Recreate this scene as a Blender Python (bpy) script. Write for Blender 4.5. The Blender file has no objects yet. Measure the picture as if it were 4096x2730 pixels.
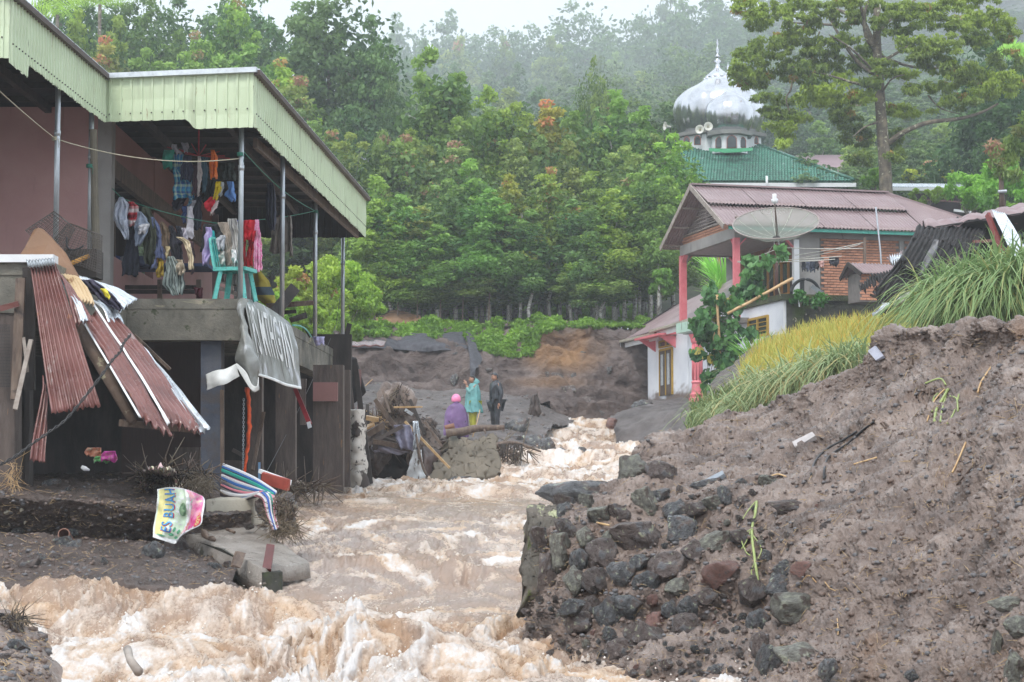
import bpy,bmesh,math,random
import numpy as np
from mathutils import Vector,Matrix,Euler
from mathutils.bvhtree import BVHTree
R=math.radians
random.seed(7)
C=bpy.context.scene.collection
SC=bpy.context.scene
# ---------------------------------------------------------------- camera
FPX=7964.0                       # focal length in photograph pixels (70 mm on 36 mm, 4096 px wide)
PITCH=math.atan(595.0/FPX)
cam=bpy.data.cameras.new('camera');cam.lens=70.0;cam.sensor_width=36.0
cam.clip_start=0.1;cam.clip_end=3000
camo=bpy.data.objects.new('camera',cam);C.objects.link(camo)
camo.location=(0,0,0);camo.rotation_euler=(R(90)+PITCH,0,0)
SC.camera=camo
# ---------------------------------------------------------------- sky, sun, exposure
w=bpy.data.worlds.new('World');SC.world=w;w.use_nodes=True
nt=w.node_tree;nt.nodes.clear()
o_=nt.nodes.new('ShaderNodeOutputWorld');bg=nt.nodes.new('ShaderNodeBackground')
sky=nt.nodes.new('ShaderNodeTexSky');sky.sky_type='NISHITA';sky.sun_disc=False
sky.sun_elevation=R(52);sky.sun_rotation=R(200);sky.air_density=1.6;sky.dust_density=4.0
hs=nt.nodes.new('ShaderNodeMixRGB');hs.blend_type='MIX';hs.inputs[0].default_value=0.82
hs.inputs[2].default_value=(8.6,9.3,10.0,1)      # the even white of a closed cloud deck over the clear sky
nt.links.new(sky.outputs[0],hs.inputs[1]);nt.links.new(hs.outputs[0],bg.inputs[0])
bg.inputs[1].default_value=0.08
nt.links.new(bg.outputs[0],o_.inputs[0])
sun=bpy.data.lights.new('sun','SUN');sun.energy=1.45;sun.angle=R(18);sun.color=(1,.96,.9)
suno=bpy.data.objects.new('sun',sun);C.objects.link(suno)
suno.rotation_euler=(R(38),0,R(-20))
SC.view_settings.view_transform='Standard';SC.view_settings.look='None'
SC.view_settings.gamma=1.0;SC.view_settings.use_curve_mapping=False
SC.view_settings.exposure=1.25
SC.cycles.max_bounces=6;SC.cycles.diffuse_bounces=3;SC.cycles.glossy_bounces=2
SC.cycles.transmission_bounces=3;SC.cycles.volume_bounces=2;SC.cycles.transparent_max_bounces=8
SC.cycles.use_denoising=True;SC.cycles.use_adaptive_sampling=True;SC.cycles.adaptive_threshold=0.02
HAZE=0.00105
SC.cycles.volume_step_rate=4.0;SC.cycles.sample_clamp_indirect=4.0

# ---------------------------------------------------------------- helpers: points
CP,SP=math.cos(PITCH),math.sin(PITCH)
def W(px,py,Y):
 """the point seen at photograph pixel (px, py) that stands Y metres ahead"""
 cx=(px-2048)/FPX;cy=(1365-py)/FPX
 dy=CP-cy*SP;dz=SP+cy*CP
 s=Y/dy
 return Vector((cx*s,Y,dz*s))
def ray(px,py):
 return (W(px,py,1.0)).normalized()
# ---------------------------------------------------------------- helpers: noise
def _h(ix,iy,iz,s):
 h=(ix*374761393+iy*668265263+iz*2147483647+s*974711) & 0xffffffff
 h=((h ^ (h >> 13))*1274126177) & 0xffffffff
 h=((h ^ (h >> 15))*2246822519) & 0xffffffff
 return (h ^ (h >> 16)) & 0xffffffff
_G=np.array([[math.sqrt(max(0,1-z*z))*math.cos(t),math.sqrt(max(0,1-z*z))*math.sin(t),z]
      for t,z in [(i*2.39996,1-2*(i+.5)/64) for i in range(64)]])
def pn(x,y,z,seed=0):
 x=np.asarray(x,float);y=np.asarray(y,float)+0*x;z=np.asarray(z,float)+0*x
 ix=np.floor(x).astype(np.int64);iy=np.floor(y).astype(np.int64);iz=np.floor(z).astype(np.int64)
 fx=x-ix;fy=y-iy;fz=z-iz
 u=fx**3*(fx*(fx*6-15)+10);v=fy**3*(fy*(fy*6-15)+10);q=fz**3*(fz*(fz*6-15)+10)
 r=0
 for a in (0,1):
  for b in (0,1):
   for c in (0,1):
    g=_G[_h(ix+a,iy+b,iz+c,seed) & 63]
    d=g[...,0]*(fx-a)+g[...,1]*(fy-b)+g[...,2]*(fz-c)
    r=r+d*(u if a else 1-u)*(v if b else 1-v)*(q if c else 1-q)
 return r*1.6
def fbm(x,y,z,octv=4,seed=0,gain=.5,kind=0):
 r=0;a=1;f=1
 for i in range(octv):
  n=pn(x*f,y*f,z*f,seed+i*17)
  if kind == 1:n=np.abs(n)*2-.5
  if kind == 2:n=.5-np.abs(n)*2
  r=r+a*n;a *= gain;f *= 2.07
 return r
# ---------------------------------------------------------------- helpers: objects
def tag(o,label=None,cat=None,group=None,kind=None):
 if label:o['label']=label
 if cat:o['category']=cat
 if group:o['group']=group
 if kind:o['kind']=kind
 return o
def thing(name,label,cat,loc=(0,0,0),group=None,rotz=0):
 o=bpy.data.objects.new(name,None);C.objects.link(o);o.empty_display_size=.2
 o.location=loc;o.rotation_euler=(0,0,rotz)
 return tag(o,label,cat,group)
def adopt(o,p):
 o.parent=p
 q=p;m=Matrix.Identity(4)
 chain=[]
 while q is not None:
  chain.append(q);q=q.parent
 for q in reversed(chain):
  m=m @ (q.matrix_parent_inverse if q.parent else Matrix.Identity(4)) @ Matrix.LocRotScale(q.location,q.rotation_euler,q.scale)
 o.matrix_parent_inverse=m.inverted()
 return o
def mesh(name,V,F,mat=None,smooth=False):
 me=bpy.data.meshes.new(name)
 V=np.asarray(V,dtype=np.float32).reshape(-1,3)
 if isinstance(F,np.ndarray):
  k=F.shape[1];n=F.shape[0]
  me.vertices.add(len(V));me.vertices.foreach_set('co',V.ravel())
  me.loops.add(n*k);me.loops.foreach_set('vertex_index',F.astype(np.int32).ravel())
  me.polygons.add(n);me.polygons.foreach_set('loop_start',np.arange(0,n*k,k,dtype=np.int32))
  me.update(calc_edges=True)
 else:
  me.from_pydata([tuple(map(float,v)) for v in V],[],[tuple(f) for f in F]);me.update()
 if smooth:me.polygons.foreach_set('use_smooth',[True]*len(me.polygons))
 if mat:me.materials.append(mat)
 return me
def ob(name,me,parent=None,world=True):
 o=bpy.data.objects.new(name,me);C.objects.link(o)
 if parent is not None:
  if world:adopt(o,parent)
  else:o.parent=parent
 return o
def mk(name,V,F,mat,parent=None,smooth=False,label=None,cat=None,group=None,kind=None,solid=0):
 o=ob(name,mesh(name,V,F,mat,smooth),parent)
 if solid:
  md=o.modifiers.new('thickness','SOLIDIFY');md.thickness=solid;md.offset=0
 return tag(o,label,cat,group,kind)
def gridF(nv,nu):
 i=np.arange(nv-1)[:,None]*nu+np.arange(nu-1)[None,:]
 return np.stack([i,i+1,i+nu+1,i+nu],-1).reshape(-1,4)
def set_uv(me,UV):
 l=me.uv_layers.new(name='UVMap')
 vi=np.empty(len(me.loops),dtype=np.int32);me.loops.foreach_get('vertex_index',vi)
 l.data.foreach_set('uv',np.asarray(UV,dtype=np.float32)[vi].ravel())
def set_attr(me,name,vals,dom='POINT'):
 a=me.attributes.new(name,'FLOAT',dom);a.data.foreach_set('value',np.asarray(vals,dtype=np.float32).ravel())
def cr(P,t):
 """Catmull-Rom through rows of points P[k, ...] at t in [0, k-1]"""
 P=np.asarray(P,float);n=len(P)
 t=np.clip(np.asarray(t,float),0,n-1-1e-9);i=t.astype(int);f=t-i
 g=lambda j:P[np.clip(j,0,n-1)]
 f=f.reshape(f.shape+(1,)*(P.ndim-1))
 a,b,c,d=g(i-1),g(i),g(i+1),g(i+2)
 return .5*((2*b)+(-a+c)*f+(2*a-5*b+4*c-d)*f**2+(-a+3*b-3*c+d)*f**3)
def resamp(line,n):
 """a pixel polyline [(px, py, Y), ...] as n points evenly spread in px/py"""
 P=np.array(line,float);d=np.r_[0,np.cumsum(np.hypot(np.diff(P[:,0]),np.diff(P[:,1]))+1e-6)]
 t=np.linspace(0,d[-1],n)
 return np.stack([np.interp(t,d,P[:,k]) for k in range(3)],-1)
def loft(rows,nu,nv,linear=False):
 """rows of pixel polylines -> grid of world points [nv, nu, 3]"""
 K=[np.array([W(*p) for p in resamp(r,60)]) for r in rows]
 K=np.array(K)
 t=np.linspace(0,len(K)-1,nv)
 if linear:
  i=np.clip(t.astype(int),0,len(K)-2);f=(t-i)[:,None,None];G=K[i]*(1-f)+K[i+1]*f
 else:G=cr(K,t)
 u=np.linspace(0,K.shape[1]-1,nu)
 G=cr(G.transpose(1,0,2),u).transpose(1,0,2)
 return G
def normals(G):
 du=np.gradient(G,axis=1);dv=np.gradient(G,axis=0)
 n=np.cross(du,dv);return n/(np.linalg.norm(n,axis=-1,keepdims=True)+1e-9)
def rough(G,amp,scale,octv=5,seed=0,kind=0,gain=.5,facecam=True):
 N=normals(G)
 if facecam:
  s=np.sign(-(N[...,1])+.8*N[...,2]);s[s == 0]=1;N=N*s[...,None]
 d=fbm(G[...,0]*scale,G[...,1]*scale,G[...,2]*scale,octv,seed,gain,kind)
 return G+N*(amp*d)[...,None]
def sheet(name,G,mat,parent=None,smooth=True,solid=0,**kw):
 nv,nu=G.shape[:2]
 me=mesh(name,G.reshape(-1,3),gridF(nv,nu),mat,smooth)
 U,V_=np.meshgrid(np.linspace(0,1,nu),np.linspace(0,1,nv));set_uv(me,np.stack([U,V_],-1).reshape(-1,2))
 o=ob(name,me,parent)
 if solid:
  md=o.modifiers.new('thickness','SOLIDIFY');md.thickness=solid;md.offset=0
 return tag(o,**kw) if kw else o
def bvh_of(G):
 nv,nu=G.shape[:2]
 return BVHTree.FromPolygons([tuple(p) for p in G.reshape(-1,3)],[tuple(f) for f in gridF(nv,nu)])
def hit(bvh,px,py):
 p,n,i,d=bvh.ray_cast(Vector((0,0,0)),ray(px,py))
 if p is None:return None,None
 if n.dot(p)>0:n=-n
 return p,n
_CF=[(0,1,3,2),(4,6,7,5),(0,4,5,1),(2,3,7,6),(0,2,6,4),(1,5,7,3)]
def box_vf(c,s,M3=None,jit=0):
 V=[]
 for x in (-.5,.5):
  for y in (-.5,.5):
   for z in (-.5,.5):
    v=Vector((x*s[0],y*s[1],z*s[2]))
    if jit:v += Vector([random.uniform(-jit,jit) for _ in range(3)])
    if M3 is not None:v=M3 @ v
    V.append(Vector(c)+v)
 return V,_CF
class MB:
 def __init__(s):s.V=[];s.F=[]
 def add(s,V,F):
  k=len(s.V);s.V += [tuple(v) for v in V];s.F += [tuple(i+k for i in f) for f in F];return s
 def box(s,c,d,M3=None,jit=0):return s.add(*box_vf(c,d,M3,jit))
 def beam(s,a,b,wd,ht,up=(0,0,1),jit=0):
  a=Vector(a);b=Vector(b);x=(b-a);L=x.length;x.normalize()
  z=Vector(up);y=z.cross(x)
  if y.length<1e-3:y=Vector((0,1,0)).cross(x)
  y.normalize();z=x.cross(y)
  return s.box((a+b)/2,(L,wd,ht),Matrix((x,y,z)).transposed(),jit)
 def tube(s,pts,r,n=8,cap=True):
  V,F=tube_vf(pts,r,n,cap);return s.add(V,F)
 def lathe(s,prof,c,n=16,M3=None):
  V=[];F=[]
  for (r,z) in prof:
   for k in range(n):
    a=2*math.pi*k/n;v=Vector((r*math.cos(a),r*math.sin(a),z))
    if M3 is not None:v=M3 @ v
    V.append(Vector(c)+v)
  for i in range(len(prof)-1):
   for k in range(n):
    F.append((i*n+k,i*n+(k+1) % n,(i+1)*n+(k+1) % n,(i+1)*n+k))
  return s.add(V,F)
 def poly(s,pts,th=0,dirn=None):
  """flat polygon given thickness th along dirn"""
  n=len(pts);P=[Vector(p) for p in pts]
  if not th:return s.add(P,[tuple(range(n))])
  nn=Vector(dirn).normalized()*th if dirn is not None else (P[1]-P[0]).cross(P[2]-P[0]).normalized()*th
  return s.add(P+[p+nn for p in P],[tuple(range(n))[::-1],tuple(range(n,2*n))]+[(i,(i+1) % n,(i+1) % n+n,i+n) for i in range(n)])
 def build(s,name,mat,parent=None,smooth=False,**kw):
  return mk(name,s.V,s.F,mat,parent,smooth,**kw)
def tube_vf(pts,r,n=8,cap=True):
 P=[Vector(p) for p in pts];V=[];F=[]
 m=len(P);ref=None
 for i,p in enumerate(P):
  d=(P[min(i+1,m-1)]-P[max(i-1,0)]).normalized()
  if ref is None:ref=Vector((0,0,1)) if abs(d.z)<.9 else Vector((1,0,0))
  x=ref.cross(d).normalized();y=d.cross(x);ref=y if False else ref
  rr=r[i] if isinstance(r,(list,tuple)) else r
  for k in range(n):
   a=2*math.pi*k/n;V.append(p+(x*math.cos(a)+y*math.sin(a))*rr)
 for i in range(m-1):
  for k in range(n):
   F.append((i*n+k,i*n+(k+1) % n,(i+1)*n+(k+1) % n,(i+1)*n+k))
 if cap:F += [tuple(range(n))[::-1],tuple(range((m-1)*n,m*n))]
 return V,F
def sagline(a,b,sag,n=14):
 a=Vector(a);b=Vector(b)
 return [a.lerp(b,i/n)-Vector((0,0,sag*4*(i/n)*(1-i/n))) for i in range(n+1)]
def wob(pts,amp,seed=0):
 r=random.Random(seed)
 return [Vector(p)+Vector([r.uniform(-amp,amp) for _ in range(3)])*(0 if i in (0,len(pts)-1) else 1) for i,p in enumerate(pts)]
# ---------------------------------------------------------------- materials
def _n(nt,t,**kw):
 n=nt.nodes.new('ShaderNode'+t)
 for k,v in kw.items():setattr(n,k,v)
 return n
def mapping(nt,coord,stretch):
 if coord == 'pos':g=_n(nt,'NewGeometry');out=g.outputs['Position']
 else:
  g=_n(nt,'TexCoord');out=g.outputs['UV' if coord == 'uv' else 'Object']
 m=_n(nt,'Mapping');m.inputs['Scale'].default_value=stretch;nt.links.new(out,m.inputs[0]);return m.outputs[0]
def noise(nt,vec,scale,detail=6,rough_=.55,dist=0):
 n=_n(nt,'TexNoise');n.inputs['Scale'].default_value=scale;n.inputs['Detail'].default_value=detail
 n.inputs['Roughness'].default_value=rough_;n.inputs['Distortion'].default_value=dist
 nt.links.new(vec,n.inputs['Vector']);return n.outputs['Fac']
def ramp(nt,fac,stops):
 r=_n(nt,'ValToRGB');e=r.color_ramp.elements
 while len(e)<len(stops):e.new(.5)
 for i,(p,c) in enumerate(stops):
  e[i].position=p;e[i].color=(tuple(c)+(1,)) if not isinstance(c,(int,float)) else (c,c,c,1)
 nt.links.new(fac,r.inputs[0]);return r.outputs[0]
def mix(nt,f,a,b,blend='MIX'):
 m=_n(nt,'MixRGB',blend_type=blend)
 for i,v in enumerate((f,a,b)):
  if hasattr(v,'is_output'):nt.links.new(v,m.inputs[i])
  elif i == 0:m.inputs[0].default_value=v
  else:m.inputs[i].default_value=tuple(v)+(1,)
 return m.outputs[0]
MATS={}
def M(name,cols,scale=4,detail=8,rgh=.6,bump=.3,bscale=None,metal=0,coord='pos',stretch=(1,1,1),patches=(),
   rand=0,spec=.5,alpha=None,trans=0,nlo=.3,nhi=.7,bdist=.02,attr=None,sss=0,rnoise=0,coat=0):
 """cols: 1-4 colours along a noise; patches: (colour, scale, threshold, softness, stretch)"""
 m=bpy.data.materials.new(name);m.use_nodes=True;nt=m.node_tree;nt.nodes.clear()
 out=_n(nt,'OutputMaterial');b=_n(nt,'BsdfPrincipled');nt.links.new(b.outputs[0],out.inputs[0])
 vec=mapping(nt,coord,stretch)
 f=noise(nt,vec,scale,detail,.6)
 if len(cols) == 1:c=mix(nt,0.0,cols[0],cols[0])
 else:c=ramp(nt,f,[(nlo+(nhi-nlo)*i/(len(cols)-1),k) for i,k in enumerate(cols)])
 for p in patches:
  pc,ps,th,so=p[:4]
  v2=mapping(nt,coord,p[4] if len(p)>4 else (1,1,1))
  pf=noise(nt,v2,ps,5,.6,.3);pr=ramp(nt,pf,[(th,0),(min(1,th+so),1)])
  c=mix(nt,pr,c,pc)
 if attr:                       # (attribute, colour it fades to)
  a=_n(nt,'Attribute',attribute_name=attr[0]);c=mix(nt,a.outputs['Fac'],c,attr[1])
 if rand:
  oi=_n(nt,'ObjectInfo');mr=_n(nt,'MapRange');nt.links.new(oi.outputs['Random'],mr.inputs[0])
  mr.inputs[3].default_value=1-rand;mr.inputs[4].default_value=1+rand
  h=_n(nt,'HueSaturation');nt.links.new(mr.outputs[0],h.inputs['Value']);nt.links.new(c,h.inputs['Color']);c=h.outputs[0]
 nt.links.new(c,b.inputs['Base Color'])
 b.inputs['Metallic'].default_value=metal;b.inputs['Specular IOR Level'].default_value=spec
 b.inputs['Roughness'].default_value=rgh
 if rnoise:
  rf=noise(nt,vec,scale*1.7,4);rm=_n(nt,'MapRange');nt.links.new(rf,rm.inputs[0])
  rm.inputs[1].default_value=.3;rm.inputs[2].default_value=.7
  rm.inputs[3].default_value=max(.03,rgh-rnoise);rm.inputs[4].default_value=min(1,rgh+rnoise);nt.links.new(rm.outputs[0],b.inputs['Roughness'])
 if coat:b.inputs['Coat Weight'].default_value=coat;b.inputs['Coat Roughness'].default_value=.15
 if bump:
  bf=noise(nt,vec,bscale or scale*5,8,.65);bp=_n(nt,'Bump');bp.inputs['Strength'].default_value=bump
  bp.inputs['Distance'].default_value=bdist;nt.links.new(bf,bp.inputs['Height']);nt.links.new(bp.outputs[0],b.inputs['Normal'])
 if sss:b.inputs['Subsurface Weight'].default_value=sss;b.inputs['Subsurface Radius'].default_value=(.05,.03,.02)
 if trans:
  tr=_n(nt,'BsdfTranslucent');nt.links.new(c,tr.inputs[0]);mx=_n(nt,'MixShader');mx.inputs[0].default_value=trans
  nt.links.new(b.outputs[0],mx.inputs[1]);nt.links.new(tr.outputs[0],mx.inputs[2]);nt.links.new(mx.outputs[0],out.inputs[0])
 if alpha is not None:
  if isinstance(alpha,(int,float)):b.inputs['Alpha'].default_value=alpha
 MATS[name]=m
 return m
mud=M('wet_volcanic_mud',[(.088,.062,.050),(.18,.132,.110),(.26,.20,.17),(.35,.28,.245)],2.3,12,.38,1,22,nlo=.32,nhi=.72,
  patches=[((.20,.115,.065),.8,.60,.15),((.09,.066,.058),6,.62,.08),((.30,.26,.25),34,.66,.06),((.34,.22,.13),60,.70,.04)],bdist=.03,rnoise=.2,coat=.15)
mud_dark=M('dark_wet_soil',[(.035,.025,.021),(.085,.062,.053),(.14,.104,.09)],3,12,.45,.9,25,patches=[((.2,.17,.15),40,.68,.05),((.22,.13,.06),50,.71,.03)],bdist=.04,rnoise=.15)
gravel=M('grey_washed_gravel',[(.085,.07,.067),(.14,.12,.115),(.20,.175,.17)],2,14,.6,1,40,patches=[((.07,.055,.052),.6,.56,.12),((.27,.25,.24),45,.66,.05)],bdist=.05)
cliffm=M('eroded_bank_soil',[(.065,.046,.042),(.11,.082,.075),(.16,.122,.11),(.21,.165,.15)],.9,12,.75,1,9,stretch=(1,1,1.6),
     attr=('ochre',(.30,.165,.075)),patches=[((.055,.04,.037),1.3,.6,.1)],bdist=.12)
rockm=M('grey_basalt',[(.05,.05,.053),(.11,.112,.118),(.19,.195,.205)],2.2,10,.32,1,5,coord='obj',rand=.35,bdist=.06,
    patches=[((.36,.39,.30),3.4,.60,.05),((.12,.088,.078),1.4,.52,.1)],rnoise=.15)
rock_brown=M('mud_coated_stone',[(.06,.046,.042),(.12,.092,.084),(.20,.165,.15)],2.2,10,.35,1,5,bdist=.06,coord='obj',rand=.3,
      patches=[((.36,.37,.26),3.2,.61,.05),((.14,.14,.15),1.3,.54,.08)],rnoise=.12)
rock_red=M('red_stone',[(.11,.06,.05),(.19,.095,.078),(.13,.09,.08)],6,8,.4,.7,16,coord='obj',rand=.25,patches=[((.09,.07,.065),5,.55,.1)])
rock_pale=M('lichened_stone',[(.09,.085,.075),(.19,.185,.16),(.40,.42,.32)],2.6,10,.4,1,5,bdist=.06,coord='obj',rand=.2,patches=[((.10,.078,.066),1.6,.52,.06)])
conc=M('stained_concrete',[(.07,.068,.055),(.15,.14,.115),(.24,.22,.18)],2.5,12,.65,.5,30,patches=[((.045,.045,.035),1.6,.52,.14),((.36,.32,.22),1.2,.63,.08,(1,1,3)),((.05,.06,.03),5,.62,.06)],rnoise=.15)
conc_pale=M('pale_concrete',[(.26,.235,.18),(.36,.325,.26),(.44,.40,.33)],2.5,12,.6,.35,40,patches=[((.17,.15,.12),3,.6,.08,(4,4,.7)),((.10,.085,.06),8,.7,.04)])
conc_wet=M('wet_pitted_concrete',[(.20,.175,.155),(.30,.265,.235),(.38,.345,.315)],4,12,.35,.8,30,patches=[((.09,.085,.055),5,.62,.08)],rnoise=.12,bdist=.04)
cement=M('grey_cement_render',[(.2,.185,.175),(.29,.275,.26),(.36,.34,.33)],1.2,10,.8,.2,30,patches=[((.13,.12,.115),1.5,.62,.12,(2,2,.5))])
plaster_pink=M('pink_painted_plaster',[(.40,.215,.205),(.47,.26,.25),(.52,.31,.29)],.8,8,.6,.15,20,patches=[((.30,.17,.16),2,.62,.2,(3,3,.4))])
plaster_red=M('brownish_pink_plaster',[(.20,.095,.085),(.27,.13,.12),(.31,.16,.15)],.9,8,.65,.15,20)
white_wall=M('mud_spattered_whitewash',[(.66,.68,.74),(.76,.78,.83),(.82,.84,.88)],.8,8,.55,.15,14,patches=[((.26,.21,.17),16,.70,.02),((.5,.5,.52),1.3,.66,.2,(2,2,.5))],attr=('mudup',(.20,.155,.135)))
white_paint=M('white_paint',[(.70,.71,.73),(.80,.81,.83)],3,6,.45,.1,20,patches=[((.4,.38,.33),5,.7,.1)])
pink_paint=M('rose_pink_paint',[(.60,.13,.16),(.70,.18,.21),(.74,.24,.27)],3,8,.45,.15,30,patches=[((.45,.3,.28),7,.68,.06)])
mint=M('mint_green_paint',[(.38,.56,.46),(.50,.66,.57)],4,8,.5,.2,20,patches=[((.12,.14,.09),5,.6,.08,(3,3,.6))])
fasc=M('pale_green_steel',[(.55,.64,.44),(.60,.69,.49),(.63,.71,.52)],1.0,8,.38,.05,20,patches=[((.36,.31,.19),7,.64,.06,(2.5,2.5,.3)),((.44,.50,.35),2,.55,.15,(3,3,.3)),((.20,.15,.10),12,.72,.03,(3,3,.5))],rnoise=.1)
galv=M('galvanised_steel',[(.30,.33,.35),(.42,.45,.48),(.52,.56,.60)],8,6,.38,.1,30,metal=.6,stretch=(1,1,.3),patches=[((.24,.15,.09),6,.72,.05)],rnoise=.1)
zinc=M('bright_zinc',[(.52,.56,.60),(.66,.70,.75),(.80,.84,.88)],5,6,.30,.15,14,metal=.55,patches=[((.25,.17,.12),4,.64,.08)],rnoise=.12)
rust=M('brown_painted_tin',[(.12,.042,.036),(.175,.065,.056),(.235,.10,.09)],2.2,8,.30,.12,12,patches=[((.26,.19,.18),5,.66,.05,(1,1,.6)),((.30,.31,.31),2.4,.69,.03),((.32,.13,.05),3.4,.66,.07)],rnoise=.1,coat=.2)
roofp=M('purple_brown_roofing',[(.215,.150,.155),(.265,.19,.195),(.31,.235,.24)],.8,8,.38,.06,20,patches=[((.17,.10,.10),1.5,.68,.1),((.36,.28,.30),2.5,.68,.1)],rnoise=.08)
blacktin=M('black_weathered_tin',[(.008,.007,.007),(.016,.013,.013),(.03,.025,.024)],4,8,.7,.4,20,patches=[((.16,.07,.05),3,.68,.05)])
blackm=M('dark_timber_and_shade',[(.016,.012,.011),(.032,.025,.022),(.055,.042,.036)],3,8,.7,.4,20,stretch=(2,2,.6))  # dark timber colour, also used to paint the shade of hollows and interiors
wood=M('weathered_wood',[(.07,.045,.034),(.125,.085,.062),(.20,.145,.11)],6,8,.6,.5,24,stretch=(2.5,2.5,.5),patches=[((.05,.035,.03),4,.58,.1)])
wood_pale=M('grey_pale_wood',[(.20,.165,.14),(.32,.27,.235),(.42,.37,.33)],7,8,.6,.4,30,patches=[((.12,.09,.075),5,.6,.1)])
wood_mud=M('mud_soaked_plank',[(.055,.040,.034),(.095,.070,.060),(.14,.108,.093)],4,8,.55,.5,22,stretch=(2.5,2.5,.4),patches=[((.32,.17,.075),5,.66,.08,(3,3,.6))])
bamboo=M('bamboo',[(.42,.25,.11),(.55,.36,.18),(.62,.44,.24)],9,5,.4,.2,30)
bark=M('tree_bark',[(.07,.055,.045),(.14,.115,.09),(.22,.19,.15)],6,8,.8,.8,18,coord='obj',patches=[((.42,.43,.36),7,.62,.05)])
bark_white=M('pale_spotted_bark',[(.16,.14,.12),(.42,.40,.37),(.6,.59,.56)],9,8,.8,.5,24,coord='obj',nlo=.38,nhi=.6)
barkbig=M('lichened_bark',[(.06,.048,.038),(.15,.125,.095),(.26,.22,.15)],4,8,.85,.8,12,patches=[((.50,.50,.36),5,.60,.05)])
bluecol=M('dark_blue_painted_pillar',[(.035,.045,.07),(.06,.072,.105),(.10,.105,.125)],2,8,.5,.3,20,patches=[((.075,.058,.05),1.2,.5,.14)])
teal=M('teal_plastic',[(.06,.36,.32),(.10,.48,.43),(.16,.55,.50)],12,8,.35,.1,30,patches=[((.05,.10,.09),9,.60,.1)])
def plain(name,c,rgh=.6,**kw):
 d=dict(scale=10,detail=6,bump=.15);d.update(kw)
 return M(name,[tuple(x*.8 for x in c),tuple(c),tuple(min(1,x*1.15) for x in c)],rgh=rgh,**d)
black=plain('black_cable',(.02,.02,.022),.4)
# ================================================================ LAND
# river level by distance
RY=np.array([9,12,16,18,20,22,25,30,33,38,42,46,50,55,62,70,78,90])
RZ=np.array([-1.5,-1.46,-1.40,-1.30,-1.12,-.90,-.62,-.22,.0,.06,.14,.50,.86,1.22,1.85,2.65,3.4,4.4])
def rz(Y):return np.interp(Y,RY,RZ)
def far_Y(Y):return Y if Y <= 110 else 110+(Y-110)*5.0
def terrain_z(x,Y):
 Yn=np.asarray(Y,float);Y=np.where(Yn>110,110+(Yn-110)/5.0,Yn);sc_=Yn/Y
 x=np.asarray(x,float)/sc_
 z=np.interp(Y,[70,74,90,110,150,200,260,340,460],[5.6,6.1,8.5,12,19,28,39,50,58])
 a=x/Y
 z=z+np.clip(-a-.05,0,1)*np.clip(Y-75,0,400)*.55
 z=z+np.clip(a-.07,0,1)*np.clip(Y-105,0,400)*1.1
 return sc_*np.where(z>90,90+20*np.tanh((z-90)/20),z)
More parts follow.
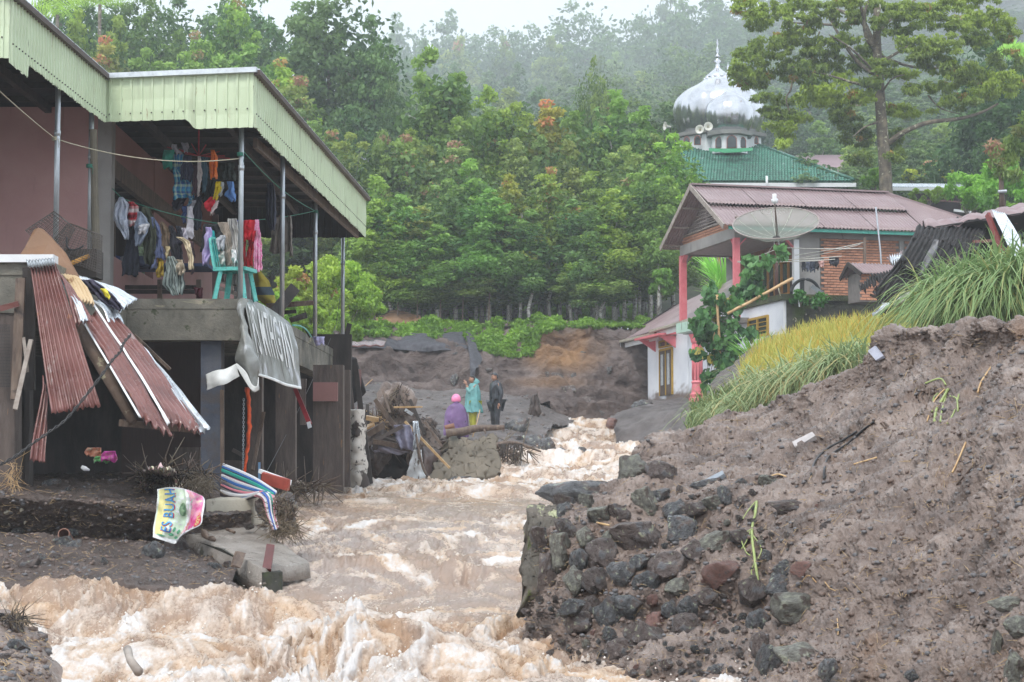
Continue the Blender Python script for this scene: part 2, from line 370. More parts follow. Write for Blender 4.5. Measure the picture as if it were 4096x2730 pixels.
# ---- river
def build_river():
 py=np.linspace(0,1,660)
 Yr=8.6*(82/8.6)**(py**1.22)
 px=np.linspace(-300,3250,860)
 X=(px[None,:]-2048)/FPX*Yr[:,None];Y=np.repeat(Yr[:,None],len(px),1)
 Z=rz(Y).copy()
 near=np.clip((20.5-Y)/3.5,0,1);near=near*near*(3-2*near)
 mid=np.clip((Y-18)/4,0,1)*np.clip((31-Y)/4,0,1)
 far=np.clip((Y-29)/5,0,1)
 # long rolls of the near rapid: a standing wave on the left, a heap bottom middle
 def bump_(x0,y0,sx,sy,h):return h*np.exp(-((X-x0)/sx)**2-((Y-y0)/sy)**2)
 Z += bump_(-4.1,18.6,.75,.55,.40)+bump_(-3.0,18.3,.7,.6,.22)+bump_(-2.2,18.6,.9,.5,.22)+bump_(-5.0,18.0,.8,.7,.22)
 Z += bump_(-1.15,15.9,.75,.8,.36)+bump_(-2.9,16.2,.9,.7,.20)+bump_(-.2,15.4,.8,.8,.14)+bump_(.55,16.9,.5,.6,.12)+bump_(-.3,18.4,.6,.5,.12)
 Z += bump_(-.55,21.9,.40,.22,.13)+bump_(-2.9,23.2,.35,.25,.12)+bump_(-1.5,22.6,.8,.25,.07)+bump_(.40,20.0,.20,.8,.22)
 Z -= bump_(.22,19.3,.3,.5,.16)
 # domain warp so the foam curls; everything is drawn out along the flow
 wx=fbm(X*.7,Y*.45,0,3,5)*.8;wy=fbm(X*.7,Y*.45,9,3,6)*.8
 fl=.35*(Y-20)*np.clip((Y-19)/6,0,1)*.25
 Xf=X+fl
 a=fbm((X+wx)*1.5,(Y+wy)*1.0,Z*0,4,11,.46,1)       # billows
 b=fbm((X+wx)*4.0,(Y+wy)*2.6,3,3,31,.5,1)
 c=fbm((X+wx)*2.4,(Y*.8+wy)*.8,5,4,41,.5,2)        # ridges
 swell=fbm(X*.5,Y*.32,2,2,91)
 fine=fbm(X*11,Y*8,2,3,77,.6,1)
 rip=fbm((Xf+wx*.4)*6.5,(Y+wy)*2.6,12,3,97,.55,2)
 patch=np.clip(.5+1.3*fbm(X*.5+7,Y*.35,4,3,57),0,1)
 Z += near*(.115*a+.055*b+.05*swell+.024*fine)*(.5+.7*patch)
 Z += mid*(.030*c+.014*b*patch+.06*swell+.030*rip+.007*fine)
 st=np.clip((Y-31)/12,0,1)
 Z += far*(.055*a*(1+.6*st)+.022*b+.06*c+.05*swell+.02*rip)
 # steps of the torrent
 Z += far*.10*np.sin(Y*1.15+2.2*swell+X*.6)
 gx=fbm(X*2.3,Y*2,Z*2,3,61,.5);gy=fbm(X*2.3,Y*2,Z*2+5,3,62,.5)
 k=.035*near+.008+.03*far
 X2=X+gx*k*1.6;Y2=Y+gy*k*2.2
 # foam: whiter on crests and where the rapids churn; smooth brown tongues between
 streak=fbm((Xf+wx*.5)*2.2,(Y+wy)*.8,6,5,71,.62)
 foam=near*(.42+.30*b+.35*streak+.30*a)+mid*(.19+.62*streak*(.45+patch)+.22*c+.15*rip)+far*(.40+.6*streak+.22*b+.15*rip)
 tan=.5+.7*fbm((X+wx)*1.5,(Y+wy)*1.0,8,4,81,.6)-.45*a*near-.1
 V=np.stack([X2,Y2,Z],-1)
 me=mesh('river',V.reshape(-1,3),gridF(*X.shape),None,True)
 set_attr(me,'foam',np.clip(foam,0,1));set_attr(me,'tan',np.clip(tan,0,1));set_attr(me,'calm',np.clip(mid*(1-patch*.6),0,1))
 m=bpy.data.materials.new('muddy_foaming_water');m.use_nodes=True;nt=m.node_tree;nt.nodes.clear()
 out=_n(nt,'OutputMaterial');bs=_n(nt,'BsdfPrincipled');nt.links.new(bs.outputs[0],out.inputs[0])
 vec=mapping(nt,'pos',(1,.45,1))
 A=lambda s:_n(nt,'Attribute',attribute_name=s).outputs['Fac']
 brown=mix(nt,A('tan'),(.36,.262,.205),(.44,.262,.145))
 calmc=mix(nt,A('calm'),brown,(.41,.335,.30))
 peach=mix(nt,A('tan'),(.63,.52,.44),(.64,.45,.295))
 f1=noise(nt,vec,5,10,.68,.6);f2=noise(nt,vec,34,8,.75,.4)
 s=_n(nt,'Math',operation='ADD');nt.links.new(A('foam'),s.inputs[0])
 q=_n(nt,'Math',operation='MULTIPLY_ADD');nt.links.new(f1,q.inputs[0]);q.inputs[1].default_value=1.1;q.inputs[2].default_value=-.55
 nt.links.new(q.outputs[0],s.inputs[1])
 s2=_n(nt,'Math',operation='MULTIPLY_ADD');nt.links.new(f2,s2.inputs[0]);s2.inputs[1].default_value=1.15
 s3=_n(nt,'Math',operation='SUBTRACT');nt.links.new(s.outputs[0],s3.inputs[0]);s3.inputs[1].default_value=.57;nt.links.new(s3.outputs[0],s2.inputs[2])
 c1=mix(nt,ramp(nt,s2.outputs[0],[(.12,0),(.48,1)]),calmc,peach)
 c2=mix(nt,ramp(nt,s2.outputs[0],[(.46,0),(.80,1)]),c1,(.76,.72,.70))
 nt.links.new(c2,bs.inputs['Base Color'])
 rr=ramp(nt,s2.outputs[0],[(.2,.22),(.55,.5)]);nt.links.new(rr,bs.inputs['Roughness'])
 bs.inputs['Subsurface Weight'].default_value=.0
 bf=noise(nt,vec,22,9,.75,.6);bp=_n(nt,'Bump');bp.inputs['Strength'].default_value=.8;bp.inputs['Distance'].default_value=.04
 nt.links.new(bf,bp.inputs['Height']);nt.links.new(bp.outputs[0],bs.inputs['Normal'])
 me.materials.append(m)
 o=ob('river',me);tag(o,kind='structure')
 # spray thrown up from the crests
 rs=np.random.RandomState(3)
 rid=np.argwhere((near>.4));pick=rid[rs.choice(len(rid),26000)]
 hgt=a[pick[:,0],pick[:,1]]+.6*b[pick[:,0],pick[:,1]]+rs.rand(len(pick))*.4-(Y[pick[:,0],pick[:,1]]>19.5)*9
 pick=pick[np.argsort(-hgt)[:2600]]
 base=V[pick[:,0],pick[:,1]]
 jump=np.abs(rs.normal(0,1,len(pick)))[:,None]*np.array([.03,.05,.055])*(1+1.5*(rs.rand(len(pick),1)<.12))
 base=base+jump*np.stack([rs.choice([-1,1],len(pick)),rs.choice([-1,1],len(pick)),np.ones(len(pick))],-1)
 octv=np.array([(1,0,0),(-1,0,0),(0,1,0),(0,-1,0),(0,0,1),(0,0,-1)],float)
 of=np.array([(0,2,4),(2,1,4),(1,3,4),(3,0,4),(2,0,5),(1,2,5),(3,1,5),(0,3,5)])
 rad=(.0035+.011*rs.rand(len(pick))**3)
 VV=(base[:,None,:]+octv[None]*rad[:,None,None]*.8*(1+.4*rs.rand(len(pick),1,3))).reshape(-1,3)
 FF=(of[None]+6*np.arange(len(pick))[:,None,None]).reshape(-1,3)
 mk('water_spray',VV,FF,plain('spray_water',(.8,.74,.68),.2),smooth=True,kind='stuff',label='droplets of muddy spray flung up from the foaming crests',cat='spray')
build_river()
# ---- hillside
def build_hill():
 Yr=np.geomspace(73.7,1200,110);t=np.linspace(-.5,.5,110)
 X=t[None,:]*Yr[:,None];Y=np.repeat(Yr[:,None],110,1);Z=terrain_z(X,Y)+fbm(X*.08,Y*.08,0,3,3)*.9*np.clip((Y-74)/20,0,1)
 sheet('hillside',np.stack([X,Y,Z],-1),M('forest_floor',[(.02,.028,.014),(.04,.05,.024),(.07,.06,.04)],1,8,.9,.6,6),kind='structure')
 # flat base that carries everything out to the sides and under the river
 Yb=np.array([-420.,-60,-6,4,9,16,25,33,46,60,75,95]);Xb=np.array([-420.,-75,-30,-12,-6,-2,2,6,12,30,75,420])
 G=np.zeros((len(Yb),len(Xb),3));G[...,0]=Xb[None];G[...,1]=Yb[:,None];G[...,2]=np.interp(Yb,RY,RZ)[:,None]-.7
 sheet('valley_ground',G,mud_dark,kind='structure')
build_hill()
# ---- far bank of the torrent: gravel flat, scoured cliff, green lip
cl=[[(-600,1330,74),(1180,1312,75),(1500,1306,75),(1800,1296,75),(2100,1290,75),(2350,1300,75),(2600,1306,75),(3000,1330,74),(4800,1330,74)],
   [(-600,1365,72),(1180,1365,72),(1500,1352,72),(1850,1375,72),(2000,1400,72),(2150,1325,72),(2330,1318,72),(2500,1335,72),(3000,1345,72),(4800,1345,72)],
   [(-600,1420,70.5),(1180,1420,70.5),(1500,1400,70.5),(1850,1425,71),(2020,1430,71),(2150,1400,71.3),(2330,1380,71.5),(2500,1390,71.5),(3000,1400,71),(4800,1400,71)],
   [(-600,1480,69.6),(1180,1480,69.6),(1500,1480,69.6),(1850,1500,69.8),(2100,1500,70),(2330,1480,70.2),(2500,1480,70.5),(3000,1480,70),(4800,1480,70)],
   [(-600,1555,68),(1180,1555,68),(1500,1560,68),(1800,1575,68),(2100,1590,68),(2330,1600,69),(2500,1600,70),(3000,1600,70),(4800,1600,70)],
   [(-600,1640,66),(1180,1640,66),(1500,1620,66),(1800,1625,66),(2100,1640,66),(2330,1690,68),(2500,1700,69),(3000,1700,69),(4800,1700,69)]]
G=loft(cl,700,130)
G=rough(G,.55,.35,6,5,kind=2)
G=rough(G,.10,2.2,4,8)
o=sheet('eroded_river_bank',G,cliffm,kind='structure')
cx=G[...,0]/G[...,1]*FPX+2048;cz=1365-(G[...,2]*CP-G[...,1]*SP)/(G[...,1]*CP+G[...,2]*SP)*FPX
och=np.clip(1.35-np.hypot((cx-2250)/150,(cz-1400)/95),0,1)*np.clip(1+.9*fbm(G[...,0]*.8,G[...,1],G[...,2]*.8,4,9),0,1.2) \
 +.55*np.clip(1.2-np.hypot((cx-2200)/170,(cz-1530)/26),0,1)
set_attr(o.data,'ochre',np.clip(och,0,1))
BV_CLIFF=bvh_of(G)
gf=[[(1180,1560,69),(1500,1575,69),(1700,1585,69),(2000,1600,69),(2300,1640,69),(2450,1660,70)],
   [(1180,1550,64),(1440,1552,64),(1600,1558,64),(1750,1580,64),(1950,1575,64),(2080,1590,64),(2200,1640,66),(2330,1690,68)],
   [(1180,1650,60),(1500,1640,60),(1750,1640,60),(1950,1640,60),(2100,1650,60),(2230,1700,61)],
   [(1180,1760,56.5),(1500,1750,56.5),(1750,1738,56.5),(1950,1712,57),(2060,1700,57),(2200,1712,57)],
   [(1180,1850,52.5),(1500,1830,52.5),(1750,1765,54),(1900,1750,54.5),(2050,1745,55),(2180,1750,56)],
   [(1180,1960,47),(1500,1950,47),(1780,1860,50),(1960,1830,50),(2100,1810,52),(2200,1790,54)]]
G=loft(gf,240,110);G=rough(G,.16,.6,6,15);sheet('gravel_flat',G,gravel,kind='structure');BV_FLAT=bvh_of(G)
# ---- bank in front of the lower house, right of the torrent
hb=[[(2585,1600,70),(2750,1585,70),(3000,1580,66),(3300,1560,62)],
   [(2560,1628,64),(2700,1612,62),(2850,1622,60),(3000,1610,58),(3300,1590,56)],
   [(2450,1655,60),(2560,1640,59),(2700,1640,57),(2900,1650,55),(3300,1640,52)],
   [(2450,1700,58.5),(2600,1700,57),(2750,1710,55),(2900,1730,53),(3300,1740,50)],
   [(2465,1745,57.5),(2600,1750,56),(2750,1760,54),(2900,1790,52),(3300,1830,49)],
   [(2480,1800,57),(2600,1820,55.5),(2750,1830,53.5),(2900,1850,51.5),(3300,1880,48.5)]]
G=loft(hb,160,90);G=rough(G,.13,.8,6,25);sheet('house_bank',G,gravel,kind='structure');BV_HB=bvh_of(G)
# ---- field slope that carries the ripening rice and the lemongrass
fs=[[(3050,1500,57.2),(3300,1470,57),(3600,1420,56),(4000,1380,52),(4500,1340,48)],
   [(3080,1345,54),(3300,1330,53),(3600,1300,50),(3900,1290,46),(4500,1270,42)],
   [(2900,1480,49),(3100,1430,47),(3300,1400,45),(3600,1370,43),(4000,1340,40),(4500,1300,37)],
   [(2800,1600,45),(3000,1540,42),(3300,1500,40),(3600,1440,38),(4000,1400,36),(4500,1340,34)],
   [(2740,1760,42),(3000,1700,39),(3300,1640,37),(3600,1560,35),(4000,1480,34),(4500,1440,32)],
   [(2740,1900,41),(3000,1900,38),(3300,1850,36),(3600,1800,34),(4000,1700,33),(4500,1650,31)]]
G=loft(fs,160,100);G=rough(G,.12,.8,5,35);sheet('field_slope',G,mud_dark,kind='structure');BV_FIELD=bvh_of(G)
# ---- the big mud mound, right foreground
mm=[[(2500,2100,29),(2700,2000,31),(3000,1950,32),(3400,1800,32),(3600,1700,31),(4096,1600,30),(4700,1500,29)],
   [(2490,1930,24),(2530,1835,25),(2600,1762,26),(2700,1742,27),(2900,1702,28),(3100,1640,28),(3350,1555,27),(3460,1490,26.5),(3500,1380,26),(3600,1340,25.5),(3720,1332,25),(3900,1345,24),(3960,1310,23.5),(4096,1305,23),(4700,1270,22)],
   [(2450,1960,23),(2550,1880,24),(2700,1800,25),(3000,1740,26),(3300,1650,25.5),(3500,1520,24.8),(3600,1430,24.5),(4096,1400,22),(4700,1350,20)],
   [(2370,1985,21.5),(2500,1960,22),(2800,1920,22.5),(3200,1830,22.5),(3600,1700,21.5),(4096,1620,19),(4700,1580,17.5)],
   [(2160,2070,19.3),(2400,2080,19.8),(2700,2060,20),(3100,2010,19.7),(3500,1970,18.7),(4096,1930,16.5),(4700,1900,15)],
   [(2100,2200,18.3),(2350,2240,18.2),(2700,2250,18.3),(3100,2240,18),(3500,2230,16.6),(4096,2250,14.6),(4700,2250,13.5)],
   [(2090,2350,18.0),(2300,2420,17.2),(2700,2470,17.0),(3050,2480,17),(3500,2450,15.3),(4096,2500,13),(4700,2500,12)],
   [(2095,2440,17.8),(2290,2580,15.9),(2600,2660,14.6),(3000,2670,14.2),(3500,2680,13.3),(4096,2720,12),(4700,2720,11)],
   [(2110,2600,17.2),(2330,2800,15.3),(2650,2860,14.0),(3000,2880,13.6),(3500,2900,12.8),(4096,2980,11),(4700,3000,10)]]
YB=lambda x:float(np.interp(x,[2090,2300,2600,3000,3500,4096,4700],[17.8,16.6,15.6,15.2,13.6,12.2,11.2]))
mm=[[(x,y,YB(x)+(Y-YB(x))*.47) for x,y,Y in r] for r in mm]
G=loft(mm,620,430)
G=rough(G,.14,.8,3,45);G=rough(G,.05,1.6,3,44,kind=2)
G=rough(G,.034,2.6,5,46,kind=2);G=rough(G,.020,15,4,48,gain=.75);G=rough(G,.026,4,3,49,gain=.4)
BV_M=bvh_of(G[::2,::2])
ppx=G[...,0]/G[...,1]*FPX+2048;ppy=1365-(G[...,2]*CP-G[...,1]*SP)/(G[...,1]*CP+G[...,2]*SP)*FPX
msk=np.clip(1-(ppx-2750)/500,0,1)*np.clip((ppy-(2130-.30*(ppx-2100)))/80,0,1)*np.clip((2720-ppy)/60,0,1)
G[...,1] += msk*.05;G[...,2] -= msk*.01;G[...,0] += msk*.03
sheet('mud_mound',G,mud,kind='structure')
# ---- left bank: terrace of mud before the house, its face, the rubble apron
lt=[[(-900,1880,34),(0,1900,34),(500,1895,34),(900,1935,34),(1250,1960,34)],
   [(-900,1925,27),(0,1925,27),(400,1930,27),(780,1955,27),(900,1980,27),(1120,2010,27)],
   [(-900,1975,23),(0,1960,23),(300,1975,23),(620,2015,23.3),(820,2020,23.6),(1000,2035,23.8)],
   [(-900,1995,22.0),(0,1990,22.0),(300,2000,22.0),(600,2035,22.1),(820,2060,22.6),(1010,2050,23.0)],
   [(-900,2070,22.2),(0,2060,22.2),(300,2080,22.2),(600,2110,22.3),(800,2110,22.7),(1000,2120,23)],
   [(-900,2140,22.4),(0,2130,22.4),(300,2150,22.4),(600,2170,22.5),(800,2180,22.6),(1000,2190,22.9)],
   [(-900,2150,21.2),(0,2140,21.2),(300,2165,21.2),(600,2190,21.6),(760,2250,21.5),(930,2320,20.6)],
   [(-900,2230,20),(0,2230,20),(300,2250,20),(600,2270,20),(780,2290,20),(930,2340,20)],
   [(-900,2330,18.9),(0,2340,18.9),(300,2330,18.9),(600,2340,19),(850,2360,19.2),(960,2380,19.3)],
   [(-900,2640,18.4),(0,2640,18.4),(300,2640,18.4),(600,2640,18.5),(850,2640,18.6),(1000,2640,18.6)]]
G=loft(lt,330,330,linear=True);G=rough(G,.05,1.6,5,55);G=rough(G,.022,9,4,56,gain=.65)
sheet('left_bank',G,mud_dark,kind='structure');BV_L=bvh_of(G)
# rocks of the near bank bottom left
nb=[[(-900,2440,13.2),(-100,2440,13.2),(60,2470,13.2),(140,2500,13.0),(200,2600,12.8)],
   [(-900,2480,12.6),(-100,2500,12.6),(60,2530,12.6),(150,2570,12.5),(220,2660,12.4)],
   [(-900,2640,11.6),(-100,2650,11.6),(60,2660,11.6),(160,2700,11.8),(240,2780,12)],
   [(-900,2900,10.5),(-100,2900,10.5),(60,2900,10.5),(160,2900,10.8),(260,2900,11.2)]]
G=loft(nb,140,90);G=rough(G,.07,2,5,65);sheet('near_bank',G,mud,kind='structure');BV_NB=bvh_of(G)
# ================================================================ LEFT HOUSE on pillars
def rows_patch(rows,Y,nu=14,nv=18,folds=3,amp=.03,seed=0,Y1=None,tr=lambda x,y:(x,y),crumple=.012):
 """a hanging cloth given by [(y, xl, xr), ...]; folds run down it"""
 r=np.array([(tr(a[1],a[0])[1],tr(a[1],a[0])[0],tr(a[2],a[0])[0]) for a in rows],float)
 t=np.linspace(0,len(r)-1,nv);q=np.stack([np.interp(t,range(len(r)),r[:,k]) for k in range(3)],-1)
 G=np.zeros((nv,nu,3));rs=np.random.RandomState(seed);ph=rs.rand()*6
 for j in range(nv):
  for i in range(nu):
   u=i/(nu-1);v=j/(nv-1)
   yy=Y+((Y1-Y)*u if Y1 else 0)
   d=amp*math.sin(u*folds*2*math.pi+ph+v*1.3)*(.5+.7*v)+amp*.7*abs(math.sin(u*folds*4.3+2*ph+v*3))+amp*.6*math.sin(v*9+u*4+ph)
   yy += d-.03*math.sin(math.pi*u)
   G[j,i]=W(q[j,1]+(q[j,2]-q[j,1])*u,q[j,0]+(4*math.sin(u*7+ph)+3*math.sin(u*15+ph))*(v>.85),yy)
 n=fbm(G[...,0]*9,G[...,1]*9,G[...,2]*9,3,seed)
 n2=fbm(G[...,0]*22,G[...,1]*9,G[...,2]*12,2,seed,.5,1);G[...,1] += n*crumple*3.5+n2*crumple*.7;G[...,0] += n*crumple*1.1
 return G
def quadpatch(tl,tr_,br,bl,nu,nv):
 a=[np.array(W(*p)) for p in (tl,tr_,br,bl)]
 u=np.linspace(0,1,nu)[None,:,None];v=np.linspace(0,1,nv)[:,None,None]
 return (a[0]*(1-u)+a[1]*u)*(1-v)+(a[3]*(1-u)+a[2]*u)*v
def corr(G0,ribs,depth,bend=0,seed=0,ragged=0,dents=.01,trap=False):
 """corrugation across u on a patch"""
 nv,nu=G0.shape[:2];N=normals(G0);N *= np.sign(-N[...,1:2]+1e-9)
 u=np.linspace(0,1,nu)[None,:];v=np.linspace(0,1,nv)[:,None]
 if trap:
  ph=(u*ribs) % 1;w_=np.clip((.16-np.abs(ph-.5))/.05,0,1)
 else:w_=np.sin(u*ribs*2*math.pi)
 d=depth*w_+bend*np.sin(v*math.pi)+dents*fbm(G0[...,0]*2.5,G0[...,1]*2,G0[...,2]*2,4,seed)*2
 G=G0+N*d[...,None]
 if ragged:
  e=(v>.93)*fbm(u*14,u*0,u*0,3,seed)*ragged;G[...,2] += e
 return G
zf=W(962,1200,27.45).z
house=thing('pillar_house','house on concrete pillars with pale green steel fascia and washing on its open veranda','house',(-5.5,27.4,zf))
def poly3(pts,th,mat,name,parent=None,**kw):
 mb=MB();mb.poly([Vector(p) for p in pts],th,(0,0,-1));return mb.build(name,mat,parent,**kw)
xs=lambda Y:-3.68+.035*(Y-27.4)
xi=-5.3
poly3([(-14,22.95,zf),(xi,22.95,zf),(xi,27.3,zf),(xs(27.3),27.3,zf),(xs(40),40,zf),(-14,40,zf)],.14,conc,'floor_slab',house)
mb=MB();mb.box((-9.65,23.12,zf-.36),(8.7,.3,.44));mb.build('edge_beam',conc,house)
mb=MB();mb.box(((xi+xs(27.3))/2,27.46,zf-.355),(xs(27.3)-xi+.02,.3,.43),jit=.006);mb.build('edge_beam',conc,house)
mb=MB();mb.beam((xs(27.62)-.13,27.62,zf-.36),(xs(40.3)-.13,40.6,zf-.36),.26,.43);mb.build('edge_beam',conc,house)
mb=MB();mb.box((xi-.1,25.2,zf-.36),(.2,4.1,.4));mb.build('edge_beam',conc,house)
mb=MB();mb.box((-9.65,23.0,zf+.045),(8.7,.25,.09));mb.build('kerb',white_paint,house)
# roof
zr=W(1015,292,27.0).z
A0=W(40,-22,22.7);zr0=A0.z;xA=A0.x;xB=W(422,308,27.35).x;xCc=W(1015,292,27.0).x;xD=W(1462,800,38.9).x
def roofpoly(z,o):return [(-14,22.7+o,z),(xA-o,22.7+o,z),(xB-o,27.35+o,z),(xCc-o,27.0+o,z),(xD-o,38.9-o,z),(-14,38.9-o,z)]
poly3(roofpoly(zr-.12,.05),.04,blacktin,'roof_deck',house)
poly3(roofpoly(zr-.02,.03),.05,zinc,'roof_covering',house)
for k,Yk in enumerate(np.arange(24,38.8,.95)):
 xe=(xA-.15) if Yk<27 else xCc+(xD-xCc)*(Yk-27)/11.9-.15
 mb=MB();mb.box(((-14+xe)/2,Yk,zr-.21),(xe+14,.06,.08));mb.build('roof_batten',blackm,house)
for xk in (-6.6,-5.4,-4.2):
 mb=MB();y0=23 if xk<-5.5 else 27.6;mb.box((xk,(y0+38.5)/2,zr-.31),(.09,38.5-y0,.11));mb.build('rafter',blackm,house)
mb=MB();mb.beam((xCc-.13,28.2,zr-.76),(xD-.13,38.6,zr-.74),.06,.14);mb.build('rafter',wood,house)
def fascia(p0,p1,zt0,zt1,zb,pitch,seg,seed=0,jag=0,outn=None,fm=None):
 p0=Vector((p0[0],p0[1],0));p1=Vector((p1[0],p1[1],0));L=(p1-p0).length;d=(p1-p0)/L
 n=Vector((d.y,-d.x,0)) if outn is None else Vector(outn)
 nseg=max(1,round(L/seg));rs=random.Random(seed)
 for s in range(nseg):
  a=L*s/nseg;b=L*(s+1)/nseg;cols=[];nr=max(1,round((b-a)/pitch));pr=(b-a)/nr
  for r in range(nr):
   o=a+r*pr
   cols += [(o,0),(o+pr*.36,0),(o+pr*.42,.022),(o+pr*.58,.022),(o+pr*.64,0)]
  cols.append((b,0));V=[];off=.004*(s % 2)
  nz=5
  for (t,dd) in cols:
   zt=zt0+(zt1-zt0)*t/L;z2=zb(t/L)+rs.uniform(-jag,jag)
   for k in range(nz):
    q=p0+d*t+n*(dd+off+.006*math.sin(k*2.1+s*3+t));q.z=zt+(z2-zt)*k/(nz-1);V.append(q)
  F=[(i*nz+k,(i+1)*nz+k,(i+1)*nz+k+1,i*nz+k+1) for i in range(len(cols)-1) for k in range(nz-1)]
  o=mk('fascia_panel',V,F,fm or fasc,house,solid=.004)
  mbs=MB()
  for r in range(nr):
   t=a+(r+.5)*pr;zt=zt0+(zt1-zt0)*t/L;q=p0+d*t+n*(.03+off);q.z=zt-.5 if outn is None else zt-.56
   mbs.box(q,(.016,.016,.016))
  sc=mbs.build('screw',M_screw,house,kind='stuff')
M_screw=plain('dark_screw',(.05,.04,.035),.5)
zbL=lambda t:W(40+365*t,0,22.7+4.65*t).z*0+(W(40,243,22.7).z if t<.0 else W(115,300,23.3).z+.0)
zb_front=lambda t:zr-.62 if t<.56 else (zr-.62-.14*math.sin((t-.56)/.07*1.57) if t<.63 else zr-.76)
fascia((-14,22.7),(xA,22.7),zr,zr,lambda t:zr-.74,.155,.95,1,0)
fascia((xA,22.7),(xB,27.35),zr,zr,lambda t:zr-.80 if t<.17 else zr-.655+.03*(t-.17),.14,.8,2,.012,outn=(1,0,0))
fascia((xB,27.35),(xCc,27.0),zr-.02,zr,zb_front,.155,.95,3,.004)
fascia((xCc,27.0),(xD,38.9),zr,zr-.01,lambda t:zr-.74 if t<.035 else zr-.76,.15,.82,4,.014,outn=(1,-.05,0))
fascia((xD,38.95),(-9,38.95),zr-.01,zr-.01,lambda t:zr-.76,.155,.95,5,.01,outn=(0,1,0),fm=blacktin)
mb=MB()
cap=plain('white_ridge_capping',(.62,.66,.70),.3,metal=.3);capd=plain('rusted_brown_capping',(.075,.05,.042),.6)
mb.beam((xA+.01,22.66,zr+.02),(-14,22.66,zr+.02),.07,.06);mb.build('capping',capd,house)
for a,b,mm_ in (((xA+.03,22.6,zr+.0),(xB+.03,27.3,zr),capd),((xB,27.30,zr+.015),(xCc+.05,26.95,zr+.03),cap),((xCc+.05,26.97,zr+.0),(xD+.05,38.95,zr-.0),capd)):
 mb=MB();mb.beam(a,b,.085,.07);mb.build('capping',mm_,house)
 if mm_ is capd:
  mb=MB();mb.beam(Vector(a)+Vector((.02,0,.042)),Vector(b)+Vector((.02,0,.042)),.035,.016);mb.build('capping',zinc,house)
# soffit end, walls
mb=MB();mb.box((-9.7+.6,28.1,(zf+zr-.25)/2),(6.5,.14,zr-.3-zf));mb.build('wall',plaster_pink,house)
mb=MB();mb.box((-7.55,28.02,(zf+zr-.25)/2),(.34,.12,zr-.3-zf));mb.build('pilaster',plaster_pink,house)
mb=MB();mb.box((-5.79,28.15,(zf+zr-.25)/2),(.2,.26,zr-.3-zf));mb.build('column',cement,house)
# side wall of the veranda with an opening
xw=-5.92
mb=MB();mb.box((xw,37.0,(zf+zr-.25)/2),(.14,9.4,zr-.3-zf));mb.build('wall',plaster_red,house)
mb=MB();mb.box((xw-.02,30.2,zr-.63),(.16,4.2,.62));mb.build('wall',plaster_red,house)
mb=MB();mb.box((xw,30.2,zf+.4),(.13,4.2,.8));mb.build('wall',plaster_red,house)
mb=MB();mb.box((xw+.09,34.6,W(620,830,32.6).z+.02),(.1,12.6,.26));mb.build('wall_beam',wood,house)
mb=MB();mb.box((-7.0,32,zf+1.2),(.1,7.6,2.4));mb.build('inner_wall',blackm,house)  # painted near black to stand for the dim room behind the opening
fr=plain('lilac_white_frame',(.42,.40,.46),.5)
mb=MB();mb.beam(W(418,740,28.9),W(418,1085,28.9),.055,.06);mb.build('window_frame',fr,house)
mb=MB();mb.beam(W(455,800,29.6),W(455,1085,29.6),.04,.05);mb.build('window_frame',wood,house)
mb=MB();mb.tube([W(372,520,27.0),W(378,800,27.0),W(392,1150,26.9)],.055,10);mb.build('timber_post',plain('old_grey_pole',(.15,.13,.095),.7,scale=5),house)
mb=MB();mb.beam(W(990,1010,33),W(990,1200,33),.09,.09);mb.build('timber_post',plain('faded_lilac_post',(.32,.27,.29),.7),house)
mb=MB();mb.beam(W(862,860,37),W(862,1190,37),.11,.11);mb.build('timber_post',plain('grey_rose_post',(.22,.16,.155),.7),house)
# galvanised posts
for (tx,ty,bx,by,Y) in [(232,400,222,1050,25.3),(366,490,357,1122,27.0),(966,525,961,1200,27.42),(1131,635,1128,1270,30.1),(1262,768,1260,1355,34.3),(1372,880,1371,1432,39)]:
 b=W(bx,by,Y);t=W(tx,ty,Y);d=(t-b).normalized();t=b+d*((zr-.18-b.z)/d.z)
 mb=MB();mb.tube([b,b.lerp(t,.5),t],.036,12);p=mb.build('post',galv,house,True)
 mb=MB();mb.tube([b.lerp(t,.62),b.lerp(t,.645)],.043,12);mb.build('coupling',galv,p,True)
# under-storey pillars and walls
def pillar(x0,x1,y0,y1,Y,mat,dp=.3,name='pillar',lean=0):
 a=W(x0,y0,Y);b=W(x1,y0,Y);c=W(x1+lean,y1,Y);d=W(x0+lean,y1,Y);mb=MB()
 mb.poly([a,b,c,d],dp,(0,1,0));return mb.build(name,mat,house)
pillar(803,885,1330,2010,27.5,bluecol)
pillar(-120,58,1180,1960,23.0,wood_mud,.35)
pillar(990,1047,1440,1960,29.6,wood_mud,.25)
pillar(1102,1182,1440,1960,31.2,wood_mud,.2)
pillar(1252,1372,1460,1975,33.5,wood_mud,.3)
pillar(1200,1222,1555,1700,33.0,wood_mud,.1,'timber')
pillar(1252,1350,1530,1605,33.2,plaster_red,.1,'render_patch')
pillar(700,800,1790,1980,30,wood_mud,.2,'low_wall')
pillar(1373,1400,1480,1950,34.5,wood_mud,.15,'timber')
mb=MB();mb.box((-8,37.2,1.2),(10.0,.2,3.4));mb.build('back_wall',blackm,house)  # near-black colour puts the gloom of the under-storey between the pillars
pillar(486,806,1335,1960,30.5,plain('dark_red_planking',(.055,.032,.028),.7,stretch=(6,6,.4)),.1,'plank_wall')
pillar(100,118,1200,1960,24.5,blackm,.2,'timber')
for (x0,y0,x1,y1,Y,r) in [(890,1870,1000,1885,31,.02),(930,1800,1040,1860,32,.02),(888,1855,985,1858,30,.035),(1120,1530,1225,1535,32.5,.05)]:
 mb=MB();mb.beam(W(x0,y0,Y),W(x1,y1,Y),r*2,r*3);mb.build('cross_timber',wood_mud,house)
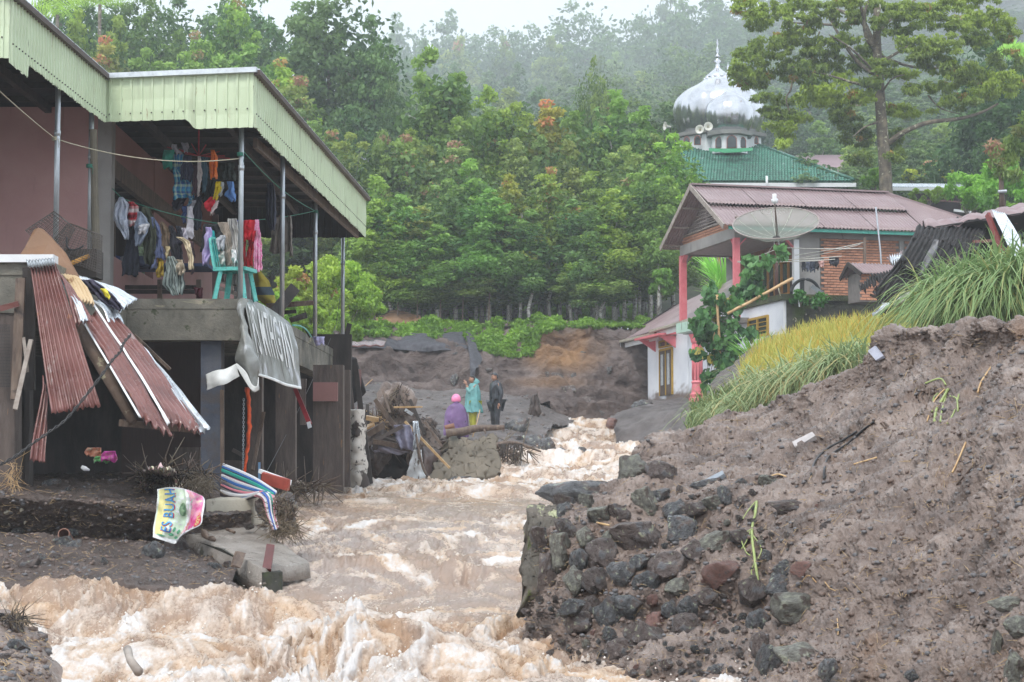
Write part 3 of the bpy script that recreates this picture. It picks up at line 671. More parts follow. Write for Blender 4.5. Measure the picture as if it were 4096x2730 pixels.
mb=MB();mb.beam(W(1037,1850,29.2),W(1037,1990,29.2),.03,.03);mb.build('trim',plain('sky_blue_paint',(.20,.38,.62),.5),house)
mb=MB();mb.beam(W(888,1560,27.4),W(890,2000,27.4),.035,.05);mb.build('trim',wood,house)
def add(name,label,cat,mbx,mat,smooth=False,group=None,**kw):return mbx.build(name,mat,None,smooth,label=label,cat=cat,group=group,**kw)
# ---- broken white pillar and leaning timbers at the corner of the house
rs=[(1404,1640,40),(1408,1700,44),(1404,1760,46),(1406,1840,50),(1410,1900,54),(1412,1960,58)]
G=np.array([[W(x+wd*(i/13),y,35-.14*math.sin(i/13*math.pi)) for i in range(14)] for x,y,wd in [tuple(cr(np.array(rs,float),t)) for t in np.linspace(0,5,40)]])
n=fbm(G[...,0]*6,G[...,1],G[...,2]*6,4,9);G[...,1] += .05*n;G[...,0] += .03*n
sheet('broken_pillar',G,M('flaking_white_plaster',[(.42,.38,.34),(.58,.54,.49),(.66,.62,.57)],3,8,.7,.5,20,patches=[((.06,.045,.04),3.2,.53,.04),((.05,.04,.035),8,.60,.04)]),smooth=True,solid=.12,label='broken pillar of flaking white plaster at the far corner of the green-fascia house',cat='pillar')
def plank(x0,y0,Y0,x1,y1,Y1,wd,th,mat,label,name='plank',cat='plank',group=None,jit=.006):
 mb=MB();mb.beam(W(x0,y0,Y0),W(x1,y1,Y1),max(wd,th),min(wd,th),up=(0,1,.2),jit=jit);return add(name,label,cat,mb,mat,group=group)
plank(1418,1440,36,1482,1935,35.5,.05,.09,blackm,'long dark timber leaning on the broken white pillar','timber','timber')
plank(1375,1400,38,1440,1940,36.5,.05,.14,wood_mud,'wide muddy post leaning left of the broken white pillar','timber','timber')
plank(1440,1480,38,1432,1760,37.5,.05,.03,rust,'thin red-brown strip standing beside the house corner','timber','timber')
G=quadpatch((1375,1420,38.5),(1425,1430,38.5),(1465,1570,38),(1405,1625,38),10,14);G=rough(G,.05,2,3,4)
sheet('dark_tin_sheet',G,blacktin,solid=.006,label='dark tin sheet bent over the end of the sloping beam',cat='tin sheet')
# ---- tin sheets torn from the awning
def tin(name,tl,tr_,br,bl,ribs,mat,label,depth=.016,bend=.04,seed=0,ragged=.05,nu=None,nv=30):
 G=corr(quadpatch(tl,tr_,br,bl,nu or max(12,ribs*8),nv),ribs,depth,bend,seed,ragged,.012)
 return sheet(name,G,mat,solid=.004,smooth=True,label=label,cat='tin sheet',group='corrugated tin sheets hanging off the pillar house')
tin('corrugated_sheet',(118,1048,22.75),(218,1042,22.85),(402,1622,21.9),(205,1655,21.9),9,rust,'wide brown corrugated sheet hanging from the white kerb, its foot cut square',seed=1)
tin('corrugated_sheet',(215,1060,22.9),(240,1100,23.1),(372,1284,22.6),(300,1300,22.4),3,rust,'short brown corrugated sheet tucked behind the widest one',seed=2)
tin('corrugated_sheet',(226,1096,23.0),(246,1104,23.1),(352,1284,22.5),(322,1288,22.4),2,zinc,'narrow bluish-grey tin strip lying over the short brown sheet',seed=3,depth=.01)
tin('corrugated_sheet',(337,1298,22.9),(386,1242,23.3),(692,1760,22.0),(562,1672,21.9),4,rust,'long brown sheet with bright left edge, left one of the pair slanting down right',seed=4,ragged=.1)
tin('corrugated_sheet',(402,1276,23.4),(480,1274,23.8),(812,1740,22.4),(676,1690,22.1),5,rust,'long brown sheet with flaking grey patches, right one of the slanting pair',seed=5,ragged=.08)
tin('corrugated_sheet',(520,1340,23.7),(530,1345,23.9),(842,1712,22.4),(800,1742,22.4),2,zinc,'crumpled bright strip along the right edge of the slanting sheets',seed=6,depth=.02)
tin('corrugated_sheet',(368,1216,23.2),(376,1214,23.2),(682,1690,21.98),(670,1692,21.96),1,white_paint,'thin white metal edging between the two slanting brown sheets',seed=7,depth=.005)
tin('corrugated_sheet',(334,1296,22.85),(341,1294,22.85),(566,1672,21.85),(558,1674,21.85),1,white_paint,'thin white metal edging along the left slanting sheet',seed=8,depth=.005)
tin('corrugated_sheet',(172,1500,22.6),(186,1600,22.6),(180,1850,22.2),(118,1838,22.2),3,rust,'small brown sheet hanging low behind the widest sheet',seed=9)
tan=M('scorched_cream_tin',[(.50,.36,.20),(.62,.47,.29),(.66,.53,.36)],3,6,.5,.2,12,patches=[((.10,.05,.025),3,.60,.08,(1,1,1)),((.28,.15,.07),5,.6,.08)])
tin('corrugated_sheet',(240,1100,23.3),(302,1108,23.5),(380,1212,23.1),(316,1204,22.9),5,tan,'cream corrugated sheet with scorched end at the top of the heap',seed=10,depth=.022)
tin('corrugated_sheet',(292,1108,23.9),(345,1118,24.2),(548,1198,24.6),(476,1250,23.6),6,zinc,'flat grey corrugated sheet under the dark cloth',seed=11,depth=.022)
tin('corrugated_sheet',(368,1205,23.6),(432,1212,24.0),(500,1302,24.0),(432,1292,23.4),4,zinc,'streaked bright sheet below the cream one',seed=12,depth=.02)
tin('corrugated_sheet',(104,1040,22.7),(218,1030,22.75),(220,1062,22.68),(112,1072,22.62),9,galv,'grey folded tin flap over the top of the widest brown sheet',seed=13,depth=.012,ragged=.01,nv=6)
G=rows_patch([(1120,330,372),(1150,350,412),(1180,380,452),(1215,420,478),(1238,455,490)],23.55,20,20,2,.03,3)
sheet('dark_rag',G,plain('purple_black_cloth',(.045,.04,.07),.6,bump=.8,bscale=12),solid=.02,smooth=True,label='crumpled purple-black cloth with a yellow patch on the grey tin sheet',cat='cloth')
G=rows_patch([(1156,404,424),(1172,412,436),(1194,426,440)],23.44,8,10,1,.01,3)
sheet('yellow_patch',G,plain('yellow_print',(.75,.66,.05),.5),parent=bpy.data.objects['dark_rag'],solid=.01,smooth=True)
# poles and planks at the left
mb=MB();mb.tube(wob([W(318,1296,22.9),W(360,1380,22.8),W(430,1510,22.6),W(532,1690,22.3)],.01),[.085,.08,.07,.05],10);add('log','lichened log sloping under the slanting brown sheets','log',mb,M('lichen_log',[(.09,.06,.045),(.17,.12,.09)],5,8,.8,.8,14,patches=[((.36,.33,.22),6,.6,.06),((.3,.12,.05),3,.63,.06)]),True)
plank(478,1692,22.5,790,1722,22.5,.05,.07,wood,'board lying level behind the foot of the slanting sheets',jit=.004)
plank(82,1115,22.7,62,1600,22.6,.04,.11,wood,'thick brown upright timber at the left edge under the white kerb','timber','timber')
plank(124,1360,22.6,60,1640,22.4,.04,.05,wood_pale,'grey plank leaning left of the widest tin sheet')
plank(95,1350,22.6,112,1490,22.6,.02,.03,wood_pale,'short pale slat crossing behind the leaning grey plank')
plank(0,1235,22.6,75,1215,22.6,.03,.06,rust,'rusty bar sticking out below the left beam','iron_bar','bar')
plank(115,1070,22.85,118,1560,22.9,.05,.13,blackm,'black post behind the widest brown sheet','timber','timber')
plank(536,1340,25.2,680,1480,25.0,.02,.035,wood,'broken lath poking out from the beam over the dark cellar','lath','lath')
# wire mesh left
V=[];mb=MB()
for k in range(16):
 x=-10+k*3.3;mb.beam(W(x,1300,22.85),W(x,1550,22.85),.003,.003)
for k in range(20):
 y=1300+k*13;mb.beam(W(-10,y,22.85),W(42,y,22.85),.003,.003)
add('wire_mesh','square wire mesh fixed below the left beam','wire mesh',mb,black)
# twisted cable
c=[(0,1860),(60,1826),(130,1775),(200,1726),(262,1680),(330,1600),(400,1510),(450,1440),(482,1405),(494,1372),(522,1340)]
pts=[Vector(p) for p in cr(np.array([W(x,y,21.5+.07*i) for i,(x,y) in enumerate(c)]),np.linspace(0,len(c)-1,90))]
mb=MB()
for s in (0,math.pi):
 mb.tube([p+Vector((math.cos(i*.9+s),0,math.sin(i*.9+s)))*.011 for i,p in enumerate(pts)],.009,6)
add('twisted_cable','black twisted power cable sagging across the torn tin sheets','cable',mb,black,True)
# clutter on the left floor
G=quadpatch((140,925,23.6),(250,905,23.6),(318,1110,23.3),(60,1050,23.3),16,12)
mb=MB();mb.poly([W(135,920,23.9),W(152,912,23.9),W(172,918,23.9),(W(205,950,23.85)),W(262,1012,23.7),W(318,1110,23.5),W(235,1092,23.4),W(140,1075,23.4),W(55,1058,23.4),W(100,990,23.7)],.012,(0,1,.2));add('brown_board','torn brown hardboard leaning on the pink wall behind the first steel post','board',mb,plain('brown_hardboard',(.21,.115,.065),.6,scale=2))
def cage(cx_,cy,Y,rx,rz_,ry,label,rot=0,n=22,m_=12):
 mb=MB();c=W(cx_,cy,Y)
 Mx=Matrix.Rotation(rot,3,'Y')
 f=lambda a,h:c+Mx @ Vector((rx*math.cos(a)*(1-.25*h),ry*math.sin(a)*(1-.25*h),rz_*h))
 for k in range(n):
  a=2*math.pi*k/n;mb.tube([f(a,h) for h in (-1,-.3,.4,1)],.0035,3,False)
 for j in range(m_):
  h=-1+2*j/(m_-1);mb.tube([f(2*math.pi*k/20,h) for k in range(21)],.0035,3,False)
 for j in range(1,5):
  q=1-j/5;mb.tube([c+Mx @ Vector((rx*q*.75*math.cos(2*math.pi*k/20),ry*q*.75*math.sin(2*math.pi*k/20),rz_)) for k in range(21)],.0035,3,False)
 return add('wire_cage',label,'wire cage',mb,plain('dark_wire'+str(cx_),(.09,.075,.065),.5))
cage(215,930,24.3,.22,.2,.2,'wire fish cage leaning behind the first steel post',.7)
cage(315,985,24.3,.3,.22,.22,'larger wire cage between the two left steel posts',.35,28,16)
mb=MB();mb.tube([Vector(p) for p in cr(np.array([W(268,950,24),W(268,985,24),W(285,1000,24),W(315,995,24),W(335,983,24)]),np.linspace(0,4,20))],.012,6);add('rubber_strap','black rubber strap hooked on the larger wire cage','strap',mb,black,True)
mb=MB();mb.tube([W(278,1058,24.2),W(352,1026,24.6)],.03,8);add('orange_roll','orange roll lying under the larger wire cage','roll',mb,plain('dull_orange',(.5,.24,.04),.6),True)
mb=MB();mb.beam(W(270,1060,24.8),W(400,1060,24.8),.4,.35);add('dark_crate','dark crate on the floor behind the second steel post','crate',mb,blackm)
t=thing('wooden_bench','low slatted wooden bed frame behind the washing','bed frame',tuple(W(640,1190,30)))
for y in (1150,1168):
 mb=MB();mb.beam(W(470,y,30),W(800,y,30),.05,.06);mb.build('rail',blackm,t)
for x in (480,640,795):
 mb=MB();mb.beam(W(x,1120,30),W(x,1212,30),.07,.07);mb.build('leg',wood,t)
mb=MB();mb.box(W(640,1072,30.6),(1.6,.8,.05));mb.build('top',plain('dull_blue_mattress',(.07,.10,.2),.8),t)
t=thing('clothes_heap','heap of blue and grey clothes lying on the bed frame','clothes heap',tuple(W(470,1060,30.2)))
for i,(x,y,c_) in enumerate([(455,1050,(.03,.05,.16)),(500,1058,(.3,.28,.3)),(560,1055,(.04,.05,.1))]):
 mb=MB();mb.lathe([(.02,.12),(.1,.09),(.16,.02),(.18,-.06)],W(x,y,30.2),12);o=mb.build('garment',plain('heap%d' % i,c_,.8,bump=.8),t,True)
 me=o.data;co=np.empty(len(me.vertices)*3);me.vertices.foreach_get('co',co);co=co.reshape(-1,3);co += .04*fbm(co[:,0]*9,co[:,1]*9,co[:,2]*9,2,i)[:,None];me.vertices.foreach_set('co',co.ravel())
for (x0,y0,x1,y1) in [(880,1120,955,1150),(880,1160,955,1190),(890,1110,890,1200),(925,1120,925,1200),(955,1130,955,1205)]:pass
t=thing('slatted_chair','grey slatted wooden stool behind the third steel post','stool',tuple(W(900,1195,30)))
for (x0,y0,x1,y1,w_) in [(868,1150,960,1182,.06),(872,1120,872,1200,.04),(955,1120,955,1205,.04),(868,1125,960,1140,.05),(905,1130,905,1170,.03),(930,1132,930,1176,.03)]:
 mb=MB();mb.beam(W(x0,y0,30),W(x1,y1,30),.04,w_);mb.build('slat',wood_pale,t)
# ---- teal plastic chair
def chair():
 base=W(935,1203,27.75);t=thing('plastic_chair','teal plastic chair with a cream cloth over its back at the floor edge','chair',tuple(base))
 rot=Matrix.Rotation(R(-14),3,'Z');P=lambda x,y,z:base+rot @ Vector((x,y,z))
 for sx in (-1,1):
  for sy in (-1,1):
   mb=MB();mb.beam(P(.15*sx+.02,.17*sy,.42),P(.22*sx+.02,.22*sy,0),.06,.055);mb.build('leg',teal,t)
 V=[];nu=12;G=np.zeros((nu,nu,3))
 for i in range(nu):
  for j in range(nu):
   a=i/(nu-1)*2-1;b=j/(nu-1)*2-1;k=1-.12*(a*a*b*b)
   G[i,j]=P(.02+.23*a*k,.22*b*k,.445-.018*(1-a*a)*(1-b*b)-.03*max(0,a)**3)
 s=sheet('seat',G,teal,t,solid=.014)
 for a,b,c,d in ((-.22,-.215,.25,-.215),(-.22,.215,.25,.215),(.25,-.215,.25,.215),(-.22,-.215,-.22,.215)):
  mb=MB();mb.beam(P(a+.0,b,.425),P(c+.0,d,.425),.02,.05);mb.build('seat_apron',teal,t)
 prof=[(-.20,.43),(-.225,.5),(-.245,.62),(-.27,.75),(-.285,.84)]
 for sy in (-1,1):
  mb=MB()
  pts=[P(x,sy*(.20+.01*math.sin(i)),z) for i,(x,z) in enumerate(prof)]
  for k in range(len(pts)-1):mb.beam(pts[k],pts[k+1]+(pts[k+1]-pts[k])*.05,.065-.006*k,.032,up=(1,0,0))
  mb.build('back_upright',teal,t)
 mb=MB();pts=[P(-.285-.03*math.sin(math.pi*k/10),-.20+.04*k,.84+.045*math.sin(math.pi*k/10)) for k in range(11)];mb.tube(pts,.022,8);mb.build('top_rail',teal,t,True)
 for k in range(4):
  y=-.12+.08*k;mb=MB();mb.beam(P(-.222,y,.46),P(-.305,y,.87),.034,.012,up=(1,0,0));mb.build('back_slat',teal,t)
chair()
z1=lambda x,y:(400+.4464*x,540+.4464*y)
def stripes(name,cols,n,axis='u',plaid=None,rgh=.8):
 """printed stripes / checks"""
 m=bpy.data.materials.new(name);m.use_nodes=True;nt=m.node_tree;b=nt.nodes['Principled BSDF'];b.inputs['Roughness'].default_value=rgh
 tc=_n(nt,'TexCoord');sp=_n(nt,'SeparateXYZ');nt.links.new(tc.outputs['UV'],sp.inputs[0])
 def band(out,n,cc,soft=False):
  mu=_n(nt,'Math',operation='MULTIPLY');nt.links.new(out,mu.inputs[0]);mu.inputs[1].default_value=n
  fr_=_n(nt,'Math',operation='FRACT');nt.links.new(mu.outputs[0],fr_.inputs[0])
  r=ramp(nt,fr_.outputs[0],[(i/len(cc),c) for i,c in enumerate(cc)]);r.node.color_ramp.interpolation='CONSTANT';return r
 c=band(sp.outputs['X' if axis == 'u' else 'Y'],n,cols)
 if plaid:c=mix(nt,.5,c,band(sp.outputs['Y'],plaid[1],plaid[0]))
 vec=mapping(nt,'pos',(1,1,1));bf=noise(nt,vec,30,5);c=mix(nt,.25,c,ramp(nt,bf,[(.3,.5),(.7,1)]),'MULTIPLY')
 nt.links.new(c,b.inputs['Base Color']);return m
FG='garments drying on the veranda of the pillar house'
def garment(rows,Y,col,label,folds=3,amp=.03,name='garment',cat='garment',mat=None,tr=z1,nu=16,Y1=None,crumple=.012,extra=None):
 G=rows_patch(rows,Y,nu,20,folds,amp,hash(label) % 999 if False else sum(map(ord,label)) % 997,Y1,tr,crumple)
 o=sheet(name,G,mat or plain('cloth_'+label[:18].replace(' ','_'),col,.85,bump=.5,scale=18,bscale=10,bdist=.03),solid=.012,smooth=True,label=label,cat=cat,group=FG)
 if extra:
  for rr in extra:sheet('piece',rows_patch(rr,Y-.02,8,14,1,.02,5,None,tr),o.data.materials[0],o,solid=.012,smooth=True)
 return o
pinstripe=stripes('pale_pinstripe',[(.62,.66,.74),(.3,.34,.45)],26)
checkred=stripes('red_check',[(.50,.03,.05),(.04,.02,.03),(.55,.04,.05),(.75,.7,.7)],2.2,'v',([(.5,.03,.05),(.6,.5,.5)],2))
plaidblue=stripes('blue_plaid',[(.03,.16,.36),(.06,.36,.50),(.5,.62,.5),(.02,.10,.30)],4,'u',([(.03,.2,.42),(.05,.32,.48),(.04,.08,.25),(.45,.55,.4)],4.5))
garment([(560,172,204),(620,140,262),(700,115,255),(770,135,250),(850,180,262),(925,232,250)],27.9,None,'pale pinstriped shirt hanging highest on the left of the line',3,.04,mat=pinstripe,extra=[[(760,190,250),(850,180,258),(925,225,248)]])
garment([(600,268,292),(640,255,345),(700,248,358),(760,255,335),(812,262,300)],27.95,None,'red and white checked shirt beside the pinstriped one',2,.04,mat=checkred)
garment([(690,345,365),(750,320,410),(800,315,440),(880,310,422),(990,318,352)],27.9,(.27,.32,.42),'grey-blue denim shorts below the checked shirt',2)
garment([(800,325,438),(830,335,425),(882,345,400)],27.84,(.62,.62,.66),'white shirt tail over the denim shorts',2,.02)
garment([(820,255,332),(950,240,342),(1100,215,350),(1262,205,345)],28.05,(.025,.028,.045),'black sports trousers with white piping',3,extra=[[(1060,222,228),(1150,205,214),(1210,210,216)]])
garment([(650,378,442),(750,390,480),(900,400,512),(1050,385,506),(1165,402,470)],28.0,(.055,.065,.045),'olive green jacket in the middle of the left group',2,.05)
garment([(740,448,484),(850,470,546),(960,505,552),(1110,505,592)],28.05,(.14,.17,.32),'mid-blue shirt right of the olive jacket',3,extra=[[(1010,500,530),(1200,452,500)]])
garment([(780,533,566),(850,545,622),(1000,560,624),(1100,588,615)],28.1,(.17,.12,.08),'brown patterned blouse left of the striped towel',2)
garment([(1000,590,618),(1100,586,612)],28.0,(.55,.45,.26),'cream sleeve hanging from the brown blouse',1)
garment([(815,620,645),(950,625,722),(1100,645,745),(1200,670,760)],28.1,(.02,.02,.03),'black dress with a pale strap behind the chair back',3)
garment([(820,690,730),(900,700,745),(980,690,740)],28.12,(.035,.035,.055),'navy vest behind the black dress',2)
garment([(835,735,760),(945,740,788)],28.15,(.55,.52,.6),'small white cloth between black dress and white towel',1)
towel=stripes('grey_green_stripe',[(.34,.40,.38),(.36,.42,.40),(.09,.11,.11)],7)
garment([(1090,600,668),(1200,590,745),(1340,558,762),(1432,640,735)],27.95,None,'grey-green striped towel hanging low left of the chair',3,.05,mat=towel)
garment([(1100,520,572),(1200,514,566),(1272,508,560)],28.1,(.55,.38,.05),'mustard yellow cloth hanging lowest of the left group',2)
garment([(1120,670,740),(1190,668,760),(1252,690,755)],27.9,(.50,.42,.32),'beige bra left of the chair',2)
garment([(830,955,992),(900,943,1008),(1050,928,1002),(1160,910,968)],27.9,(.40,.34,.60),'lilac leggings right of the chair back',2)
garment([(860,1003,1018),(1000,1003,1060),(1090,1008,1078),(1155,1022,1048)],27.95,(.02,.42,.45),'turquoise top behind the grey tee',2)
garment([(800,938,1062),(900,915,1112),(1000,905,1090),(1060,905,960)],28.0,(.02,.022,.025),'black skirt right of the chair back',3)
garment([(900,1082,1114),(950,1030,1122),(1030,1052,1112)],27.85,(.42,.43,.47),'crumpled grey tee over the black skirt',2)
garment([(1040,1085,1100),(1100,1065,1120),(1160,1072,1118)],27.85,(.55,.54,.5),'small off-white bag-like cloth under the grey tee',1)
garment([(785,1058,1145),(900,1100,1172),(1050,1110,1180),(1172,1120,1178)],27.95,(.38,.32,.27),'beige crinkled skirt left of the third steel post',5)
garment([(1150,1050,1170),(1320,1060,1170)],28.3,(.30,.24,.24),'dusty rose cloth hanging behind the beige skirt',4)
sheetm=stripes('grey_ticking',[(.50,.49,.47),(.53,.52,.5),(.28,.27,.27)],6)
garment([(750,1142,1218),(900,1160,1248),(1100,1190,1284),(1355,1160,1272)],28.0,None,'grey ticking sheet hanging beside the third steel post',4,.04,mat=sheetm)
garment([(1030,1180,1215),(1140,1190,1225)],27.85,(.7,.69,.7),'small white sock-like cloth on the ticking sheet',1)
garment([(765,1285,1410),(850,1288,1412),(945,1283,1396)],28.2,(.56,.012,.025),'bright red shorts right of the third steel post',3)
garment([(940,1332,1380),(1070,1318,1375),(1178,1298,1360)],28.3,(.42,.01,.018),'red trousers below the red shorts',2,extra=[[(920,1285,1302),(1212,1283,1298)]])
garment([(765,1225,1292),(820,1230,1296),(860,1270,1298)],28.25,(.04,.05,.25),'blue-green cloth scrap between steel post and red shorts',2)
floral=M('pink_floral',[(.70,.10,.32),(.80,.45,.6),(.75,.12,.38)],22,3,.8,.3,20)
garment([(760,1393,1420),(900,1388,1442),(1100,1378,1452),(1222,1388,1446)],28.2,None,'pink floral dress at the right end of the line',3,mat=floral)
garment([(740,1560,1695),(900,1535,1712),(1060,1520,1724)],31.5,(.17,.15,.13),'grey-brown bath towel on the line by the fourth steel post',4,.03,extra=[[(725,1690,1712),(900,1700,1722),(1082,1705,1728)]])
garment([(430,1508,1552),(550,1488,1572),(750,1488,1578),(850,1532,1560)],30.6,(.025,.028,.05),'navy sweater hanging alone left of the fourth steel post',3,.05)
# the red hanging dryer and its load
t=thing('hanging_dryer','red plastic peg dryer hanging under the veranda ceiling','peg dryer',tuple(W(*z1(885,60),28.6)))
redp=plain('red_plastic',(.42,.02,.03),.4)
c0=W(*z1(885,60),28.6);mb=MB();mb.tube([Vector((c0.x,c0.y,zr-.2)),c0,W(*z1(885,200),28.6)],.012,6);mb.build('stem',redp,t)
for (x,y) in [(600,110),(710,130),(760,170),(820,80),(950,90),(940,190),(1070,150),(1120,190),(1165,212)]:
 mb=MB();mb.beam(W(*z1(885,190),28.6),W(*z1(x,y),28.6+random.uniform(-.3,.3)),.012,.012);mb.build('arm',redp,t)
garment([(135,572,662),(230,548,664),(298,572,642)],28.3,(.02,.22,.16),'green cloth at the left of the red peg dryer',1,.02)
garment([(90,650,695),(130,645,705),(168,690,740)],28.35,(.4,.38,.45),'white lace scrap at the top of the peg dryer',2)
garment([(72,728,780),(110,738,796),(150,755,782)],28.35,(.4,.38,.45),'lace bra at the top right of the peg dryer',2)
garment([(175,655,752),(300,652,745),(400,668,822),(500,652,838),(572,660,852)],28.4,None,'blue plaid shirt on the red peg dryer',3,.04,mat=plaidblue,extra=[[(560,795,838),(625,790,825)]])
garment([(190,745,822),(320,722,828),(405,722,822)],28.3,(.03,.035,.07),'navy shirt over the plaid one',3)
garment([(270,832,892),(400,828,902),(528,830,888)],28.4,(.10,.05,.07),'maroon patterned scarf right of the plaid shirt',3)
garment([(190,870,892),(350,880,918),(470,875,895),(542,868,884)],28.32,(.55,.5,.5),'off-white narrow scarf on the peg dryer',2)
garment([(200,902,962),(350,908,958),(512,922,942)],28.4,(.05,.12,.17),'dark teal tights beside the orange shirt',3)
garment([(138,1002,1026),(200,990,1048),(280,982,1052),(385,985,1042)],28.25,(.72,.16,.02),'orange shirt on the red peg dryer',2,.03)
garment([(250,1055,1200),(400,1060,1212)],28.6,(.025,.035,.03),'blackish green cloth right of the orange shirt',4)
garment([(390,955,1042),(560,925,1040),(640,930,1000)],28.5,(.015,.018,.02),'black leggings below the orange shirt',3)
garment([(420,1040,1088),(500,1030,1082),(578,1016,1046)],28.3,(.66,.50,.02),'yellow shirt below the dryer',2)
garment([(420,1145,1192),(480,1150,1202),(545,1118,1216),(588,1182,1212)],28.35,(.10,.22,.50),'blue striped vest at the right of the dryer',2)
garment([(425,1088,1110),(545,1060,1092)],28.35,(.4,.42,.45),'grey vest between the yellow shirt and the blue vest',1)
garment([(558,990,1024),(620,930,1030),(685,955,1022)],28.3,(.58,.02,.04),'red briefs below the yellow shirt',1)
garment([(590,1030,1060),(650,1005,1045),(712,988,1008)],28.3,(.6,.5,.5),'red and white cloth hanging off the red briefs',1)
garment([(640,775,832),(800,773,836),(922,766,845)],28.3,(.62,.60,.66),'long white towel below the dryer',1,.02)
garment([(545,862,902),(700,832,912),(850,828,900)],28.4,(.018,.02,.035),'long black sweater beside the white towel',3)
garment([(570,650,772),(672,648,735)],28.45,(.02,.02,.035),'black cloth below the plaid shirt',3)
garment([(640,740,782),(785,738,762)],28.4,(.04,.07,.2),'dark blue tie-like cloth left of the white towel',1)
garment([(590,800,862),(672,795,830)],28.35,(.3,.3,.34),'grey cloth above the white towel',2)
garment([(920,690,745),(960,740,800),(1060,790,832),(1205,800,845)],27.62,(.62,.52,.36),'cream cloth draped over the teal chair back',2,.02)
garment([(960,800,838),(1120,820,850),(1240,815,835)],27.98,(.07,.04,.05),'dark maroon cloth inside the chair back',1)
garment([(1370,850,918),(1475,870,920)],28.9,(.10,.015,.025),'dark red cloth under the chair seat',2)
# lines
def line(pts,r,mat,label,name='clothesline',cat='clothesline'):
 mb=MB()
 for a,b,s in pts:mb.tube(sagline(a,b,s),r,5)
 return add(name,label,cat,mb,mat,True)
cream=plain('cream_cord',(.5,.46,.34),.8);green=plain('green_cord',(.05,.22,.16),.7)
line([(W(-60,310,22.9),W(222,556,25.3),.02),(W(222,556,25.3),W(958,635,27.4),.14)],.007,cream,'cream cord strung from the first to the third steel post')
line([(W(968,600,27.4),W(1128,760,30.1),.02),(W(1128,760,30.1),W(1260,844,34.3),.02),(W(1260,844,34.3),W(1035,880,31),.02)],.007,green,'green cord strung along the outer steel posts')
line([(W(430,735,28.2),W(483,790,27.95),0),(W(483,792,27.95),W(958,905,28.2),.06),(W(958,905,28.2),W(1035,882,28.6),.0)],.006,green,'thin green cord that carries the lower washing')
for (x,y,Y) in [(222,556,25.3),(961,618,27.4),(1262,848,34.3),(358,665,26.96)]:
 c=W(x,y,Y);mb=MB()
 for k in range(5):mb.tube([c+Vector((.042*math.cos(a*.7+k),.042*math.sin(a*.7+k),-.02+.01*k)) for a in range(10)],.006,4)
 mb.tube([c+Vector((.04,-.03,0)),c+Vector((.06,-.05,-.05)),c+Vector((.05,-.04,-.12))],.005,4)
 add('cord_knot','cord knotted round the steel post at %s' % {222:'the far left',961:'the teal chair',1262:'the grey-brown towel',358:'the wire cages'}[x],'knot',mb,cream if x in (222,) else green,True)
# yellow net at the back of the veranda
netm=stripes('yellow_blue_net',[(.42,.33,.03),(.40,.32,.04),(.05,.08,.11),(.36,.30,.04)],1.1,'v')
G=rows_patch([(1085,1012,1040),(1130,1002,1080),(1180,1005,1095),(1218,1060,1108)],33.5,12,12,1,.05,9)
sheet('yellow_net',G,netm,solid=.01,smooth=True,label='yellow and blue net sack hanging at the open back of the veranda',cat='net')
# broken timbers right of it
plank(1095,1255,31,1180,1150,31.3,.04,.19,blackm,'wide black plank sticking up by the fourth steel post')
plank(1065,1225,31.5,1255,1212,31.5,.08,.045,wood,'reddish timber lying level behind the fourth steel post')
plank(1120,1252,31.8,1185,1246,31.8,.06,.06,blackm,'short black timber end under the reddish one')
plank(1160,1282,30.6,1228,1262,30.6,.08,.09,blackm,'charred stub of timber above the sloping beam')
plank(1222,1320,32.6,1240,1350,32.6,.02,.03,blackm,'small dark splinter standing on the sloping beam','splinter','splinter')
mb=MB();mb.tube(cr(np.array([W(1172,1302,30.4),W(1200,1305,31),W(1225,1320,31.6),W(1245,1348,32.2)]),np.linspace(0,3,14)).tolist(),.014,6);add('teal_hose','teal hose curving over the end of the beam','hose',mb,teal,True)
G=rows_patch([(1348,1250,1298),(1380,1262,1295)],33.5,10,8,2,.02,4);sheet('lilac_rag',G,plain('lilac_rag_m',(.42,.4,.62),.7),solid=.01,smooth=True,label='lilac rag on the sloping beam',cat='rag')
G=corr(quadpatch((1300,1352,39.5),(1395,1375,40),(1392,1405,39.6),(1310,1400,39),60,8),7,.02,0,3,0);sheet('green_tin_sheet',G,fasc,solid=.004,label='pale green steel sheet lying past the sixth steel post',cat='tin sheet')
G=corr(quadpatch((1398,1372,39.5),(1545,1362,40.5),(1535,1382,39.8),(1400,1388,39),40,6),3,.012,0,4,0);sheet('brown_tin_sheet',G,rust,solid=.02,label='brown tin sheet sticking out right of the house end',cat='tin sheet')
plank(1398,1295,39.4,1372,1400,39.4,.05,.1,blackm,'black post stub beside the sixth steel post','timber','timber')
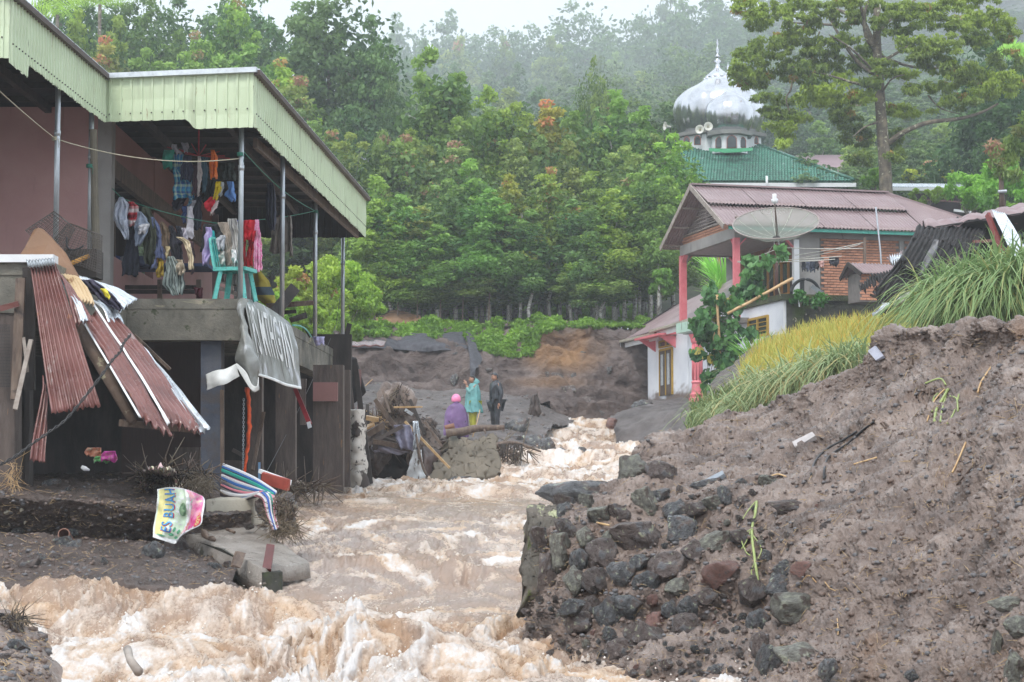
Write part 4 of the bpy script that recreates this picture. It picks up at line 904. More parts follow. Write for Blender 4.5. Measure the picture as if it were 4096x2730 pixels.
# ---- faded grey banner over the beam
def draped_text(txt,G,u0,u1,v0,v1,mat,parent,off=.006,rot=False,cuts=3,name='lettering',flip=False):
 """flat print: letters laid on the patch G between u0..u1 and v0..v1"""
 cu=bpy.data.curves.new('t','FONT');cu.body=txt;cu.offset=.008;cu.space_character=1.1
 to=bpy.data.objects.new('t',cu);C.objects.link(to)
 dg=bpy.context.evaluated_depsgraph_get();me=bpy.data.meshes.new_from_object(to.evaluated_get(dg));bpy.data.objects.remove(to)
 bm=bmesh.new();bm.from_mesh(me);bmesh.ops.triangulate(bm,faces=bm.faces)
 for _ in range(cuts):
  L=[e for e in bm.edges if e.calc_length()>.12]
  if L:bmesh.ops.subdivide_edges(bm,edges=L,cuts=1);bmesh.ops.triangulate(bm,faces=[f for f in bm.faces if len(f.verts)>3])
 xs_=[v.co.x for v in bm.verts];ys_=[v.co.y for v in bm.verts];x0,x1,y0,y1=min(xs_),max(xs_),min(ys_),max(ys_)
 N=normals(G);nv,nu=G.shape[:2]
 for v in bm.verts:
  a=(v.co.x-x0)/(x1-x0);b=(v.co.y-y0)/(y1-y0)
  if rot:u=u0+(u1-u0)*(1-b);w_=v0+(v1-v0)*(1-a)
  else:u=u0+(u1-u0)*a;w_=v0+(v1-v0)*(1-b)
  fu=min(max(u,0),.9999)*(nu-1);fv=min(max(w_,0),.9999)*(nv-1);i=int(fu);j=int(fv);fu -= i;fv -= j
  s=lambda A:(A[j,i]*(1-fu)+A[j,i+1]*fu)*(1-fv)+(A[j+1,i]*(1-fu)+A[j+1,i+1]*fu)*fv
  n=s(N);n=n*(1 if n[1]<0 else-1);p=s(G)+n*off;v.co=p
 bm.to_mesh(me);bm.free();me.materials.clear();me.materials.append(mat)
 o=ob(name,me,parent);return o
ban=M('faded_grey_banner',[(.15,.155,.14),(.21,.215,.20),(.30,.31,.31)],3,8,.35,.2,16,patches=[((.56,.58,.62),2.0,.56,.08,(1.8,1.8,.4)),((.06,.05,.04),2.6,.60,.08,(3,3,.5))])
banw=M('dirty_white_banner',[(.55,.56,.55),(.70,.71,.70),(.78,.78,.76)],6,6,.4,.2,20,patches=[((.35,.31,.24),6,.64,.08),((.14,.11,.09),10,.70,.04)])
def pgrid(rows,n=24,m_=20):
 Gp=np.array([[W(*p) for p in r] for r in rows],float)
 return cr(cr(Gp,np.linspace(0,len(rows)-1,n)).transpose(1,0,2),np.linspace(0,len(rows[0])-1,m_)).transpose(1,0,2)
t=thing('faded_banner','faded grey banner with tall white letters draped over the beam end','banner',tuple(W(1090,1300,27.4)))
G=pgrid([[(972,1190,27.5),(1040,1215,28.3),(1100,1250,29.2),(1155,1290,30)],[(985,1240,27.2),(1045,1275,27.9),(1105,1300,28.7),(1170,1320,29.4)],[(1005,1340,27.1),(1060,1360,27.8),(1120,1385,28.5),(1192,1400,29.2)],[(1022,1430,27.1),(1080,1445,27.9),(1135,1465,28.5),(1198,1480,29.2)],[(1030,1503,27.2),(1090,1522,27.8),(1145,1545,28.4),(1206,1558,29.1)]],40,40)
G[...,1] += .05*np.sin(np.linspace(0,22,40))[None,:]*np.linspace(.3,1,40)[:,None]
sheet('banner_cloth',G,ban,t,solid=.008)
draped_text('PS MTHG',G,.06,.66,.14,.70,banw,t,.014);draped_text('IN',G,.71,.86,.18,.76,banw,t,.014)
Gh=G[-3:,:,:].copy();Gh[...,1] -= .012;Gh2=np.stack([Gh[0],Gh[1],Gh[2]]);sheet('hem',Gh2,banw,t,solid=.01)
G=pgrid([[(968,1195,27.3),(975,1195,27.3),(990,1205,27.3)],[(945,1240,27.2),(960,1245,27.1),(978,1240,27.2)],[(962,1300,27.1),(972,1300,27.05),(985,1300,27.1)],[(965,1350,27.0),(978,1350,26.95),(994,1350,27.05)],[(945,1400,27.0),(980,1400,26.8),(1012,1400,27.0)],[(948,1450,27.0),(985,1450,26.8),(1028,1450,27.0)],[(985,1515,27.0),(1005,1530,26.85),(1032,1500,27.0)],[(1000,1555,27.0),(1015,1570,26.9),(1036,1560,27.0)]],40,16)
sheet('folded_edge',rough(G,.05,3,3,3),ban,t,solid=.008)
G=pgrid([[(826,1500,27.0),(870,1480,26.9),(905,1475,26.9),(945,1455,26.9)],[(828,1530,26.95),(870,1515,26.8),(910,1510,26.8),(955,1490,26.9)],[(828,1562,26.95),(870,1545,26.8),(910,1535,26.8),(960,1505,26.9)]],16,20)
sheet('torn_tail',rough(G,.04,3,3,4),banw,t,solid=.008)
G=pgrid([[(940,1460,26.75),(948,1454,26.75)],[(965,1500,26.75),(985,1490,26.75)],[(995,1548,26.75),(1008,1538,26.75)],[(1015,1568,26.75),(1030,1545,26.75)],[(1034,1560,26.8),(1034,1510,26.8)]],26,5)
sheet('hem',G,banw,t,solid=.01)
# orange ribbon, chain, red bar
G=rows_patch([(1550,983,997),(1620,988,1003),(1700,990,1004),(1790,985,1000),(1850,978,988),(1905,972,982)],28.6,6,30,1,.02,2)
sheet('orange_ribbon',G,plain('orange_red_cloth',(.80,.10,.012),.6),solid=.01,smooth=True,label='long orange-red cloth strip hanging in the cellar opening',cat='cloth strip')
mb=MB()
for k in range(34):
 c=W(975-k*.1,1600+k*9,29.0);a=k % 2*math.pi/2;mb.tube([c+Vector((.012*math.cos(b)*math.cos(a),.012*math.cos(b)*math.sin(a),.022*math.sin(b))) for b in np.linspace(0,2*math.pi,8)],.004,4,False)
add('iron_chain','iron chain hanging left of the orange cloth strip','chain',mb,galv)
plank(1180,1555,29.5,1240,1700,29.0,.03,.06,plain('dark_red_metal',(.17,.012,.018),.35),'dark red metal bar with bright tip hanging below the banner','metal_bar','bar')
plank(1232,1688,28.98,1240,1712,28.98,.05,.055,zinc,'bright tip of the dark red metal bar','metal_strip','strip')
plank(1055,1650,29.3,1010,1880,29.0,.03,.05,wood,'thin brown board leaning right of the orange cloth strip')
mb=MB();mb.tube(sagline(W(1345,1300,38),W(1060,1900,29),.1),.005,4);mb.tube(sagline(W(1345,1300,38),W(1440,600,40),.0),.005,4);add('thin_wire','thin wire running down from the far steel posts across the cellar','wire',mb,black)
# ================================================================ FOLIAGE helpers
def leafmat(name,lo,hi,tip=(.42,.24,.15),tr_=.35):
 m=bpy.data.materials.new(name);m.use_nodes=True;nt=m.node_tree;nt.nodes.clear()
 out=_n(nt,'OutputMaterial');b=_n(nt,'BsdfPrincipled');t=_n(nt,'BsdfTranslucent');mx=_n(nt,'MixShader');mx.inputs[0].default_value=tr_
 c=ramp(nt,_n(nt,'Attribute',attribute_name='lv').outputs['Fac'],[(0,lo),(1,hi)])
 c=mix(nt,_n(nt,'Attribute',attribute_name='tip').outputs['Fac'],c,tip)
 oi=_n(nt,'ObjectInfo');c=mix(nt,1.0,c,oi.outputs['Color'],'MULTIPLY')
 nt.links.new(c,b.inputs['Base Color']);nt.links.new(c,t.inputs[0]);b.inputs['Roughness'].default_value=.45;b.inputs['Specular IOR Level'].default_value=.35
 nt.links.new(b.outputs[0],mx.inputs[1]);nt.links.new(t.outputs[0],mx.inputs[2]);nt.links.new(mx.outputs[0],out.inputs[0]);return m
LEAF=leafmat('cinnamon_leaf',(.055,.125,.035),(.37,.49,.12))
LEAF2=leafmat('dark_forest_leaf',(.04,.10,.04),(.21,.33,.11),(.35,.3,.10))
LEAF3=leafmat('broad_tree_leaf',(.055,.095,.03),(.36,.46,.07),(.30,.19,.05))
VINE=leafmat('vine_leaf',(.03,.11,.04),(.13,.30,.08),(.42,.36,.08),.25)
GRASS=leafmat('grass_blade',(.08,.12,.04),(.34,.40,.22),(.48,.36,.18),.3)
RICE=leafmat('rice_blade',(.15,.20,.05),(.46,.46,.15),(.58,.36,.10),.3)
def leaves(cen,rad,npc,L,Wd,seed,lv,tip=None,droop=.35,flat=.8,shell=.45,hexa=False):
 """leaf-sized faces spread through clumps; returns V, F, lv, tip per vertex"""
 rs=np.random.RandomState(seed);cen=np.asarray(cen,float);K=len(cen);rad=np.broadcast_to(np.asarray(rad,float),(K,))
 npc=np.broadcast_to(np.asarray(npc),(K,));idx=np.repeat(np.arange(K),npc);n=len(idx)
 d=rs.normal(0,1,(n,3));d /= np.linalg.norm(d,axis=1)[:,None];rr=rs.rand(n)**shell
 p=cen[idx]+d*(rad[idx]*rr)[:,None]*np.array([1,1,flat])
 a=rs.normal(0,1,(n,3))*.8+d*.7;a[:,2] -= droop*1.6;a /= np.linalg.norm(a,axis=1)[:,None]
 b=rs.normal(0,1,(n,3));b[:,2] *= .5;s=np.cross(a,b);s /= np.linalg.norm(s,axis=1)[:,None]
 l=(L*(.6+.8*rs.rand(n)))[:,None];w_=(Wd*(.6+.8*rs.rand(n)))[:,None]
 nrm=np.cross(a,s)
 if hexa:P=[p-a*l*.45,p-a*l*.30+s*w_*.5,p+a*l*.1+s*w_*.42,p+a*l*.55,p+a*l*.1-s*w_*.42,p-a*l*.30-s*w_*.5]
 else:P=[p-a*l*.5,p+s*w_*.5+nrm*w_*.15,p+a*l*.5,p-s*w_*.5+nrm*w_*.15]
 k=len(P);V=np.stack(P,1).reshape(-1,3);F=np.arange(n*k).reshape(n,k)
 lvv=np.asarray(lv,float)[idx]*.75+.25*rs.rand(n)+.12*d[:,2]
 tp=(np.asarray(tip,float)[idx] if tip is not None else np.zeros(n))*(rs.rand(n)<.75)
 return V,F,np.repeat(np.clip(lvv,0,1),k),np.repeat(tp,k)
def leafmesh(name,data,mat):
 V,F,lv,tp=data;me=mesh(name,V,F,mat);set_attr(me,'lv',lv);set_attr(me,'tip',tp);return me
def blades(base,n_,h,lean,wd,seed,lv,tipc,segs=5,droop=1.0,dirb=None):
 """arching grass blades as narrow strips"""
 rs=np.random.RandomState(seed);B=np.asarray(base,float);n=len(B)
 ang=rs.rand(n)*2*np.pi;dirn=np.stack([np.cos(ang),np.sin(ang),0*ang],-1)
 if dirb is not None:dirn=dirn*.8+np.array(dirb);dirn /= np.linalg.norm(dirn,axis=1)[:,None]+1e-9
 H=h*(.55+.6*rs.rand(n));Ln=lean*(.3+1.0*rs.rand(n));side=np.stack([-dirn[:,1],dirn[:,0],0*ang],-1)
 side=side*.6+np.array([.7,0,0])*np.sign(side[:,:1]+1e-9);side /= np.linalg.norm(side,axis=1)[:,None]
 t=np.linspace(0,1,segs+1);w_=wd*(1-t**2.2)*(.6+.6*np.minimum(1,t*4));P=[]
 for k,tk in enumerate(t):
  c=B+dirn*(Ln*H*tk**1.6)[:,None];c[:,2] += H*(tk-droop*Ln*.62*tk**2.6)
  P += [c-side*w_[k]/2,c+side*w_[k]/2]
 V=np.stack(P,1);m_=V.shape[1];f=[]
 for k in range(segs):f.append((2*k,2*k+1,2*k+3,2*k+2))
 F=(np.array(f)[None]+m_*np.arange(n)[:,None,None]).reshape(-1,4)
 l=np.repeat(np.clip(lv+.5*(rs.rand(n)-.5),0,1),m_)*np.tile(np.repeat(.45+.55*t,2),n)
 tp=np.repeat(((rs.rand(n)<tipc)*rs.rand(n)),m_)
 return V.reshape(-1,3),F,l,tp
# ================================================================ BRICK HOUSE on the right
QA=Vector((.968,.25,0));QB=Vector((-.25,.968,0));Q0=Vector((6.80,60,0))
def H(a,b,z,o=Q0):v=o+QA*a+QB*b;return Vector((v.x,v.y,z))
h2=thing('brick_house','brick house with purple-brown tin roof and pink posts right of the torrent','house',tuple(H(2,0,5.2)))
def hquad(name,p,mat,parent=h2,th=.1,dirn=QB,**kw):mb=MB();mb.poly(p,th,dirn);return mb.build(name,mat,parent,**kw)
def rsheet(name,tl,tr_,br,bl,waves,mat,parent,depth=.026,nv=5,**kw):
 a=[np.array(q) for q in (tl,tr_,br,bl)];nu=waves*6+1
 u=np.linspace(0,1,nu)[None,:,None];v=np.linspace(0,1,nv)[:,None,None]
 G=(a[0]*(1-u)+a[1]*u)*(1-v)+(a[3]*(1-u)+a[2]*u)*v
 N=np.cross(a[1]-a[0],a[3]-a[0]) if np.linalg.norm(a[1]-a[0])>1e-6 else np.cross(a[2]-a[3],a[0]-a[3])
 N=N/np.linalg.norm(N);N=N*(1 if N[2]>0 else-1)
 G=G+N*depth*np.sin(u*waves*2*math.pi);G[...,2] += .01*fbm(G[...,0]*.8,G[...,1]*.8,0,2,3)
 return sheet(name,G,mat,parent,solid=.006,**kw)
ZE,ZR=7.95,9.57
for i,(a0,a1) in enumerate([(-.55,1.05),(1.05,2.7),(2.7,4.4),(4.4,6.1)]):
 k=(a1-a0);o_=.004*(i % 2)
 rsheet('roof_sheet',H(a0,2.43,ZR+o_),H(a1+.03,2.43,ZR+o_),H(a1+.03,.9,ZE+.85+o_),H(a0,.9,ZE+.85+o_),round(k/.115),roofp,h2)
 rsheet('roof_sheet',H(a0,.98,ZE+.80-.018+o_),H(a1+.03,.98,ZE+.80-.018+o_),H(a1+.03,-.5,ZE+o_),H(a0,-.5,ZE+o_),round(k/.115),roofp,h2)
rsheet('roof_sheet',H(6.1,2.43,ZR),H(6.12,2.43,ZR),H(9.0,-.5,ZE),H(6.1,-.5,ZE),25,roofp,h2)
rsheet('roof_sheet',H(-.55,2.43,ZR),H(6.1,2.43,ZR),H(6.1,5.36,ZE),H(-.55,5.36,ZE),76,roofp,h2)
rsheet('roof_sheet',H(6.1,2.43,ZR-.01),H(6.1,2.45,ZR-.01),H(9.0,5.36,ZE-.01),H(9.0,-.5,ZE-.01),60,roofp,h2)
mb=MB();mb.beam(H(-.6,2.43,ZR+.03),H(6.15,2.43,ZR+.03),.26,.05,jit=.003);mb.build('ridge_cap',roofp,h2)
mb=MB();mb.beam(H(6.1,2.43,ZR+.03),H(9.0,-.5,ZE+.03),.16,.05);mb.build('ridge_cap',roofp,h2)
mb=MB();mb.beam(H(-.5,5.42,ZE-.02),H(6,5.42,ZE-.02),.04,.1);mb.build('eave_board',wood,h2)
mb=MB();mb.beam(H(-.4,-.42,ZE-.075),H(8.9,-.42,ZE-.075),.05,.1);mb.build('eave_board',plain('sea_green_paint',(.05,.30,.24),.5),h2)
for s,b in ((1,-.52),(-1,5.38)):
 mb=MB();mb.beam(H(-.6,2.43,ZR-.05),H(-.6,b,ZE-.06),.04,.16);mb.build('barge_board',wood_pale,h2)
for b,z in ((4.2,8.5),(5.1,8.02),(3.3,9.0)):
 mb=MB();mb.beam(H(-.55,b,z-.04),H(.0,b,z-.04),.05,.06);mb.build('purlin',wood_pale,h2)
# gable: ring beam, brick course band, lattice of cement blocks, louvre
mb=MB();mb.beam(H(0,-.08,7.785),H(0,4.94,7.785),.16,.33);mb.build('ring_beam',cement,h2)
mb=MB();mb.beam(H(.085,0,7.785),H(2.0,0,7.785),.16,.33);mb.build('ring_beam',cement,h2)
mb=MB();mb.beam(H(.085,4.86,7.785),H(2.0,4.86,7.785),.16,.33);mb.build('ring_beam',cement,h2)
for (a,b,ea,eb) in [(0,0,.3,0),(0,0,0,.3),(0,4.86,.3,0),(0,4.86,0,-.3),(1.92,0,-.3,0),(1.92,4.86,-.3,0)]:
 mb=MB();p=H(a,b,7.62);q=H(a+ea,b+eb,7.62);r=H(a+ea*.3,b+eb*.3,7.40);s=H(a,b,7.34)
 mb.poly([p,q,r,s],.14,QB if ea else QA);mb.build('bracket',cement,h2)
 mb=MB();d=QB if ea else QA;mb.beam(q+Vector((0,0,-.0)),r+Vector((0,0,-.0)),.15,.03);mb.beam(r,s,.15,.03);mb.build('bracket_trim',pink_paint,h2)
brick_m=M('orange_clay_brick',[(.38,.17,.10),(.48,.225,.14),(.53,.28,.18)],7,6,.8,.5,30,coord='obj',rand=.22)
mortar=plain('grey_mortar',(.19,.17,.16),.9,scale=6)
def brick_mesh(l,h_,d=.03):
 bm=bmesh.new();V,F=box_vf((0,0,0),(l,d,h_));vs=[bm.verts.new(v) for v in V]
 for f in F:bm.faces.new([vs[i] for i in f])
 bmesh.ops.bevel(bm,geom=list(bm.edges),offset=.006,segments=1,affect='EDGES');me=bpy.data.meshes.new('brick');bm.to_mesh(me);bm.free();me.materials.append(brick_m);return me
BM=[brick_mesh(.188+.004*k,.064) for k in range(3)];BH=brick_mesh(.09,.064)
yawA=math.atan2(.25,.968)
nb_count=[0];over=MB()
def lay(a,z,half=False,face=None,o=Q0):
 p=H(a,-.012+random.uniform(-.004,.004),z,o);nb_count[0] += 1
 if nb_count[0] <= 298:
  b=bpy.data.objects.new('brick',BH if half else random.choice(BM));C.objects.link(b);b.location=p;b.rotation_euler=(random.uniform(-.02,.02),random.uniform(-.015,.015),yawA);adopt_world(b,h2)
 else:over.box(p,(.09 if half else .188,.03,.064),Matrix.Rotation(yawA,3,'Z'))
def adopt_world(b,p):
 b.parent=p;b.matrix_parent_inverse=Matrix.Translation(-Vector(p.location))
mb=MB();mb.poly([H(2.70,.03,5.2),H(8.4,.03,5.2),H(8.4,.03,7.9),H(2.70,.03,7.9)],.12,QB);mb.build('wall',mortar,h2)
mb=MB();mb.poly([H(1.98,0,5.2),H(2.72,0,5.2),H(2.72,0,7.9),H(1.98,0,7.9)],.14,QB);mb.build('wall',cement,h2)
mb=MB();mb.poly([H(2.72,-.006,7.70),H(8.4,-.006,7.70),H(8.4,-.006,7.9),H(2.72,-.006,7.9)],.1,QB);mb.build('wall',cement,h2)
mb=MB();mb.poly([H(5.38,-.02,5.2),H(5.52,-.02,5.2),H(5.52,-.02,7.7),H(5.38,-.02,7.7)],.1,QB);mb.build('column',cement,h2)
cells=[]
for r in range(29):
 z=5.30+.084*r
 for c in range(29):
  a=2.85+.2*c+(.1 if r % 2 else 0)
  if 5.26<a<5.64:continue
  if a>7.9 or z>7.66:continue
  cells.append((abs(a-3.9)+abs(z-6.6)*.6+(2 if z<5.62 else 0),a,z))
for _,a,z in sorted(cells):lay(a,z)
over.build('brick_fill',brick_m,h2,kind='stuff')
# band of bricks and lattice on the gable
mb=MB();mb.poly([H(.04,-.05,7.95),H(.04,4.91,7.95),H(.04,4.91,8.24),H(.04,-.05,8.24)],.1,QA);mb.build('gable_wall',mortar,h2)
mb=MB()
for r in range(3):
 for c in range(24):
  mb.box(H(.025,.06+c*.205+(.1 if r == 1 else 0),8.0+r*.085),(.188,.03,.066),Matrix.Rotation(yawA+math.pi/2,3,'Z'))
mb.build('gable_brick',brick_m,h2,kind='stuff')
mb=MB();mb.poly([H(.16,.3,8.24),H(.16,4.6,8.24),H(.16,2.43,9.42)],.05,QA);mb.build('gable_backing',plain('lattice_shade_backing',(.07,.03,.025),.85),h2)  # backing coloured dark so the lattice holes look shaded
lat=MB();lm=plain('pale_lattice',(.34,.29,.27),.8)
def gz(b):return 8.24+(1.22)*(1-abs(b-2.43)/2.3)
zrow=8.28;r=0
while zrow<9.35:
 half=2.30*(1-(zrow-8.24)/1.22)
 lat.beam(H(.1,2.43-half,zrow),H(.1,2.43+half,zrow),.1,.035)
 for c in range(-15,16):
  b=2.43+c*.165+(.083 if r % 2 else 0)
  if abs(b-2.43)<half and not (1.75<b<2.65):lat.beam(H(.1,b,zrow),H(.1,b,zrow+.12),.1,.035,up=(1,0,0))
 zrow += .12;r += 1
lat.build('lattice',lm,h2,kind='stuff')
for k in range(13):
 z=8.30+.075*k
 mb=MB();mb.beam(H(.02,1.78,z),H(.02,2.62,z),.05,.02,up=(0,-.5,1));
 if z<gz(1.78)-.02:mb.build('louvre_slat',lm,h2)
mb=MB();mb.beam(H(.03,-.05,8.255),H(.03,4.9,8.255),.12,.035);mb.build('gable_sill',wood_pale,h2)
for b in (1.74,2.66):
 mb=MB();mb.beam(H(.03,b,8.27),H(.03,b,gz(b)-.02),.06,.05,up=(1,0,0));mb.build('louvre_frame',lm,h2)
# posts
def hpost(a,b,z0,z1_,wd,mat,name='post'):
 mb=MB();mb.beam(H(a,b,z0),H(a,b,z1_),wd,wd,up=QB);p=mb.build(name,mat,h2);mb=MB();mb.beam(H(a,b,z1_-.12),H(a,b,z1_+.0),wd+.05,wd+.05,up=QB);return p
hpost(0,4.86,5.25,7.62,.2,pink_paint);hpost(0,0,5.2,7.62,.18,pink_paint);hpost(1.92,-.02,5.3,7.62,.17,white_paint)
mb=MB();mb.poly([H(0,4.9,5.2),H(8,4.9,5.2),H(8,0,5.2),H(0,0,5.2)],.15,(0,0,-1));mb.build('floor',cement,h2)
mb=MB();mb.poly([H(.1,.1,7.66),H(8,.1,7.66),H(8,4.8,7.66),H(.1,4.8,7.66)],.05,(0,0,1));mb.build('ceiling',plain('lilac_grey_ceiling',(.36,.33,.34),.8),h2)
woodr=M('varnished_red_wood',[(.10,.035,.012),(.20,.075,.025),(.28,.12,.04)],4,8,.3,.3,20,stretch=(2,2,.5),coat=.3)
amber=plain('amber_frame',(.42,.19,.03),.4)
mb=MB();mb.poly([H(2.0,.05,5.2),H(2.0,4.85,5.2),H(2.0,4.85,7.66),H(2.0,.05,7.66)],.1,QA);mb.build('front_wall',woodr,h2)
glass=M('dark_window_glass',[(.02,.03,.03),(.05,.06,.065)],3,4,.08,.02,8)
for k in range(8):
 b0=.14+k*.56;f=MB()
 for (p,q) in ((0,0),(.5,0)):f.beam(H(1.96,b0+p,5.3),H(1.96,b0+p,7.05),.05,.05,up=(1,0,0))
 for z in (5.34,6.05,7.05):f.beam(H(1.96,b0+.027,z),H(1.96,b0+.473,z),.045,.045)
 w_=f.build('door_leaf' if k<4 else 'window_leaf',amber,h2)
 for z0,z1_ in ((5.38,6.0),(6.1,7.0)):
  mb=MB();mb.poly([H(1.975,b0+.06,z0),H(1.975,b0+.44,z0),H(1.975,b0+.44,z1_),H(1.975,b0+.06,z1_)],.01,QA);mb.build('pane' if z0>6 else 'panel',glass if z0>6 else woodr,w_)
# ---- terrace wall and lower storey
CX=Vector((7.94,57.5,0));T=lambda a,b,z:H(a,b,z,CX)
low=thing('lower_house','whitewashed lower house with purple-brown lean-to roof below the brick house','house',tuple(T(0,6,3.0)))
mosswall=M('black_mossy_wall',[(.018,.02,.014),(.045,.045,.035),(.085,.085,.07)],3,10,.7,.7,20,patches=[((.06,.09,.015),1.6,.55,.1),((.35,.32,.24),7,.66,.03)])
terr=thing('terrace_wall','black mossy terrace wall of rendered brick below the brick house','wall',tuple(T(3,0,3.4)))
mb=MB();mb.poly([T(.02,.0,3.4),T(7.5,.0,3.4),T(7.5,.0,5.5),T(.02,.0,5.5)],.25,QB);mb.build('wall',mosswall,terr)
mb=MB()
for r in range(20):
 for c in range(19):
  a=.45+c*.235+(.12 if r % 2 else 0)
  mb.box(T(a,-.006+random.uniform(-.003,.003),3.75+r*.088),(.218,.03,.072),Matrix.Rotation(yawA,3,'Z'))
mb.build('brick_facing',mosswall,terr,kind='stuff')
mossm=M('mossy_coping',[(.03,.035,.018),(.055,.065,.028),(.10,.12,.03)],2.5,10,.9,1,14,bdist=.05)
mb=MB();mb.poly([T(-.15,-.1,5.66),T(7.6,-.1,5.66),T(7.6,.5,5.66),T(-.15,.5,5.66)],.17,(0,0,-1));mb.build('coping',mossm,terr)
mb=MB();mb.poly([T(-.15,.5,5.66),T(.3,.5,5.66),T(.3,4.3,5.66),T(-.15,4.3,5.66)],.17,(0,0,-1));mb.build('coping',mossm,terr)
G=np.array([[T(.3+1.9*u,-.0+1.2*v,5.66+.17*math.sin(math.pi*u)*math.sin(math.pi*min(1,v+.3))+.02*math.sin(9*u)) for u in np.linspace(0,1,14)] for v in np.linspace(0,1,6)])
G=np.array([[T(-2+2.2*u,-.2+1.2*v,5.64+.14*math.sin(math.pi*u)) for u in np.linspace(0,1,14)] for v in np.linspace(0,1,6)])
def wallgrid(pts,name,parent,mudz):
 """wall quad as a grid so that splashed mud can creep up it"""
 a=[np.array(p) for p in pts];u=np.linspace(0,1,40)[None,:,None];v=np.linspace(0,1,40)[:,None,None]
 G=(a[0]*(1-u)+a[1]*u)*(1-v)+(a[3]*(1-u)+a[2]*u)*v
 o=sheet(name,G,white_wall,parent,smooth=False,solid=.16)
 z=G[...,2];m_=np.clip((mudz-z)/.25+1.3*fbm(G[...,0]*2+G[...,1]*2,G[...,1]*0,z*3,4,7),0,1);set_attr(o.data,'mudup',m_);return o
wallgrid((T(0,.02,5.49),T(0,4.2,5.49),T(0,4.2,3.2),T(0,.02,3.2)),'wall',low,3.5)
wallgrid((T(0,4.2,5.3),T(0,8.2,5.3),T(0,8.2,3.0),T(0,4.2,3.0)),'wall',low,3.35)
wallgrid((T(-.02,8.2,5.35),T(-.02,12.4,5.35),T(-.02,12.4,2.85),T(-.02,8.2,2.85)),'wall',low,3.38)
mb=MB();mb.beam(T(-.04,.03,3.3),T(-.04,.03,5.45),.06,.06,up=QB);mb.build('corner_trim',white_paint,low)
win=MB();ochre=plain('ochre_frame',(.42,.26,.04),.5)
for b in (1.15,1.95,2.72):win.beam(T(-.1,b,4.58),T(-.1,b,5.12),.07,.08,up=QB)
for z in (4.58,5.12):win.beam(T(-.1,1.12,z),T(-.1,2.75,z),.08,.07)
wo=win.build('window',ochre,low)
for k in range(3):
 for b in (1.19,1.99):
  mb=MB();mb.beam(T(-.11,b,4.71+k*.13),T(-.11,b+.72,4.71+k*.13),.03,.025);mb.build('glazing_bar',ochre,wo)
for b in (1.19,1.99):
 mb=MB();mb.poly([T(-.085,b,4.6),T(-.085,b+.72,4.6),T(-.085,b+.72,5.1),T(-.085,b,5.1)],.01,QA);mb.build('pane',glass,wo)
# shuttered door
d=MB()
for b in (9.7,10.35,11.0):d.beam(T(-.13,b,3.2),T(-.13,b,4.76),.06,.06,up=QB)
d.beam(T(-.13,9.7,4.76),T(-.13,11.0,4.76),.06,.07);do=d.build('door',ochre,low)
curt=plain('pale_grey_curtain',(.40,.42,.43),.7)
for b in (9.74,10.39):
 mb=MB();mb.poly([T(-.14,b,3.2),T(-.14,b+.57,3.2),T(-.14,b+.57,4.72),T(-.14,b,4.72)],.02,QA);mb.build('door_leaf',wood_mud,do)
 mb=MB();mb.poly([T(-.15,b+.17,3.55),T(-.15,b+.42,3.55),T(-.15,b+.42,4.6),T(-.15,b+.17,4.6)],.015,-QA);mb.build('curtain',curt,do)
d=MB()
for z in (4.86,5.06):d.beam(T(-.13,9.7,z),T(-.13,11.05,z),.05,.05)
for b in (9.7,10.35,11.05):d.beam(T(-.13,b,4.86),T(-.13,b,5.06),.05,.05,up=QB)
d=d.build('transom',ochre,low);mb=MB();mb.poly([T(-.11,9.7,4.86),T(-.11,11,4.86),T(-.11,11,5.06),T(-.11,9.7,5.06)],.01,QA);mb.build('pane',glass,d)
mb=MB();mb.poly([T(-.75,9.3,5.22),T(-.75,11.9,5.22),T(-.1,11.9,5.27),T(-.1,9.3,5.27)],.07,(0,0,-1));aw=mb.build('awning',pink_paint,low)
for b in (9.4,11.5):
 mb=MB();mb.poly([T(-.7,b,5.15),T(-.1,b,5.15),T(-.1,b,4.75)],.08,QB);mb.build('awning_bracket',pink_paint,aw)
# pink fluted column, mint lintel
mb=MB();c0=W(2790,1600,62.3)
mb.lathe([(.27,-.3),(.27,.05),(.23,.08),(.25,.16),(.19,.22),(.17,.5),(.20,.54),(.155,.6),(.15,1.75),(.19,1.8),(.22,1.95),(.27,2.05)],c0,14);mb.build('column',pink_paint,low,smooth=False)
for k in range(10):
 a=2*math.pi*k/10;mb=MB();mb.tube([c0+Vector((.155*math.cos(a),.155*math.sin(a),.62)),c0+Vector((.15*math.cos(a),.15*math.sin(a),1.74))],.022,6);mb.build('flute',pink_paint,low,smooth=True)
mb=MB();mb.beam(W(2722,1316,63.5),W(2800,1300,61.8),.3,.32);mb.build('lintel',mint,low)
# lean-to roof
rl=rsheet('roof_sheet',W(2700,1226,74),W(2960,1105,67),W(2975,1212,60.5),W(2486,1362,71.8),60,roofp,low,.014)
for (x0,y0,Y0,x1,y1,Y1) in [(2484,1368,71.7,2625,1334,67.5),(2604,1328,68,2740,1288,64),(2740,1286,64,2900,1236,61.5)]:
 mb=MB();mb.beam(W(x0,y0,Y0),W(x1,y1,Y1),.16,.09,jit=.01);mb.build('gutter',conc_pale,low)
 mb=MB();mb.beam(W(x0+18,y0+14,Y0-.2),W(x1+10,y1+16,Y1),.05,.16);mb.build('eave_board',white_paint,low)
mb=MB();mb.beam(W(2486,1358,71.9),W(2700,1222,74.1),.08,.06);mb.build('rake_board',blackm,low)
